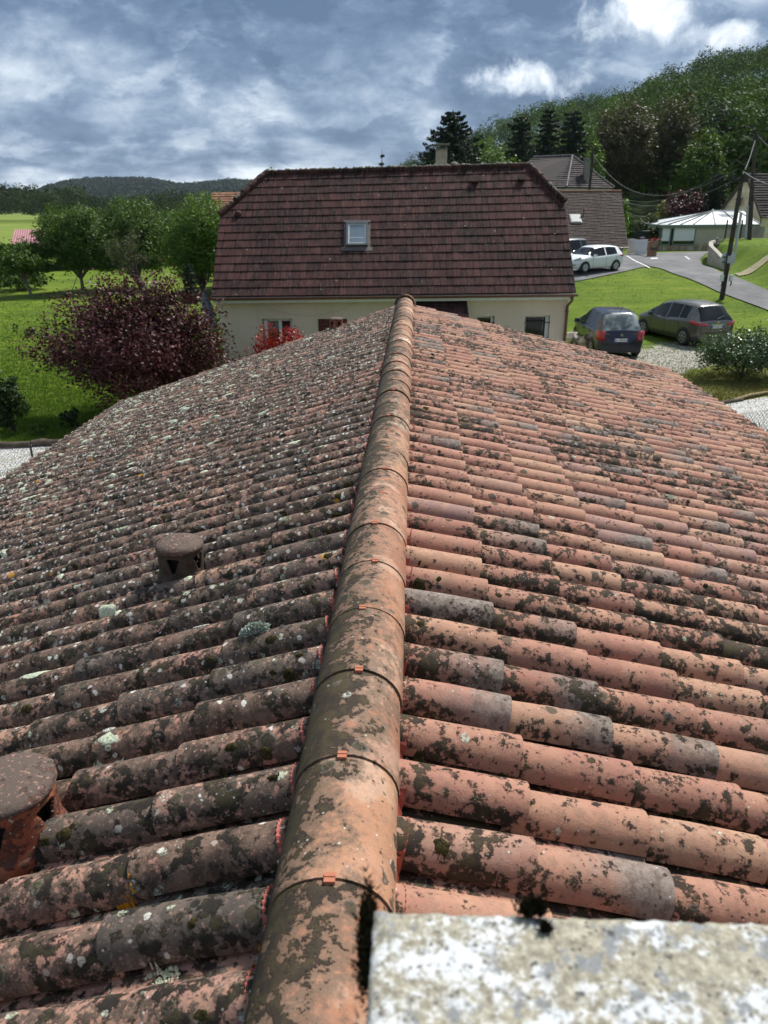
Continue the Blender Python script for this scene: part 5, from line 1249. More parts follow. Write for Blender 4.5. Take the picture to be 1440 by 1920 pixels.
# woods
def wood(name, pts, hgt, rad_, mat, tris, leafk, seed, kind='stuff'):
    rg = np.random.default_rng(seed); VV = []; FF = []; AA = []; n0 = 0
    x, y, h, r_ = [np.asarray(q, float) for q in (pts[0], pts[1], hgt, rad_)]; z = terrain(x, y)
    for i in range(len(x)):
        n = int(tris[i]); d = rg.normal(0, 1, (n, 3)); d /= np.linalg.norm(d, axis=1)[:, None]; d[:, 2] = np.abs(d[:, 2])*1.15-.25
        lob = 1+.16*np.sin(d[:, 0]*5+i)+.16*np.sin(d[:, 1]*6+2*i)+.1*rg.normal(0, 1, n)
        P = d*lob[:, None]*np.array([r_[i], r_[i], h[i]*.5])+np.array([x[i], y[i], z[i]+h[i]*.52]); tv = rg.random(); lv = np.clip(tv*.65+.35*rg.random(n)-.1, 0, .999)
        V, Fc, A = leaves(P, d*.9+np.array([0, 0, .35]), leafk*r_[i], rg, lv, tri=True); VV.append(V); FF.append(Fc+n0); AA.append(A); n0 += len(V)
    me = npmesh(name, np.concatenate(VV), np.concatenate(FF), mat, False, np.concatenate(AA), 'lv'); return tag(link(name, me), kind=kind)
def hill_wood():
    rg = np.random.default_rng(55); n = 5200; th = -.06+rg.random(n)*.84; r = 100+rg.random(n)**.8*500
    x, y = r*np.sin(th), r*np.cos(th); H = hills(x, y); R1 = np.interp(th, TR[:, 0], TR[:, 2])
    ok = (H > 1.0) & (r < R1*1.06); x, y, r = x[ok], y[ok], r[ok]
    # thin to spacing
    cell = {}; keep = []
    for i in range(len(x)):
        sp = 6.2 if r[i] < 250 else 7.0; k = (int(x[i]/sp), int(y[i]/sp))
        if k in cell: continue
        cell[k] = 1; keep.append(i)
    x, y, r = x[keep], y[keep], r[keep]; m = len(x); rd = 3.3+1.8*rg.random(m)+r*.002; h = rd*2.1+2.5*rg.random(m)
    tr = np.where(r < 170, 1100, np.where(r < 280, 650, 380)); wood('hill_wood', (x, y), h, rd, L_wood, tr, .115, 56); print('hill crowns', m, tr.sum())
hill_wood()
def belt():
    rg = np.random.default_rng(66); xs = []; ys = []; hs = []; rs = []
    T = [(-60, 350), (0, 350), (50, 349), (80, 362), (95, 352), (130, 350), (160, 366), (200, 374), (240, 372), (290, 358), (320, 362), (350, 366), (400, 362), (450, 360), (520, 362)]
    for row, (Y, dy, s_) in enumerate([(430, 0, 1.0), (385, 12, .8), (352, 26, .62)]):
        for k in range(46 if row < 2 else 40):
            px = -140+680*(k+rg.random()*.6)/(46 if row < 2 else 40); yt = np.interp(px, [q[0] for q in T], [q[1] for q in T])+dy+rg.normal(0, 3.5)
            if row == 2 and px > 300: yt -= 10
            p = atY(px, min(yt, 400), Y+rg.normal(0, 8)); h = max(4, p.z); xs.append(p.x); ys.append(p.y); hs.append(h); rs.append(max(3.2, h*.45*(.8+.4*rg.random())))
    n = len(xs); wood('tree_belt', (xs, ys), hs, rs, L_dark2, np.full(n, 700), .13, 67)
L_dark2 = leafmat('belt_leaf', [(0, (.016, .032, .009)), (.5, (.030, .052, .012)), (.8, (.050, .075, .016)), (1, (.070, .095, .022))], .2, .7, .1)
belt()
def far_wood():
    rg = np.random.default_rng(77); n = 5200; th = -.72+rg.random(n)*.86; R2 = np.interp(th, TL[:, 0], TL[:, 2]); r = 1250+rg.random(n)**.7*(R2*1.04-1250)
    x, y = r*np.sin(th), r*np.cos(th); m = len(x); rd = 7+5*rg.random(m); wood('far_hill_wood', (x, y), rd*1.3, rd, L_far, np.full(m, 46), .42, 78)
far_wood()
# mid field trees
def field_trees():
    rg = np.random.default_rng(88); xs = []; ys = []; hs = []; rs = []
    for k in range(34):
        px = 95+340*(k/34)+rg.normal(0, 5); Y = 190+60*rg.random(); yt = 392+rg.normal(0, 7) if px > 180 else 402+rg.normal(0, 6); p = atY(px, min(yt, 412), Y); xs.append(p.x); ys.append(Y); h = max(3, p.z); hs.append(h); rs.append(h*.55)
    wood('field_copse', (xs, ys), hs, rs, L_dark2, np.full(len(xs), 600), .13, 89)
field_trees()

# grass tufts
def tufts(name, reg, n, hgt, mat, seed, lim=None, off=0):
    rg = np.random.default_rng(seed); px = reg[0]+(reg[1]-reg[0])*rg.random(n*3); py = reg[2]+(reg[3]-reg[2])*rg.random(n*3)**.8
    # spread over the ground seen through this part of the picture
    P = np.array([atZ(a, b, 0.6 if lim == 'r' else 0) for a, b in zip(px[:n], py[:n])]); z = terrain(P[:, 0], P[:, 1]); dist = np.hypot(P[:, 0], P[:, 1])
    x = np.repeat(P[:, 0], 3)+rg.normal(0, .05, n*3); y = np.repeat(P[:, 1], 3)+rg.normal(0, .05, n*3); z = np.repeat(z, 3); k = len(x)
    a = rg.random(k)*6.28; w_ = .010+.012*rg.random(k); h = hgt*(.5+rg.random(k)); lx, ly = rg.normal(0, .35, k)*h, rg.normal(0, .35, k)*h
    V = np.stack([np.stack([x-w_*np.cos(a), y-w_*np.sin(a), z-.01], 1), np.stack([x+w_*np.cos(a), y+w_*np.sin(a), z-.01], 1), np.stack([x+lx, y+ly, z+h], 1)], 1).reshape(-1, 3)
    lv = rg.random(k)*.999; A = np.repeat(np.stack([lv, lv, lv, np.ones(k)], 1), 3, axis=0)
    me = npmesh(name, V, np.arange(k*3).reshape(-1, 3), mat, False, A, 'lv'); return tag(link(name, me), kind='stuff')
tufts('grass', (0, 420, 560, 832), 42000, .045, L_grass, 1)
tufts('grass', (1080, 1440, 520, 720), 7000, .03, L_grass, 2)
def tuft_line(name, pts, n, hgt, mat, seed, sp=.12):
    rg = np.random.default_rng(seed); P = []
    for i in range(n):
        k = rg.integers(len(pts)-1); a, b = pts[k], pts[k+1]; f = rg.random(); p = Vector(a).lerp(Vector(b), f); P.append((p.x+rg.normal(0, sp), p.y+rg.normal(0, sp)))
    P = np.array(P); z = terrain(P[:, 0], P[:, 1]); k = len(P); a = rg.random(k)*6.28; w_ = .012; h = hgt*(.4+rg.random(k)); lx, ly = rg.normal(0, .5, k)*h, rg.normal(0, .5, k)*h; x, y = P.T
    V = np.stack([np.stack([x-w_*np.cos(a), y-w_*np.sin(a), z-.01], 1), np.stack([x+w_*np.cos(a), y+w_*np.sin(a), z-.01], 1), np.stack([x+lx, y+ly, z+h], 1)], 1).reshape(-1, 3)
    lv = rg.random(k)*.999; A = np.repeat(np.stack([lv, lv, lv, np.ones(k)], 1), 3, axis=0)
    return tag(link(name, npmesh(name, V, np.arange(k*3).reshape(-1, 3), mat, False, A, 'lv')), kind='stuff')
tuft_line('dry_grass', [atZ(1290, 760, 0), atZ(1340, 745, 0), atZ(1440, 725, 0), atZ(1560, 700, 0)], 3200, .11, L_dry, 5, .45)
tuft_line('dry_grass', [atZ(1250, 730, 0), atZ(1330, 700, 0), atZ(1440, 705, 0)], 2600, .09, L_dry, 6, .5)
tuft_line('weeds', [atZ(1380, 800, 0), atZ(1440, 830, 0), atZ(1500, 850, 0)], 900, .2, L_grass, 7, .3)
tuft_line('weeds', [atZ(20, 895, 0), atZ(70, 878, 0), atZ(110, 862, 0)], 500, .14, L_grass, 8, .16)
# ------------------------------------------------------------------ village on the right
m_darktile = tilemat('dark_flat_tile', [(0, (.030, .024, .022)), (.5, (.048, .038, .033)), (1, (.070, .054, .045))], False, .05)
m_greytile = tilemat('grey_tile', [(0, (.034, .030, .030)), (.5, (.052, .046, .045)), (1, (.080, .070, .066))], False, .1)
m_oldtile = tilemat('old_red_tile', [(0, (.12, .055, .035)), (.5, (.18, .085, .05)), (1, (.22, .12, .07))], False, .3)
creamw = simple('cream_wall', (.52, .47, .36), .9, .08, 1.2, bump=.15); whitew = simple('white_wall', (.50, .49, .45), .9, .08, 2)
def courses(mb, A, B, C_, D, n, lift=.05, seg=1):
    """lapped courses over a roof quad: A,B at the eave, C_,D at the ridge (D above A)"""
    nrm = (B-A).cross(D-A).normalized(); nrm = nrm if nrm.z > 0 else -nrm
    for r in range(n):
        f0, f1 = r/n, (r+1)/n
        for c in range(seg):
            g0, g1 = c/seg, (c+1)/seg; ad = lambda f, g: (A.lerp(D, f)).lerp(B.lerp(C_, f), g)
            j = .012*math.sin(c*12.9+r*78.2) if seg > 1 else 0
            p = [ad(f0, g0)+nrm*(lift+j), ad(f0, g1)+nrm*(lift+j), ad(f1, g1)+nrm*(.008), ad(f1, g0)+nrm*(.008), ad(f0, g0)+nrm*.004, ad(f0, g1)+nrm*.004]
            mb.add(p, [(0, 1, 2, 3), (4, 5, 1, 0)])
def aattr(me, rg):
    n = len(me.polygons); col = np.zeros((len(me.vertices), 4), dtype=np.float32)
    for i in range(0, len(me.vertices), 6): col[i:i+6] = (*rg.random(3), 1)
    a = me.attributes.new('tid', 'FLOAT_COLOR', 'POINT'); a.data.foreach_set('color', col.ravel())
def roofpart(parent, mat, quads, name='roof_tiles', lift=.05):
    mb = MB()
    for (A, B, C_, D, n, seg) in quads: courses(mb, Vector(A), Vector(B), Vector(C_), Vector(D), n, lift, seg)
    me = mb.mesh(name, mat); aattr(me, np.random.default_rng(len(me.polygons))); o = link(name, me, parent, 'stuff'); o.color = (0, 0, 0, 1)
    return o

# low cream house with small brown tiles
t = thing('cream_low_house', 'low cream house with dark brown small tiled roof behind the white hatchback', 'house', (0, 0, 0))
e0, e1 = at(1010, 466, 56), at(1178, 462, 56); e0.z = e1.z = (e0.z+e1.z)/2; r0, r1 = at(1010, 361, 60.2), at(1165, 358, 60.2)
r0.z = r1.z = (r0.z+r1.z)/2; r0.y = r1.y
bk = lambda p: Vector((p.x, 2*r0.y-p.y, p.z))
roofpart(t, m_darktile, [(e0, e1, r1, r0, 34, 44)], lift=.03)
mb = MB(); dz_ = Vector((0, 0, -.06)); mb.add([e0+dz_, e1+dz_, r1+dz_, r0+dz_], [(0, 1, 2, 3)]); mb.add([bk(e0), bk(e1), r1+dz_, r0+dz_], [(3, 2, 1, 0)]); o = mb.build('roof_slope', m_darktile, t); o.color = (.5, .5, .5, 1)
gx = e1.x-.25; y0 = e0.y+.35; y1 = bk(e0).y-.35; zg = tz(gx, y0)-.3
mb = MB(); mb.box(((e0.x+gx)/2, y0+.15, (zg+e0.z-.02)/2), (gx-e0.x, .3, e0.z-.02-zg)); mb.extr([(gx-.2, y0+.3, zg), (gx-.2, y1, zg), (gx-.2, y1, e0.z), (gx-.2, r0.y, r0.z-.3), (gx-.2, y0+.3, e0.z)], (.2, 0, 0)); mb.build('wall', creamw, t)
mb = MB(); mb.tube([e0+Vector((0, -.05, -.05)), e1+Vector((0, -.05, -.05))], .06, 8); mb.build('gutter', simple('zinc', (.20, .19, .18), .4, .15, 4, metal=.4), t)
mb = MB(); mb.tube([r0+Vector((0, 0, .03)), r1+Vector((0, 0, .03))], .09, 8); mb.build('ridge', m_oldtile, t)
sl_ = (r0-e0); nn_ = Vector((0, -(r0.z-e0.z), r0.y-e0.y)).normalized(); uu_ = Vector((0, r0.y-e0.y, r0.z-e0.z)).normalized()
def on_slope(px, py):
    o = Vector((0, 0, CAMZ)); rr = ray(px, py); tt = (e0-o).dot(nn_)/rr.dot(nn_); return o+rr*tt
def slope_box(name, c_, sx, sy, sz, mat, parent):
    mb = MB(); R_ = Matrix((Vector((1, 0, 0)), uu_, nn_)).transposed(); mb.box(c_+nn_*sz/2, (sx, sy, sz), R_); return mb.build(name, mat, parent)
cS2 = on_slope(1079, 411); sk2 = slope_box('skylight', cS2, .85, 1.1, .08, greyal, t); slope_box('closed_shutter', cS2+nn_*.08, .74, .95, .03, simple('grey_roller', (.10, .125, .135), .5, .1, 3), sk2); slope_box('lead_apron', cS2-uu_*.62, .9, .14, .05, soot_black, sk2)
cV = on_slope(1094, 404); mb = MB(); mb.tube([cV, cV+nn_*.1+Vector((0, 0, .35))], .06, 8); mb.lathe([(.10, 0), (.08, .08), (.001, .10)], 8, cV+nn_*.1+Vector((0, 0, .35))); mb.build('vent_pipe', m_oldtile, t)

# hipped grey roof house
t = thing('hipped_roof_house', 'white walled house with dark grey hipped roof behind the brown roof corner', 'house', (0, 0, 0))
D_ = 72
a = at(930, 352, D_); b = at(1118, 352, D_-1.5); c = at(1158, 352, D_+4); a.z = b.z = c.z = (a.z+b.z)/2
ra, rb = at(1000, 296, D_+4.5), at(1073, 293, D_+2.2); ra.z = rb.z = (ra.z+rb.z)/2
b = at(1062, 354, D_-1); b.z = a.z; c = at(1152, 352, D_+3.2); c.z = a.z
roofpart(t, m_greytile, [(a, b, rb, ra, 15, 22), (b, c, rb+Vector((.02, .02, 0)), rb, 15, 14)], lift=.07)
cen = (a+c)/2+Vector((0, 8, 0)); mb = MB(); ab = Vector((a.x, c.y+7, a.z)); cb2 = Vector((c.x-1, c.y+7, a.z)); mb.add([a, b, rb, ra], [(0, 1, 2, 3)]); mb.add([b, c, rb], [(0, 1, 2)]); mb.add([c, cb2, rb], [(0, 1, 2)]); mb.add([cb2, ab, ra, rb], [(0, 1, 2, 3)]); mb.add([ab, a, ra], [(0, 1, 2)]); o = mb.build('roof_slopes', m_greytile, t); o.color = (.5, .5, .5, 1)
zg = tz(b.x, b.y)-.5; mb = MB(); sh = lambda p, f: Vector((p.x, p.y, 0)).lerp(Vector((cen.x, cen.y, 0)), f); P5 = [sh(p, .03) for p in (a, b, c, cb2, ab)]; mb.prism([(p.x, p.y) for p in P5], zg, a.z-.05); mb.build('wall', whitew, t)
mb = MB()
for (p, q) in ((b, rb), (rb, c), (ra, rb)): mb.tube([p+Vector((0, 0, .10)), q+Vector((0, 0, .10))], .09, 6)
mb.build('ridge_tiles', simple('pale_mortar', (.17, .165, .16), .9, .4, 5), t)
cc = at(1097, 345, D_+1.5); ct = at(1097, 303, D_+1.5); mb = MB(); mb.box(((cc.x), cc.y, (cc.z+ct.z)/2), (.5, .5, ct.z-cc.z+.4)); mb.box((cc.x, cc.y, ct.z+.25), (.65, .65, .1)); mb.build('chimney', conc, t)

# old red roof left behind the brown house
t = thing('old_red_roof_house', 'old house with lichen spotted red tiles peeking left behind the brown roof', 'house', (0, 0, 0))
a, b = at(394, 402, 47), at(470, 402, 47); c, d_ = at(470, 360, 50), at(397, 361, 50)
roofpart(t, m_oldtile, [(a, b, c, d_, 9, 12)], lift=.05)
mb = MB(); y2 = 2*d_.y-a.y; mb.extr([(a.x+.15, a.y+.2, 0), (a.x+.15, y2-.2, 0), (a.x+.15, y2-.2, a.z-.1), (a.x+.15, d_.y, d_.z-.15), (a.x+.15, a.y+.2, a.z-.1)], (b.x-a.x-.2, 0, 0)); mb.build('wall', creamw, t)
mb = MB(); mb.add([(a.x, y2, a.z), (b.x, y2, a.z), c, d_], [(3, 2, 1, 0)]); o = mb.build('roof_slope', m_oldtile, t); o.color = (.5, .5, .5, 1)

# shed with pink corrugated roof
pinkm = simple('faded_pink_metal', (.36, .17, .18), .5, .15, .8)
t = thing('corrugated_shed', 'small shed with faded pink corrugated metal roof in the field', 'shed', (0, 0, 0))
a, b, c, d_ = at(20, 458, 100), at(96, 458, 100), at(94, 431, 104), at(28, 431, 104); mb = MB(); n = 16; a.z = b.z = (a.z+b.z)/2; c.z = d_.z = (c.z+d_.z)/2
V = []; 
for k in range(n*4+1):
    f = k/(n*4); h = .10 if k % 4 in (0, 1) else 0; V += [a.lerp(b, f)+Vector((0, -.5*h, h)), d_.lerp(c, f)+Vector((0, -.5*h, h))]
mb.add(V, [(2*k, 2*k+2, 2*k+3, 2*k+1) for k in range(n*4)]); mb.build('corrugated_roof', pinkm, t)
mb = MB(); mb.box(((a.x+b.x)/2, a.y+1.9, (a.z-.1)/2), (b.x-a.x-.5, 3.2, a.z-.1)); mb.build('wall', wood_dark, t)

# conservatory
greenm = simple('sage_green_paint', (.15, .20, .155), .5, .08, 4); panelm = simple('white_roof_panel', (.66, .68, .69), .35, .05, 3); ribm = simple('dark_rib', (.10, .12, .11), .5)
blind = simple('white_blind', (.68, .69, .69), .6, .04, 3)
stw, nt, b_ = newmat('stained_render'); P = pos(nt); sc1 = nt.mix(nt.ss(nt.noise(P, .9, 6, .65), .35, .7), (.40, .36, .28), (.46, .43, .36)); zl = nt.sep(P)[2]
sc1 = nt.mix(nt.math('MULTIPLY', nt.ss(zl, 2.6, 1.9), nt.ss(nt.noise(nt.vmath('MULTIPLY', P, (1, 1, .4)), 2.2, 5, .7), .35, .6)), sc1, (.27, .17, .09)); nt.set(b_.inputs['Base Color'], sc1); b_.inputs['Roughness'].default_value = .9
t = thing('conservatory', 'low conservatory with white fan shaped panel roof on dark ribs and sage green frame', 'conservatory', (0, 0, 0))
tc = 61.0
E = [at(1234, 422.5, tc+1.5), at(1240, 424, tc+.1), at(1425, 418.5, tc+.5)]
zE = sum(p.z for p in E)/3
for p in E: p.z = zE
EB = [Vector((E[0].x+.2, E[0].y+5.5, zE)), Vector((E[2].x+1.0, E[2].y+5.0, zE))]
ap = at(1336, 397, tc+3.0); apr = at(1395, 391, tc+3.3); apr.z = ap.z
eave = [E[0], at(1253, 425, tc), at(1276, 424.5, tc+.1), at(1300, 424, tc+.2), at(1341, 422, tc+.3), at(1384, 420, tc+.4), E[2]]
for p in eave: p.z = zE
tops = [ap, ap, ap, ap, ap, ap.lerp(apr, .35), ap.lerp(apr, .8)]
for i in range(6):
    mb = MB(); A, B, C_, D = eave[i]+Vector((0, 0, .04)), eave[i+1]+Vector((0, 0, .04)), tops[i+1]+Vector((0, 0, .04)), tops[i]+Vector((0, 0, .04))
    if (C_-D).length < .05: mb.extr([A, B, C_], (0, 0, -.03))
    else: mb.extr([A, B, C_, D], (0, 0, -.03))
    mb.build('roof_panel', panelm, t)
bkp = [EB[0], E[0]]; mb = MB(); mb.extr([EB[0]+Vector((0, 0, .04)), E[0]+Vector((0, 0, .04)), ap+Vector((0, 0, .04))], (0, 0, -.03)); mb.build('roof_panel', panelm, t)
mb = MB(); mb.extr([EB[1]+Vector((0, 0, .04)), EB[0]+Vector((0, 0, .04)), ap+Vector((0, 0, .04)), apr+Vector((0, 0, .04))], (0, 0, -.03)); mb.build('roof_panel', panelm, t)
mb = MB(); mb.extr([E[2]+Vector((0, 0, .04)), EB[1]+Vector((0, 0, .04)), apr+Vector((0, 0, .04)), tops[6]+Vector((0, 0, .04))], (0, 0, -.03)); mb.build('roof_panel', panelm, t)
for i in range(7):
    mb = MB(); mb.bar(eave[i]+Vector((0, 0, .08)), tops[i]+Vector((0, 0, .08)), .07, .06); mb.build('glazing_bar', ribm, t)
mb = MB(); mb.bar(EB[0]+Vector((0, 0, .08)), ap+Vector((0, 0, .08)), .07, .06); mb.build('glazing_bar', ribm, t); mb = MB(); mb.bar(ap+Vector((0, 0, .09)), apr+Vector((0, 0, .09)), .09, .08); mb.build('ridge_bar', panelm, t)
mb = MB(); mb.lathe([(.12, 0), (.08, .05), (.04, .1), (.001, .16)], 8, ap+Vector((0, 0, .1))); mb.build('finial', panelm, t)
vz = at(1368, 404, tc+1.9); mb = MB()
for k in range(6): mb.box((vz.x, vz.y+k*.14, vz.z+.05+k*.075), (1.4, .06, .03))
mb.build('roof_louvre', simple('grey_louvre', (.32, .33, .33), .6), t)
ring_ = [EB[0]]+[E[0], E[1], E[2]]+[EB[1]]
mb = MB()
for p, q in zip(ring_, ring_[1:]): mb.bar(p+Vector((0, 0, -.10)), q+Vector((0, 0, -.10)), .12, .26)
mb.build('eaves_beam', greenm, t); mb = MB()
for p, q in zip(ring_, ring_[1:]): mb.bar(p+Vector((0, -.09, .02)), q+Vector((0, -.09, .02)), .07, .05)
mb.build('gutter', panelm, t)
inner = [p.lerp(Vector(((E[0].x+E[2].x)/2, E[0].y+3, zE)), .02) for p in ring_]
zg = 1.45; f1, f2 = inner[2], inner[3]; dirx = (f2-f1).normalized(); LX = (f2-f1).length
def fw(px): return (at(px, 430, tc).x-f1.x)/dirx.x
xa, xb, xc = fw(1262), fw(1266), fw(1310)
zsill = at(1290, 459, tc).z; zhead = zE-.24
mb = MB()
def wallseg(x0, x1, z0, z1, th=.2): p = f1+dirx*x0; q = f1+dirx*x1; mb.extr([(p.x, p.y, z0), (q.x, q.y, z0), (q.x, q.y, z1), (p.x, p.y, z1)], (0, th, 0))
wallseg(0.0, xc, zg, zsill-.09); wallseg(xc, LX, zg, zhead+.1)
for p, q in ((inner[0], inner[1]), (inner[1], inner[2]), (inner[3], inner[4])): mb.extr([(p.x, p.y, zg), (q.x, q.y, zg), (q.x, q.y, zsill-.09 if p is inner[1] else zhead+.1), (p.x, p.y, zsill-.09 if p is inner[1] else zhead+.1)], (.1, .15, 0))
mb.build('wall', stw, t)
for (x0, x1) in ((0.02, xa), (xb, xc)):
    mb = MB(); o3 = f1; F0 = lambda x, z, dy=0: (o3+dirx*x+Vector((0, dy, 0))).to_2d().to_3d()+Vector((0, 0, z))
    for (u0, u1, w0, w1) in ((x0, x0+.09, zsill-.09, zhead+.02), (x1-.09, x1, zsill-.09, zhead+.02), (x0+.09, x1-.09, zsill-.09, zsill+.02)): mb.extr([F0(u0, w0, -.04), F0(u1, w0, -.04), F0(u1, w1, -.04), F0(u0, w1, -.04)], (0, .12, 0))
    wn = mb.build('window', greenm, t); zb = zsill+.27; mb = MB(); mb.extr([F0(x0+.09, zb), F0(x1-.09, zb), F0(x1-.09, zhead), F0(x0+.09, zhead)], (0, .04, 0)); mb.build('roller_blind', blind, wn)
    mb = MB(); mb.extr([F0(x0+.09, zsill+.02, .02), F0(x1-.09, zsill+.02, .02), F0(x1-.09, zb, .02), F0(x0+.09, zb, .02)], (0, .03, 0)); mb.build('pane', glass_d, wn)
# left splay window and dark window at the right
p, q = inner[1], inner[2]; mb = MB(); mb.extr([(p.x, p.y, zsill-.09), (q.x, q.y, zsill-.09), (q.x, q.y, zhead), (p.x, p.y, zhead)], (.02, .08, 0)); mb.build('side_window', greenm, t)
p = at(1404, 432, tc-.1); mb = MB(); mb.box((p.x, p.y-.03, p.z), (.55, .06, .75)); mb.build('small_window', glass_d, t)
for px in (1359, 1387): p = at(px, 447, 55.5); g_ = tz(p.x, p.y); tt = thing('stake', 'dark wooden stake standing on the grass bank, '+('left one nearer the urn' if px < 1370 else 'right one nearer the utility pole'), 'stake', (p.x, p.y, g_)); mb = MB(); mb.box((0, 0, .65), (.09, .09, 1.3)); mb.build('post', wood_dark, tt)

# stone gable house
stone, nt, b_ = newmat('rubble_stone'); P = pos(nt); vs = nt.voro(nt.vmath('MULTIPLY', P, (1, 1, 1.6)), 3.2, feature='F1'); vcl = nt.node('ShaderNodeSeparateColor', {'Color': vs.outputs['Color']}).outputs[0]
scol = nt.ramp(vcl, [(0, (.56, .45, .27)), (.5, (.68, .57, .36)), (1, (.76, .66, .45))]); scol = nt.mix(nt.ss(vs.outputs['Distance'], .42, .62, 0, .6), scol, (.55, .49, .36)); scol = nt.mix(nt.ss(nt.noise(P, 9, 5), .5, .7, 0, .4), scol, (.26, .20, .12)); nt.set(b_.inputs['Base Color'], scol); b_.inputs['Roughness'].default_value = .95
t = thing('stone_gable_house', 'yellow stone house with steep dark tiled roof at the right picture edge', 'house', (0, 0, 0))
C1, C2 = at(1428, 408, 65), at(1349, 397, 69); C2.z = C1.z = (C1.z+C2.z)/2; mdp = (C1+C2)/2; ap2 = at(1396, 332, 67); ap2.x, ap2.y = mdp.x+.15, mdp.y-.1
gd = (C1-C2).normalized(); rd_ = Vector((-gd.y, gd.x, 0)); rd_ = rd_ if rd_.x > 0 else -rd_
LH = 11; zg = .8
mb = MB(); mb.extr([(C2.x, C2.y, zg), (C1.x, C1.y, zg), tuple(C1), tuple(ap2), tuple(C2)], rd_*.35); p, q = C1+rd_*.35, C1+rd_*LH; mb.extr([(p.x, p.y, zg), (q.x, q.y, zg), (q.x, q.y, C1.z-.1), (p.x, p.y, C1.z-.1)], -gd*.35); p, q = C2+rd_*.35, C2+rd_*LH; mb.extr([(p.x, p.y, zg), (q.x, q.y, zg), (q.x, q.y, C1.z-.1), (p.x, p.y, C1.z-.1)], gd*.35); mb.build('wall', stone, t)
ov = rd_*-.22; sF = (C1-ap2); eF = ap2+sF*1.08
roofpart(t, m_greytile, [(eF+ov, eF+rd_*LH, ap2+rd_*LH+Vector((0, 0, .1)), ap2+ov+Vector((0, 0, .1)), 17, 20), (ap2+(C2-ap2)*1.08+ov, ap2+(C2-ap2)*1.08+rd_*LH, ap2+rd_*LH+Vector((0, 0, .1)), ap2+ov+Vector((0, 0, .1)), 17, 20)], lift=.09)
mb = MB(); mb.tube([ap2+ov+Vector((0, 0, .14)), ap2+rd_*LH+Vector((0, 0, .14))], .12, 8); mb.build('ridge', m_greytile, t)
mb = MB()
for e_ in (eF, ap2+(C2-ap2)*1.08): mb.bar(ap2+ov*1.05+Vector((0, 0, .02)), e_+ov*1.05, .05, .2)
mb.build('barge_board', wood_dark, t)
sg = at(1391, 373, 66.6); nW = -rd_; mb = MB(); mb.box(sg+nW*.3, (.75, .12, .13), (0, 0, math.atan2(gd.y, gd.x))); mb.box(sg+nW*.28+Vector((0, 0, -.35)), (.34, .12, .55), (0, 0, math.atan2(gd.y, gd.x))); mb.build('dove_shelf', wood_dark, t)
mb = MB(); dp_ = C1+nW*.08+gd*.05; mb.tube([(dp_.x, dp_.y, C1.z-.1), (dp_.x, dp_.y, zg)], .05, 6); mb.build('downpipe', simple('dark_pipe', (.06, .06, .06), .6), t)
# lean-to wall between conservatory and stone house
t = thing('garden_wall', 'grey rendered garden wall joining the conservatory and the stone house', 'wall', (0, 0, 0)); a, b = at(1384, 440, 59.5), at(1432, 440, 57.2); mb = MB(); zt_ = at(1410, 424, 58.5).z; mb.extr([(a.x, a.y, .8), (b.x, b.y, .8), (b.x, b.y, zt_), (a.x, a.y, zt_)], (0, .2, 0)); mb.build('wall_face', simple('grey_render', (.27, .25, .21), .9, .2, 1.5), t)

# white gate, brick pillar with letterbox
wpaint = simple('white_paint', (.70, .70, .69), .5, .05, 8)
ga, gb = at(1174, 474, 57.5), at(1212, 477, 55.5); g0 = tz(ga.x, ga.y); t = thing('white_gate', 'white vertical board gate between the cream house and the brick pillar', 'gate', (ga.x, ga.y, g0), math.atan2(gb.y-ga.y, gb.x-ga.x)); GL = (gb.xy-ga.xy).length; hgt = 1.05
for k in range(9):
    mb = MB(); x_ = (k+.5)*GL/9; mb.box((x_, 0, .08+hgt/2+.03*math.sin(k)), (GL/9-.035, .03, hgt)); mb.build('board', wpaint, t)
for z_ in (.25, .95): mb = MB(); mb.box((GL/2, .035, z_), (GL, .03, .09)); mb.build('rail', wpaint, t)
brick = simple('old_brick', (.30, .17, .10), .9, .35, 9, bump=.6)
pb = at(1222, 476, 54.5); g0 = tz(pb.x, pb.y); t = thing('brick_pillar', 'short brick gate pillar with letterbox and red plant on top', 'pillar', (pb.x, pb.y, g0), -.2)
mb = MB(); mb.box((0, 0, .5), (.62, .4, 1.0)); mb.box((0, 0, 1.03), (.70, .48, .06)); mb.build('brickwork', brick, t); mb = MB(); mb.box((.06, -.23, .62), (.42, .08, .26)); mb.build('letterbox', simple('dark_green_metal', (.03, .05, .035), .5), t); mb = MB(); mb.box((.05, -.275, .70), (.30, .012, .04)); mb.build('mail_slot', simple('brass', (.5, .42, .25), .4), t)
tp = thing('red_flower_box', 'small red flower box on the brick gate pillar', 'flower box', (pb.x+.1, pb.y, g0+1.06)); mb = MB(); mb.box((0, 0, .05), (.5, .2, .1)); mb.build('box', brick, tp); rg = np.random.default_rng(2); Pq = rg.normal(0, 1, (260, 3))*np.array([.18, .08, .05])+np.array([.03, 0, .15]); V, Fc, A = leaves(Pq, Pq*0+np.array([0, 0, 1.]), .07, rg, rg.random(260)*.7); link('flowers', npmesh('flowers', V, Fc, L_red, False, A, 'lv'), tp)
dg = at(1208, 450, 63); t = thing('dark_gate', 'dark solid driveway gate behind the white gate', 'gate', (dg.x, dg.y, tz(dg.x, dg.y))); mb = MB(); mb.box((0, 0, .75), (2.0, .06, 1.5)); mb.build('panel', simple('dark_boards', (.018, .018, .02), .7, .3, 4), t); mb = MB(); mb.box((-1.05, 0, .8), (.12, .12, 1.6)); mb.box((1.05, 0, .8), (.12, .12, 1.6)); mb.build('post', wood_dark, t)

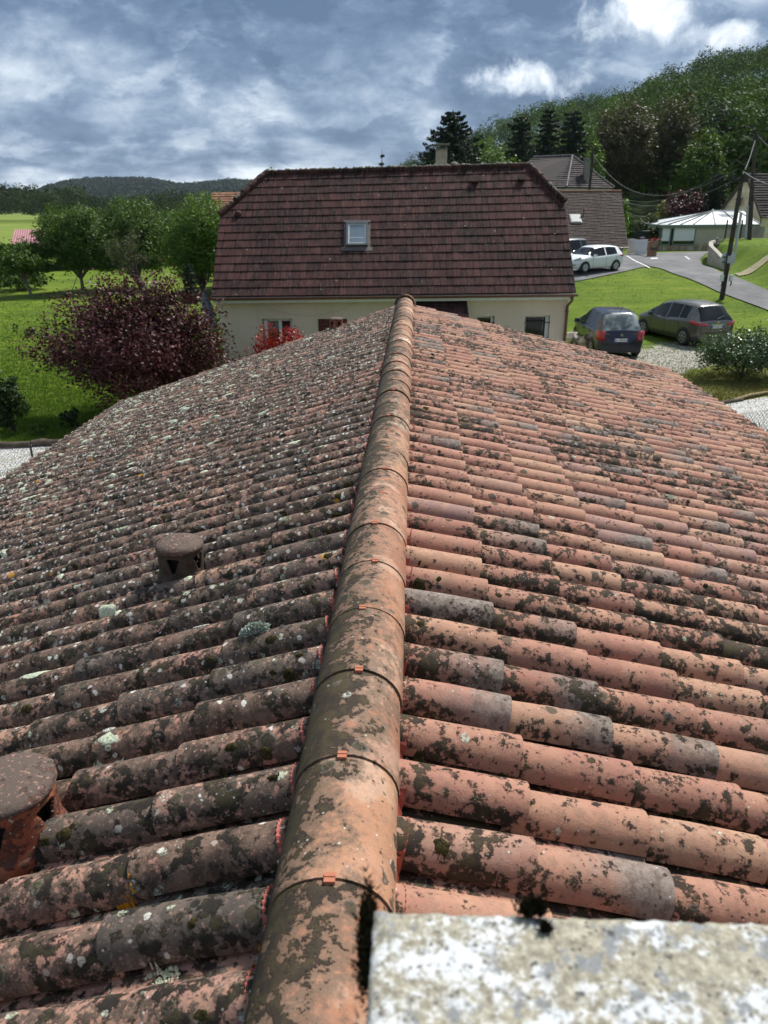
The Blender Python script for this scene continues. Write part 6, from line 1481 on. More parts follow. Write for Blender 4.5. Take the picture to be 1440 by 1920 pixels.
# retaining wall of the bank
t = thing('retaining_wall', 'low rendered retaining wall holding the grass bank beside the road', 'wall', (0, 0, 0)); creamst = simple('stained_cream', (.42, .37, .27), .9, .2, 1.5)
wl = [march(1348, 480, tbase), march(1333, 481, tbase), march(1326, 485, tbase), march(1325, 495, tbase), march(1338, 500, tbase), march(1360, 508, tbase)]
tops_ = [1.05, 1.05, 1.05, 1.05, .8, .35]; V = []; 
for p, h in zip(wl, tops_): z0 = float(tbase(np.array([p.x]), np.array([p.y]))[0]); V.append((p, z0-.2, z0+h))
def wall_strip(mb, dz0, dz1, off):
    for i in range(len(V)-1):
        (p, a0, a1), (q, b0, b1) = V[i], V[i+1]; d_ = (q-p); d_.z = 0; n_ = Vector((-d_.y, d_.x, 0)).normalized()*off; n_ = -n_ if n_.x > 0 else n_
        A = [Vector((p.x, p.y, (a0 if dz0 is None else a1+dz0))), Vector((q.x, q.y, (b0 if dz0 is None else b1+dz0))), Vector((q.x, q.y, b1+dz1)), Vector((p.x, p.y, a1+dz1))]
        mb.extr([x+n_ for x in A], Vector((.28, .06, 0)) if off >= 0 else Vector((.2, .05, 0)))
mb = MB(); wall_strip(mb, None, 0, 0); mb.build('wall_face', creamst, t); mb = MB(); wall_strip(mb, .004, .07, .04); mb.build('coping', simple('pale_coping', (.36, .33, .27), .9, .15, 5), t)
bank_poly = None
# statue on urn
p = at(1343, 461, 52.5); g0 = tz(p.x, p.y); 
t = thing('urn', 'dark stone urn on the grass bank carrying a small bust', 'urn', (p.x, p.y, g0)); dst = simple('dark_stone', (.055, .055, .05), .8, .3, 20)
mb = MB(); mb.lathe([(.001, 0), (.22, 0), (.20, .06), (.12, .12), (.15, .25), (.27, .48), (.30, .60), (.24, .61), (.001, .58)], 16); mb.build('bowl', dst, t)
t = thing('bust_statue', 'small pale bust statue standing in the dark urn', 'statue', (p.x, p.y, g0+.58)); mb = MB(); pst = simple('pale_stone', (.26, .25, .22), .85, .25, 20)
mb.lathe([(.10, 0), (.07, .10), (.08, .16), (.19, .26), (.21, .36), (.15, .43), (.07, .47), (.06, .52), (.10, .57), (.12, .66), (.10, .75), (.05, .80), (.001, .81)], 14); mb.box((0, -.11, .65), (.035, .04, .06)); mb.lathe([(.001, .1), (.06, .08), (.075, 0), (.05, -.08)], 8, (.0, .05, .70)); mb.build('bust', pst, t)

# ---- poles, cables, sign
polew = simple('tarred_pole', (.050, .040, .030), .9, .35, 6); greyplastic = simple('grey_conduit', (.42, .43, .43), .45, .06, 5)
def upole(name_lab, base, top_z, r=.13, lean=(0, 0)):
    t = thing('utility_pole', name_lab, 'utility pole', base, 0, 'wooden utility poles'); mb = MB(); H = top_z-base.z; mb.tube([(0, 0, -.2), (lean[0]*.5, lean[1]*.5, H*.5), (lean[0], lean[1], H)], [r, r*.88, r*.72], 12); mb.build('pole', polew, t); return t, base+Vector((lean[0], lean[1], H))
b1 = march(1353, 561, tbase); D1 = (b1-Vector((0, 0, CAMZ))).dot(_f); tp1 = at(1392, 330, D1+.0); t1, top1 = upole('dark wooden utility pole in front with round sign back and pale conduit', b1, atY(1392, 330, b1.y).z, .125, (atY(1392, 330, b1.y).x-b1.x, 0))
def onp(px, py): q = atY(px, py, b1.y); return q-b1
mb = MB(); a_, c_ = onp(1373.5, 478), onp(1386, 398); mb.tube([a_+Vector((.03, -.16, 0)), c_+Vector((.03, -.15, 0))], .065, 10); mb.build('conduit', greyplastic, t1)
for px in (1352, 1369): q = onp(px, 521); mb = MB(); mb.box(q+Vector((0, -.1, 0)), (.15, .12, .32)); o = mb.build('junction_box', wpaint, t1); mb = MB(); mb.tube([q+Vector((0, -.14, -.14)), q+Vector((.03, -.16, -.25)), q+Vector((.0, -.14, -.36))], .035, 6); mb.build('cable_end', ironm, o)
mb = MB(); q0, q1 = onp(1361, 505), onp(1350, 560); mb.tube([q0+Vector((.07, -.17, 0)), q1+Vector((.13, -.17, .1))], .018, 5); mb.tube([q0+Vector((-.02, -.18, 0)), q1+Vector((.03, -.19, .1))], .012, 5); mb.build('cable', ironm, t1)
q = onp(1389, 336); mb = MB(); mb.box(q+Vector((-.1, 0, -.05)), (.9, .08, .08)); mb.box(q+Vector((-.35, -.08, .1)), (.12, .1, .22)); mb.box(q+Vector((.15, -.1, .0)), (.22, .12, .28)); mb.tube([q+Vector((.1, 0, 0)), q+Vector((.12, 0, .9))], .02, 5); mb.build('pole_bracket', ironm, t1)
q = b1+onp(1364, 487); t = thing('round_road_sign', 'grey back of a round road sign fixed to the front utility pole', 'road sign', q+Vector((.10, .20, 0))); mb = MB(); mb.lathe([(.001, -.012), (.38, -.012), (.385, 0), (.38, .012), (.001, .012)], 32); o = mb.build('disc', simple('grey_metal', (.50, .52, .53), .5, .05, 4), t); o.rotation_euler = (math.pi/2, 0, .1)
mb = MB(); mb.box((0, -.05, .12), (.60, .02, .04)); mb.box((0, -.05, -.12), (.60, .02, .04)); mb.build('bracket', ironm, t); mb = MB(); mb.box((.02, -.36, 0.02), (.34, .10, .34)); mb.build('number_box', greyplastic, t)
b2 = at(1398, 462, 55); b2.z = tz(b2.x, b2.y); t2, top2 = upole('tall wooden utility pole further back on the bank with paired conduits', b2, atY(1419, 244, b2.y).z, .13, (atY(1419, 244, b2.y).x-b2.x, 0))
onp2 = lambda px, py: atY(px, py, b2.y)-b2
for dx_, m_ in ((-.16, greyplastic), (.12, simple('blue_grey_conduit', (.16, .19, .24), .5))): mb = MB(); mb.tube([onp2(1400, 448)+Vector((dx_, -.2, 0)), onp2(1404, 385)+Vector((dx_, -.18, 0))], .09, 8); mb.build('conduit', m_, t2)
mb = MB(); q = onp2(1417, 262); mb.tube([q+Vector((.1, -.1, -.2)), q+Vector((.12, -.1, .7))], .03, 6); mb.box(q+Vector((0, -.1, .2)), (.6, .1, .1)); q = onp2(1409, 330); mb.tube([q+Vector((-1.2, 0, 1.0)), q+Vector((.3, 0, .2))], .04, 5); mb.tube([q+Vector((.1, 0, -.4)), q+Vector((.9, 0, 2.0))], .04, 5); mb.box(q+Vector((0, -.05, 0)), (.9, .1, .1)); mb.build('pole_bracket', ironm, t2)
b3 = at(1404, 462, 53.5); b3.z = tz(b3.x, b3.y); 
t3, _t = upole('short leaning wooden pole strapped beside the tall back pole', b3, atY(1412, 345, b3.y).z, .13, (atY(1412, 345, b3.y).x-b3.x, 0))
b4 = at(1102, 375, 66); zt4 = at(1104, 288, 66); t4, top4 = upole('weathered utility pole standing before the hipped grey roof', Vector((b4.x, b4.y, tz(b4.x, b4.y))), zt4.z, .15, (.1, 0))
mb = MB(); q = top4-Vector((b4.x, b4.y, tz(b4.x, b4.y))); mb.box(q+Vector((-.1, -.1, -.4)), (.25, .15, .3)); mb.box(q+Vector((0, 0, -.1)), (.5, .08, .08)); mb.build('pole_bracket', ironm, t4)
cabm = simple('cable', (.13, .13, .13), .7)
def cable(lab, a, b, sag, r=.02):
    t = thing('overhead_cable', lab, 'cable', a, 0, 'overhead cables'); mb = MB(); d_ = b-a; mb.tube([d_*(k/24)+Vector((0, 0, -sag*4*(k/24)*(1-k/24))) for k in range(25)], r*.75, 5); mb.build('wire', cabm, t)
cable('sagging cable from the weathered pole towards the front pole', top4+Vector((0, 0, -.1)), top1+Vector((-.3, 0, .3)), 2.1)
cable('thin cable running from the cream house corner up to the front pole', at(1130, 358, 60), top1+Vector((0, 0, .0)), 1.2, .022)
cable('slack cable from hipped house down behind the gate', top4+Vector((0, 0, -1.2)), at(1218, 405, 68), 1.2, .022)
cable('cable rising from the front pole to the tall back pole', top1+Vector((0, 0, .1)), top2+Vector((0, 0, -.6)), .3, .025)
cable('upper cable leaving the picture from the tall back pole', top2+Vector((0, 0, -.2)), at(1500, 285, 50), .5, .035)
cable('lower cable leaving the picture from the front pole head', top1+Vector((0, 0, .2)), at(1520, 350, 30), .3, .03)
cable('faint high cable crossing the dark trees to the tall pole', at(1165, 372, 62), top2+Vector((0, 0, -.9)), 1.5, .018)

# ---- log edging, fences, rubble
logm = simple('rotten_log', (.075, .055, .038), .95, .4, 8, bump=.8)
for i, (x0, y0, x1, y1, lab) in enumerate([(-60, 838, 57, 834, 'rotten log edging the white gravel at the left picture edge'), (60, 833, 118, 829.5, 'middle rotten log edging the white gravel'), (120, 829, 147, 826, 'short dark log ending the edging at the roof edge')]):
    a, b = atZ(x0, y0, .08), atZ(x1, y1, .08); t = thing('edging_log', lab, 'log', (a.x, a.y, .09), 0, 'logs edging the left gravel yard'); d_ = b-a; mb = MB(); mb.tube([(0, 0, 0), d_*.33+Vector((0, .03, .015)), d_*.66+Vector((0, -.02, -.01)), d_], [.085, .095, .09, .08], 9); mb.build('log', logm, t)
fm = simple('fence_green', (.018, .022, .020), .5); wire = simple('galvanised_wire', (.23, .24, .24), .5, .1, 3, metal=.3)
def mesh_fence(name, lab, a, b, h, post_at, step=.07, ww=.003):
    a, b = Vector(a), Vector(b); t = thing(name, lab, 'fence', a); d_ = b-a; L = d_.length; ux = d_/L; mb = MB(); n = int(L/step)
    for s in (1, -1):
        for k in range(-int(h/step), n+int(h/step)):
            x0 = k*step; x1 = x0+s*h; z0, z1 = 0.0, h
            if x0 < 0: z0 = (0-x0)/(x1-x0)*h if s > 0 else z0; 
            if s > 0:
                if x0 > L or x1 < 0: continue
                if x1 > L: z1 = (L-x0)/(x1-x0)*h; x1 = L
                if x0 < 0: x0 = 0
            else:
                if x0 < 0 or x1 > L: continue
                if x0 > L: z0 = (x0-L)/(x0-x1)*h; x0 = L
                if x1 < 0: z1 = (x0-0)/(x0-x1)*h if x0 != x1 else h; x1 = 0
            p, q = ux*x0+Vector((0, 0, z0)), ux*x1+Vector((0, 0, z1)); w_ = ww; yv = Vector((-ux.y, ux.x, 0))*w_; zz = Vector((0, 0, w_))
            mb.add([p-zz, q-zz, q+zz, p+zz, p-yv, q-yv, q+yv, p+yv], [(0, 1, 2, 3), (4, 5, 6, 7)])
    o = mb.build('wire_mesh', wire, t, 'stuff'); mb = MB()
    mb.tube([(0, 0, h), d_+Vector((0, 0, h))], .003, 4); mb.tube([(0, 0, h*.5), d_+Vector((0, 0, h*.5))], .002, 4); mb.build('tension_wire', wire, t)
    for f in post_at: mb = MB(); mb.tube([d_*f+Vector((0, 0, -.1)), d_*f+Vector((0, 0, h+.06))], .022, 8); mb.build('post', fm, t)
yF = 13.9; pa, pb_ = atY(58, 842, yF), atY(-140, 842, yF); hF = pa.z
mesh_fence('chain_link_fence', 'chain link fence with one dark post beside the left white gravel', (atY(-170, 842, yF).x, yF, .02), (atY(250, 842, yF).x, yF, .02), hF, [(pa.x-atY(-170, 842, yF).x)/(atY(250, 842, yF).x-atY(-170, 842, yF).x)])
r1_, r2_ = atZ(1338, 800, 1.0), atZ(1530, 800, 1.0)
mesh_fence('chain_link_fence', 'chain link fence crossing the white gravel right of the roof', (6.3, 13.2, .02), (11.5, 15.6, .02), 1.65, [.02, .85], .10, .005)
for i, (x0, y0, x1, y1) in enumerate([(1331, 762, 1392, 750), (1372, 752, 1440, 736)]):
    a, b = atZ(x0, y0, .05), atZ(x1, y1, .05); t = thing('edging_log', ['thin dark branch edging the right white gravel near the roof', 'pale split log edging the right white gravel at the picture edge'][i], 'log', (a.x, a.y, .06)); mb = MB(); mb.tube([(0, 0, 0), (b-a)*.5+Vector((0, .04, .02)), b-a], [.04, .055, .05], 7); mb.build('log', [logm, simple('pale_log', (.22, .16, .07), .9, .3, 8)][i], t)
# rubble heap beside the dark blue car
rb_ = atG(1092, 655); t = thing('rubble_heap', 'heap of pale sacks and broken slabs at the right house corner', 'rubble', (rb_.x, rb_.y, 0)); palem = simple('pale_sack', (.52, .49, .42), .8, .2, 8); rg = np.random.default_rng(12)
for k in range(5):
    mb = MB(); c_ = Vector((-.45+.22*k, rg.normal(0, .2), .22+.25*rg.random())); V = []; 
    for j in range(5):
        for q_ in range(10):
            a_ = 2*math.pi*q_/10; ph = math.pi*j/4; R_ = .26*(.7+.5*rg.random()); V.append(c_+Vector((R_*math.sin(ph)*math.cos(a_), R_*.7*math.sin(ph)*math.sin(a_), .24*math.cos(ph)*(.8+.4*rg.random()))))
    mb.add(V, [(j*10+q_, j*10+(q_+1) % 10, (j+1)*10+(q_+1) % 10, (j+1)*10+q_) for j in range(4) for q_ in range(10)]); mb.build('sack', palem, t)
for k in range(5): mb = MB(); mb.box((.25+.14*k, rg.normal(0, .25), .12+.09*k*(k < 3)), (.55, .35, .06), (rg.normal(0, .15), rg.normal(0, .2), rg.random())); mb.build('slab', simple('pale_slab', (.36, .32, .25), .9, .2, 8), t)
mb = MB(); mb.tube([(-.6, -.3, .1), (-.45, -.3, .5), (-.3, -.3, .2)], .03, 6); mb.build('black_hose', ironm, t)
# ------------------------------------------------------------------ cars
def carpaint(name, col, metal=.3):
    m, nt, b = newmat(name); P = objc(nt); n = nt.noise(P, 3, 4); nt.set(b.inputs['Base Color'], nt.mix(n, tuple(c*.88 for c in col), tuple(min(1, c*1.08) for c in col)))
    b.inputs['Metallic'].default_value = metal; nt.set(b.inputs['Roughness'], nt.ss(nt.noise(P, 20, 4), .3, .7, .25, .38)); b.inputs['Coat Weight'].default_value = .45; b.inputs['Coat Roughness'].default_value = .06; return m
carglass, nt, b = newmat('car_glass'); b.inputs['Base Color'].default_value = (.016, .019, .020, 1); b.inputs['Roughness'].default_value = .10; b.inputs['Specular IOR Level'].default_value = .22
misty, nt, b = newmat('misted_glass'); nt.set(b.inputs['Base Color'], nt.mix(nt.ss(nt.noise(objc(nt), 3, 5), .4, .65), (.10, .13, .13), (.36, .40, .40))); b.inputs['Roughness'].default_value = .25
tyrem = simple('tyre', (.014, .014, .015), .85, .2, 20); rimm = simple('alloy', (.36, .36, .37), .35, .1, 10, metal=.7); capm_ = simple('wheel_cover', (.42, .43, .44), .4, .1, 10); blackp = simple('black_plastic', (.018, .018, .02), .6, .2, 12)
redl = simple('red_lens', (.36, .012, .014), .18, .15, 10, coat=.6); clearl = simple('clear_lens', (.45, .46, .47), .1, .1, 10, coat=.8); chromem = simple('chrome', (.62, .62, .63), .15, .05, 5, metal=.9); platem = simple('plate_white', (.68, .68, .66), .5); platey = simple('plate_blue', (.03, .07, .30), .5); inkm = simple('plate_ink', (.015, .015, .02), .6)
def text_mesh(name, cu, parent):
    tmp = bpy.data.objects.new(name, cu); C.objects.link(tmp); dg = bpy.context.evaluated_depsgraph_get(); me = bpy.data.meshes.new_from_object(tmp.evaluated_get(dg)); bpy.data.objects.remove(tmp); return link(name, me, parent)
def crv(T, x):
    xs = [q[0] for q in T]; ys = [q[1] for q in T]
    return np.interp(x, xs, ys)
def smooth(T):
    """Catmull-Rom through the points, returned as a dense table"""
    P = [T[0]]+list(T)+[T[-1]]; out = []
    for i in range(1, len(P)-2):
        p0, p1, p2, p3 = [np.array(q, float) for q in P[i-1:i+3]]
        for k in range(6):
            t = k/6; out.append(.5*((2*p1)+(-p0+p2)*t+(2*p0-5*p1+4*p2-p3)*t*t+(-p0+3*p1-3*p2+p3)*t**3))
    out.append(np.array(T[-1], float)); out.sort(key=lambda q: q[0]); return [tuple(q) for q in out]
def car(name, lab, loc, rz, paint, L, W, H, top, sh, wd, wr, glass_x, rearg, wsc, pillars, wheels, wrad, style, rearglass=None, low=None, text=None, light=None, scale=1, spokes=7):
    t = thing(name, lab, 'car', loc, rz, 'parked cars'); top, sh, wd, wr = smooth(top), smooth(sh), smooth(wd), smooth(wr)
    xs = sorted(set(np.round(np.concatenate([np.linspace(0, .6, 13), np.linspace(.6, L-.6, 34), np.linspace(L-.6, L, 13), list(rearg), list(wsc), [g for g in glass_x]]+[np.array(pillars).ravel()]), 4)))
    R = []
    for x in xs:
        zt, zs, w, r_ = crv(top, x), crv(sh, x), crv(wd, x), crv(wr, x); zs = min(zs, zt-.03); cab = max(0, min(1, (zt-zs)/.35)); zb = .20+.10*max(0, 1-x/.4)+.05*max(0, 1-(L-x)/.4)
        r5 = (w*.955, zs+.03); r6 = (r_*cab+w*.90*(1-cab), zt-.075*cab-.012); r7 = (r6[0]-.08, zt-.012); 
        R.append([(0, zb), (w*.86, zb), (w*.97, zb+.10), (w*1.0, zb+.28), (w*1.0, zs-.12), (w*.985, zs), r5, r6, r7, (r6[0]*.5, zt+.008), (0, zt+.012)])
    NP = 11; xo = L/2
    parts = {}
    def put(key, i, k, sgn):
        a, b_, c_, d_ = (xs[i], *R[i][k]), (xs[i+1], *R[i+1][k]), (xs[i+1], *R[i+1][k+1]), (xs[i], *R[i][k+1])
        q = [Vector((p[0]-xo, sgn*p[1], p[2])) for p in (a, b_, c_, d_)]; parts.setdefault(key, []).append(q if sgn < 0 else q[::-1])
    for i in range(len(xs)-1):
        xm = (xs[i]+xs[i+1])/2
        for k in range(NP-1):
            for sgn in (1, -1):
                key = ('body',)
                if k == 6 and glass_x[0] < xm < glass_x[1] and not any(p[0] < xm < p[1] for p in pillars):
                    j = sum(xm > p[1] for p in pillars); key = ('side_window', sgn, j)
                elif k >= 7 and rearg[0] < xm < rearg[1]: key = ('rear_window',)
                elif k >= 7 and wsc[0] < xm < wsc[1]: key = ('windscreen',)
                elif k <= 1 and low: key = ('sill',)
                put(key, i, k, sgn)
    for end, i in ((0, 0), (1, len(xs)-1)):
        poly = [Vector((xs[i]-xo, p[0], p[1])) for p in R[i]]+[Vector((xs[i]-xo, -p[0], p[1])) for p in R[i][::-1][1:-1]]
        parts.setdefault(('body',), []).append(poly if end else poly[::-1])
    for key, qs in parts.items():
        mb = MB(); idx = {}; V = []; Fs = []
        for q in qs:
            f = []
            for v in q:
                kk = (round(v.x, 4), round(v.y, 4), round(v.z, 4))
                if kk not in idx: idx[kk] = len(V); V.append(v)
                f.append(idx[kk])
            f2 = [a for i_, a in enumerate(f) if a != f[i_-1]]
            if len(f2) >= 3 and len(set(f2)) == len(f2): Fs.append(tuple(f2))
        mb.add(V, Fs, True); mt = {'body': paint, 'sill': blackp, 'side_window': carglass, 'rear_window': rearglass or carglass, 'windscreen': carglass}[key[0]]
        o = mb.build(key[0], mt, t)
    side = lambda x: crv(wd, x)
    # wheels
    for x in wheels:
        for sgn in (1, -1):
            y = side(x)
            mb = MB(); n = 20
            pts = [(x-xo+math.cos(a)*(wrad+.065), math.sin(a)*(wrad+.065)+wrad) for a in np.linspace(-.35, math.pi+.35, n)]
            mb.add([(p[0], sgn*(y+.012), max(p[1], .17)) for p in pts]+[(p[0], sgn*(y-.25), max(p[1], .17)) for p in pts], [tuple(range(n)) if sgn < 0 else tuple(range(n))[::-1]]+[(i, i+1, n+i+1, n+i) for i in range(n-1)]); mb.build('wheel_arch', blackp, t)
            mb = MB(); V = []; m_ = 28; prof_ = [(wrad*.66, .018), (wrad*.90, .028), (wrad, .005), (wrad, -.17), (wrad*.9, -.19)]
            for r_, dy in prof_: V += [(x-xo+r_*math.cos(2*math.pi*k/m_), sgn*(y+dy), wrad+r_*math.sin(2*math.pi*k/m_)) for k in range(m_)]
            mb.add(V, [(j*m_+k, j*m_+(k+1) % m_, (j+1)*m_+(k+1) % m_, (j+1)*m_+k) for j in range(len(prof_)-1) for k in range(m_)], True); wh = mb.build('wheel', tyrem, t)
            mb = MB(); rr_ = wrad*.67; mb.add([(x-xo, sgn*(y+.004), wrad)]+[(x-xo+rr_*math.cos(2*math.pi*k/m_), sgn*(y-.01), wrad+rr_*math.sin(2*math.pi*k/m_)) for k in range(m_)], [(0, 1+k, 1+(k+1) % m_) for k in range(m_)]); mb.build('hub', blackp if spokes else capm_, wh)
            mb = MB()
            for k in range(spokes or 9):
                a = 2*math.pi*k/(spokes or 9)+.2; c0 = Vector((x-xo+.04*math.cos(a), sgn*(y+.022), wrad+.04*math.sin(a))); c1 = Vector((x-xo+rr_*math.cos(a), sgn*(y+.016), wrad+rr_*math.sin(a))); mb.bar(c0, c1, .045 if spokes else .06, .02, (0, 1, 0))
            V = []
            for r_, dy in ((rr_*.9, .022), (rr_*1.02, .022), (rr_*1.02, -.02)): V += [(x-xo+r_*math.cos(2*math.pi*k/m_), sgn*(y+dy), wrad+r_*math.sin(2*math.pi*k/m_)) for k in range(m_)]
            mb.add(V, [(j*m_+k, j*m_+(k+1) % m_, (j+1)*m_+(k+1) % m_, (j+1)*m_+k) for j in range(2) for k in range(m_)], True); mb.lathe([(.001, 0)], 4) if False else None
            mb.build('rim', rimm if spokes else capm_, wh)
    # strips: door seams, handles
    zsh = crv(sh, L*.5)
    for sgn in (1, -1):
        for sx in style['seams']:
            mb = MB(); y = side(sx); mb.box((sx-xo, sgn*(y+.001), (.32+zsh)/2), (.009, .008, zsh-.32)); mb.build('door_seam', blackp, t)
        for sx in style['handles']:
            mb = MB(); y = side(sx); mb.box((sx-xo, sgn*(y+.012), zsh-.10), (.17, .03, .03)); mb.build('door_handle', style.get('hmat', paint), t)
        mb = MB(); sx = wsc[0]+.30; y = side(sx); mb.box((sx-xo, sgn*(y+.09), zsh+.08), (.13, .20, .14), taper=.8); mb.box((sx-xo, sgn*(y+.0), zsh+.04), (.06, .08, .04)); mb.build('mirror', style.get('mmat', paint), t)
        if style.get('chrome'):
            mb = MB(); pts = [Vector((x-xo, sgn*(side(x)*.955+.012), min(crv(sh, x), crv(top, x)-.03)+.025-(.07 if 1.75 < x < 2.35 else 0))) for x in np.linspace(glass_x[0], glass_x[1], 16)]; mb.tube(pts, .012, 5); mb.build('window_trim', chromem, t)
        if style.get('rubstrip'):
            mb = MB(); mb.box((L*.48-xo, sgn*(side(L*.5)+.006), .50), (L*.40, .02, .07)); mb.build('rub_strip', blackp, t)
        # tail lights and headlights
        for (path, z0, z1, z2, z3) in style['tail']:
            mb = MB(); V = []; n = len(path); 
            for i, (px_, py_) in enumerate(path): f = i/(n-1); V += [(px_-xo, sgn*py_, z0+(z2-z0)*f), (px_-xo, sgn*(py_), z1+(z3-z1)*f)]
            V += [(v[0]+.03, v[1]-sgn*.03, v[2]) for v in V]
            Fq = []
            for i in range(n-1): Fq.append((2*i, 2*i+2, 2*i+3, 2*i+1))
            m2 = 2*n; Fq += [(2*i+1, 2*i+3, m2+2*i+3, m2+2*i+1) for i in range(n-1)]+[(2*i, m2+2*i, m2+2*i+2, 2*i+2) for i in range(n-1)]+[(0, 1, m2+1, m2), (2*n-2, m2+2*n-2, m2+2*n-1, 2*n-1)]
            mb.add(V, Fq, True); mb.build('tail_light', redl, t)
        mb = MB(); a = Vector((L-.10-xo, sgn*.52, .66)); b_ = Vector((L-.42-xo, sgn*(side(L-.42)+.012), .74)); mb.extr([a, b_, b_+Vector((0, 0, .16)), a+Vector((-.04, 0, .10))], (0.03, sgn*.015, 0)); mb.build('headlight', clearl, t)
    # rear details
    zb_ = style['plate_z']; mb = MB(); mb.box((-xo-.018, 0, zb_), (.012, .52, .115)); pl = mb.build('number_plate', platem, t); mb = MB()
    for s_ in (1, -1): mb.box((-xo-.025, s_*.24, zb_), (.004, .04, .11))
    mb.build('plate_band', platey, pl)
    if text:
        cu = bpy.data.curves.new('plate_text', 'FONT'); cu.body = text; cu.size = .095; cu.align_x = 'CENTER'; cu.align_y = 'CENTER'; cu.extrude = .001; cu.materials.append(inkm); o = text_mesh('plate_text', cu, pl); o.location = (-xo-.0275, 0, zb_); o.rotation_euler = (math.pi/2, 0, -math.pi/2)
    mb = MB(); mb.box((-xo-.012, 0, .44), (.05, W*.80, .22)); mb.box((-xo+.03, 0, .30), (.05, W*.72, .1)); mb.build('rear_bumper', style.get('bmat', paint), t)
    mb = MB(); mb.box((-xo-.004, 0, .60), (.012, W*.66, .012)); mb.box((-xo-.004, W*.40, .74), (.010, .008, .28)); mb.box((-xo-.004, -W*.40, .74), (.010, .008, .28)); mb.build('tailgate_seam', blackp, t)
    mb = MB(); xr = rearg[1]+.1; mb.tube([(xr-xo, 0, crv(top, xr)), (xr-.25-xo, 0, crv(top, xr)+.26)], .007, 5); mb.build('antenna', blackp, t)
    mb = MB(); x0_, x1_ = rearg[0]+.03, rearg[0]+.10; mb.tube([(x0_-xo-.02, 0, crv(top, x0_)+.02), (x1_-xo-.02, -.38, crv(top, x1_)+.02)], .010, 5); mb.build('rear_wiper', blackp, t)
    for (zb2, kind) in style.get('badge', []):
        mb = MB()
        if kind == 'chevrons':
            for dz_ in (0, .045):
                for s_ in (1, -1): mb.bar((-xo-.022, 0, zb2+dz_+.035), (-xo-.022, s_*.055, zb2+dz_), .02, .022, (1, 0, 0))
        else:
            n = 24; V = []
            for r_ in (.050, .062): V += [(-xo-.022, r_*math.cos(2*math.pi*k/n), zb2+r_*.85*math.sin(2*math.pi*k/n)) for k in range(n)]
            mb.add(V, [(k, (k+1) % n, n+(k+1) % n, n+k) for k in range(n)]); mb.bar((-xo-.024, -.075, zb2+.01), (-xo-.024, .02, zb2+.01), .012, .014, (0, 0, 1)); mb.bar((-xo-.024, .075, zb2-.01), (-xo-.024, -.02, zb2-.01), .012, .014, (0, 0, 1))
        mb.build('badge', chromem, t)
    for (txt, yy, zz, sz) in style.get('script', []):
        cu = bpy.data.curves.new('model_script', 'FONT'); cu.body = txt; cu.size = sz; cu.align_x = 'CENTER'; cu.extrude = .002; cu.materials.append(chromem); o = text_mesh('model_script', cu, t); o.location = (-xo-.010, yy, zz); o.rotation_euler = (math.pi/2, 0, -math.pi/2)
    if style.get('lowbar'):
        mb = MB(); mb.box((-xo-.02, 0, style['plate_z']+.09), (.03, .62, .03)); mb.build('tailgate_trim', chromem, t)
    return t

def place(px, py, depth_hint=None): p = march(px, py, tbase); return p
# dark blue MPV
mpvA = dict(L=4.28, W=1.75, H=1.64, top=[(0, .98), (.06, 1.04), (.22, 1.33), (.40, 1.56), (.62, 1.62), (1.4, 1.645), (2.1, 1.62), (2.6, 1.50), (3.0, 1.30), (3.45, 1.08), (3.85, .95), (4.15, .80), (4.28, .55)],
   sh=[(0, .93), (.5, .96), (2, .95), (3.2, .93), (3.8, .84), (4.15, .66), (4.28, .45)], wd=[(0, .76), (.05, .80), (.15, .835), (.4, .86), (1, .875), (3.2, .875), (3.8, .82), (4.1, .70), (4.28, .52)],
   wr=[(0, .72), (.06, .72), (.40, .61), (1.4, .63), (2.6, .60), (3.0, .64), (3.45, .70), (4.28, .5)], glass_x=(.52, 3.15), rearg=(.055, .42), wsc=(2.62, 3.42), pillars=[(.98, 1.06), (1.98, 2.08)], wheels=(.78, 3.52), wrad=.315, low=True)
tailA = [([(-.012, .60), (-.006, .74), (.05, .83), (.22, .865)], .68, 1.02, .72, 1.02)]
b_ = place(1163, 672); pA = Vector((b_.x, b_.y+1.9, tz(b_.x, b_.y+1.9)))
car('minivan', 'dark blue minivan seen from behind with misted rear window near the house corner', (pA.x-.08, pA.y, pA.z), math.pi/2-.02, carpaint('dark_blue_paint', (.010, .011, .026)), rearglass=misty, text='EL-278-RX', spokes=7,
    style=dict(seams=[1.18, 2.02, 3.05], handles=[1.3, 2.2], tail=tailA, plate_z=.70, badge=[(.84, 'chevrons')], script=[('XSARA', .52, .90, .045), ('PICASSO', -.50, .90, .045)], bmat=carpaint('dark_bumper', (.016, .018, .032)), mmat=blackp, rubstrip=True), **mpvA)
# grey MPV
mpvB = dict(L=4.29, W=1.81, H=1.62, top=[(0, .96), (.05, 1.02), (.20, 1.22), (.46, 1.50), (.72, 1.58), (1.4, 1.62), (2.1, 1.60), (2.6, 1.50), (3.05, 1.28), (3.45, 1.06), (3.9, .92), (4.15, .78), (4.29, .55)],
   sh=[(0, .92), (.5, 1.02), (1.2, .99), (2, .93), (3.2, .92), (3.8, .82), (4.15, .64), (4.29, .45)], wd=[(0, .76), (.05, .82), (.15, .86), (.4, .89), (1, .905), (3.2, .90), (3.8, .84), (4.1, .70), (4.29, .52)],
   wr=[(0, .74), (.05, .74), (.46, .63), (1.4, .65), (2.6, .62), (3.05, .66), (3.45, .72), (4.29, .5)], glass_x=(.78, 3.2), rearg=(.05, .50), wsc=(2.62, 3.42), pillars=[(1.98, 2.06), (1.22, 1.27)], wheels=(.80, 3.45), wrad=.33, low=False)
tailB = [([(-.014, .46), (-.008, .70), (.04, .845), (.30, .915), (.50, .91)], .82, .92, .90, 1.04)]
b_ = place(1338, 652); angB = math.pi/2+rad(17)
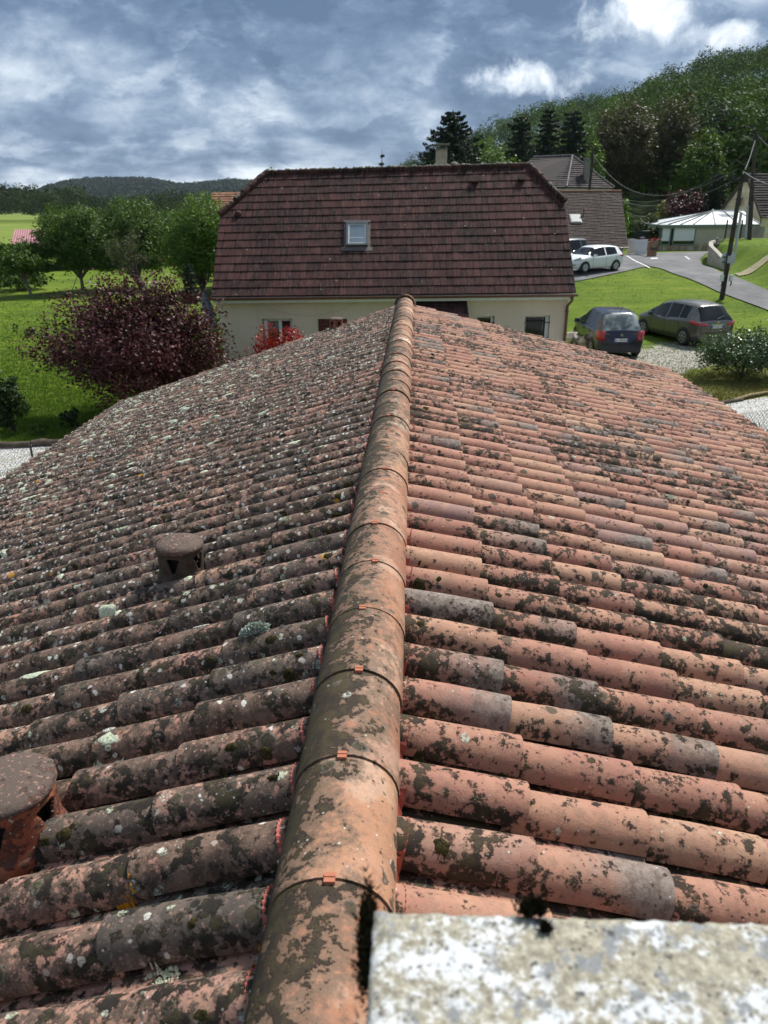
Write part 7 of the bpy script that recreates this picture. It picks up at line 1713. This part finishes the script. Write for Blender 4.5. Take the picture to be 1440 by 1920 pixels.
fwd = Vector((math.cos(angB), math.sin(angB), 0)); pB = Vector((b_.x, b_.y, 0))+fwd*2.14; 
car('minivan', 'grey brown minivan with roof panels parked on the grass behind the dark blue one', (pB.x, pB.y, tz(pB.x, pB.y)), angB, carpaint('taupe_paint', (.115, .108, .098), .5), text='CW-862-CS', spokes=7,
    style=dict(seams=[1.15, 2.03, 3.0], handles=[1.3, 2.2], tail=tailB, plate_z=.80, badge=[(.98, 'ring')], hmat=None or carpaint('taupe_handle', (.115, .108, .098), .5), chrome=True, lowbar=True), **mpvB)
# white hatchback
hat = dict(L=3.94, W=1.70, H=1.50, top=[(0, .88), (.05, .96), (.14, 1.16), (.30, 1.36), (.55, 1.44), (1.2, 1.49), (1.9, 1.47), (2.3, 1.38), (2.7, 1.15), (3.05, .98), (3.5, .88), (3.8, .74), (3.94, .5)],
   sh=[(0, .86), (.5, .96), (1.2, .92), (2, .88), (2.9, .85), (3.5, .76), (3.8, .60), (3.94, .42)], wd=[(0, .70), (.05, .76), (.15, .80), (.4, .83), (1, .845), (2.9, .84), (3.5, .78), (3.8, .64), (3.94, .46)],
   wr=[(0, .66), (.05, .66), (.30, .56), (1.2, .58), (2.3, .55), (2.7, .60), (3.05, .68), (3.94, .46)], glass_x=(.62, 2.75), rearg=(.06, .28), wsc=(2.28, 3.02), pillars=[(1.50, 1.58)], wheels=(.72, 3.20), wrad=.30, low=False)
tailW = [([(-.012, .52), (-.006, .66), (.05, .78), (.22, .835), (.40, .845)], .80, .96, .86, .93)]
w1_, w2_ = place(1157, 509), place(1092, 518); dirc = (w2_-w1_); dirc.z = 0; angW = math.atan2(dirc.y, dirc.x)
# the line through both near wheels is the left side of the car
lft = Vector((-math.sin(angW), math.cos(angW), 0)); mid_ = (w1_+w2_)/2; mid_ = mid_-lft*.84; 
pz = lambda p: tz(p.x, p.y)+.05
sl_pitch = 0
tW = car('hatchback', 'white hatchback parked on asphalt beside the cream low house', (mid_.x, mid_.y, pz(mid_)), angW, carpaint('white_paint_car', (.74, .75, .76), 0), spokes=0, style=dict(seams=[.75, 1.55, 2.62], handles=[1.0, 1.75], tail=tailW, plate_z=.62), **hat); tW.scale = (1, 1, .93)
mid2 = mid_-lft*2.2+Vector((math.cos(angW), math.sin(angW), 0))*.35
car('estate_car', 'dark grey car half hidden behind the white hatchback', (mid2.x, mid2.y, pz(mid2)), angW+.03, carpaint('dark_grey_paint', (.035, .042, .050), .4), spokes=5, style=dict(seams=[1.15, 2.03, 3.0], handles=[1.3, 2.2], tail=tailA, plate_z=.7, chrome=True), **mpvA)
p3 = at(1228, 449, 64); car('small_car', 'silver car mostly hidden behind the brick pillar and conservatory', (p3.x, p3.y, tz(p3.x, p3.y)), .25, carpaint('silver_paint', (.40, .42, .43), .5), spokes=5, style=dict(seams=[1.55], handles=[1.75], tail=tailW, plate_z=.62), **hat)

# ------------------------------------------------------------------ haze
hm = bpy.data.materials.new('haze'); hm.use_nodes = True; n_ = hm.node_tree.nodes; n_.clear(); ho = n_.new('ShaderNodeOutputMaterial'); pv_ = n_.new('ShaderNodeVolumePrincipled')
pv_.inputs['Color'].default_value = (.75, .85, 1, 1); pv_.inputs['Density'].default_value = .00005; pv_.inputs['Anisotropy'].default_value = .2; hm.node_tree.links.new(pv_.outputs[0], ho.inputs['Volume'])
mb = MB(); mb.box((0, 0, 99), (7000, 7000, 202)); tag(mb.build('haze', hm), kind='stuff')
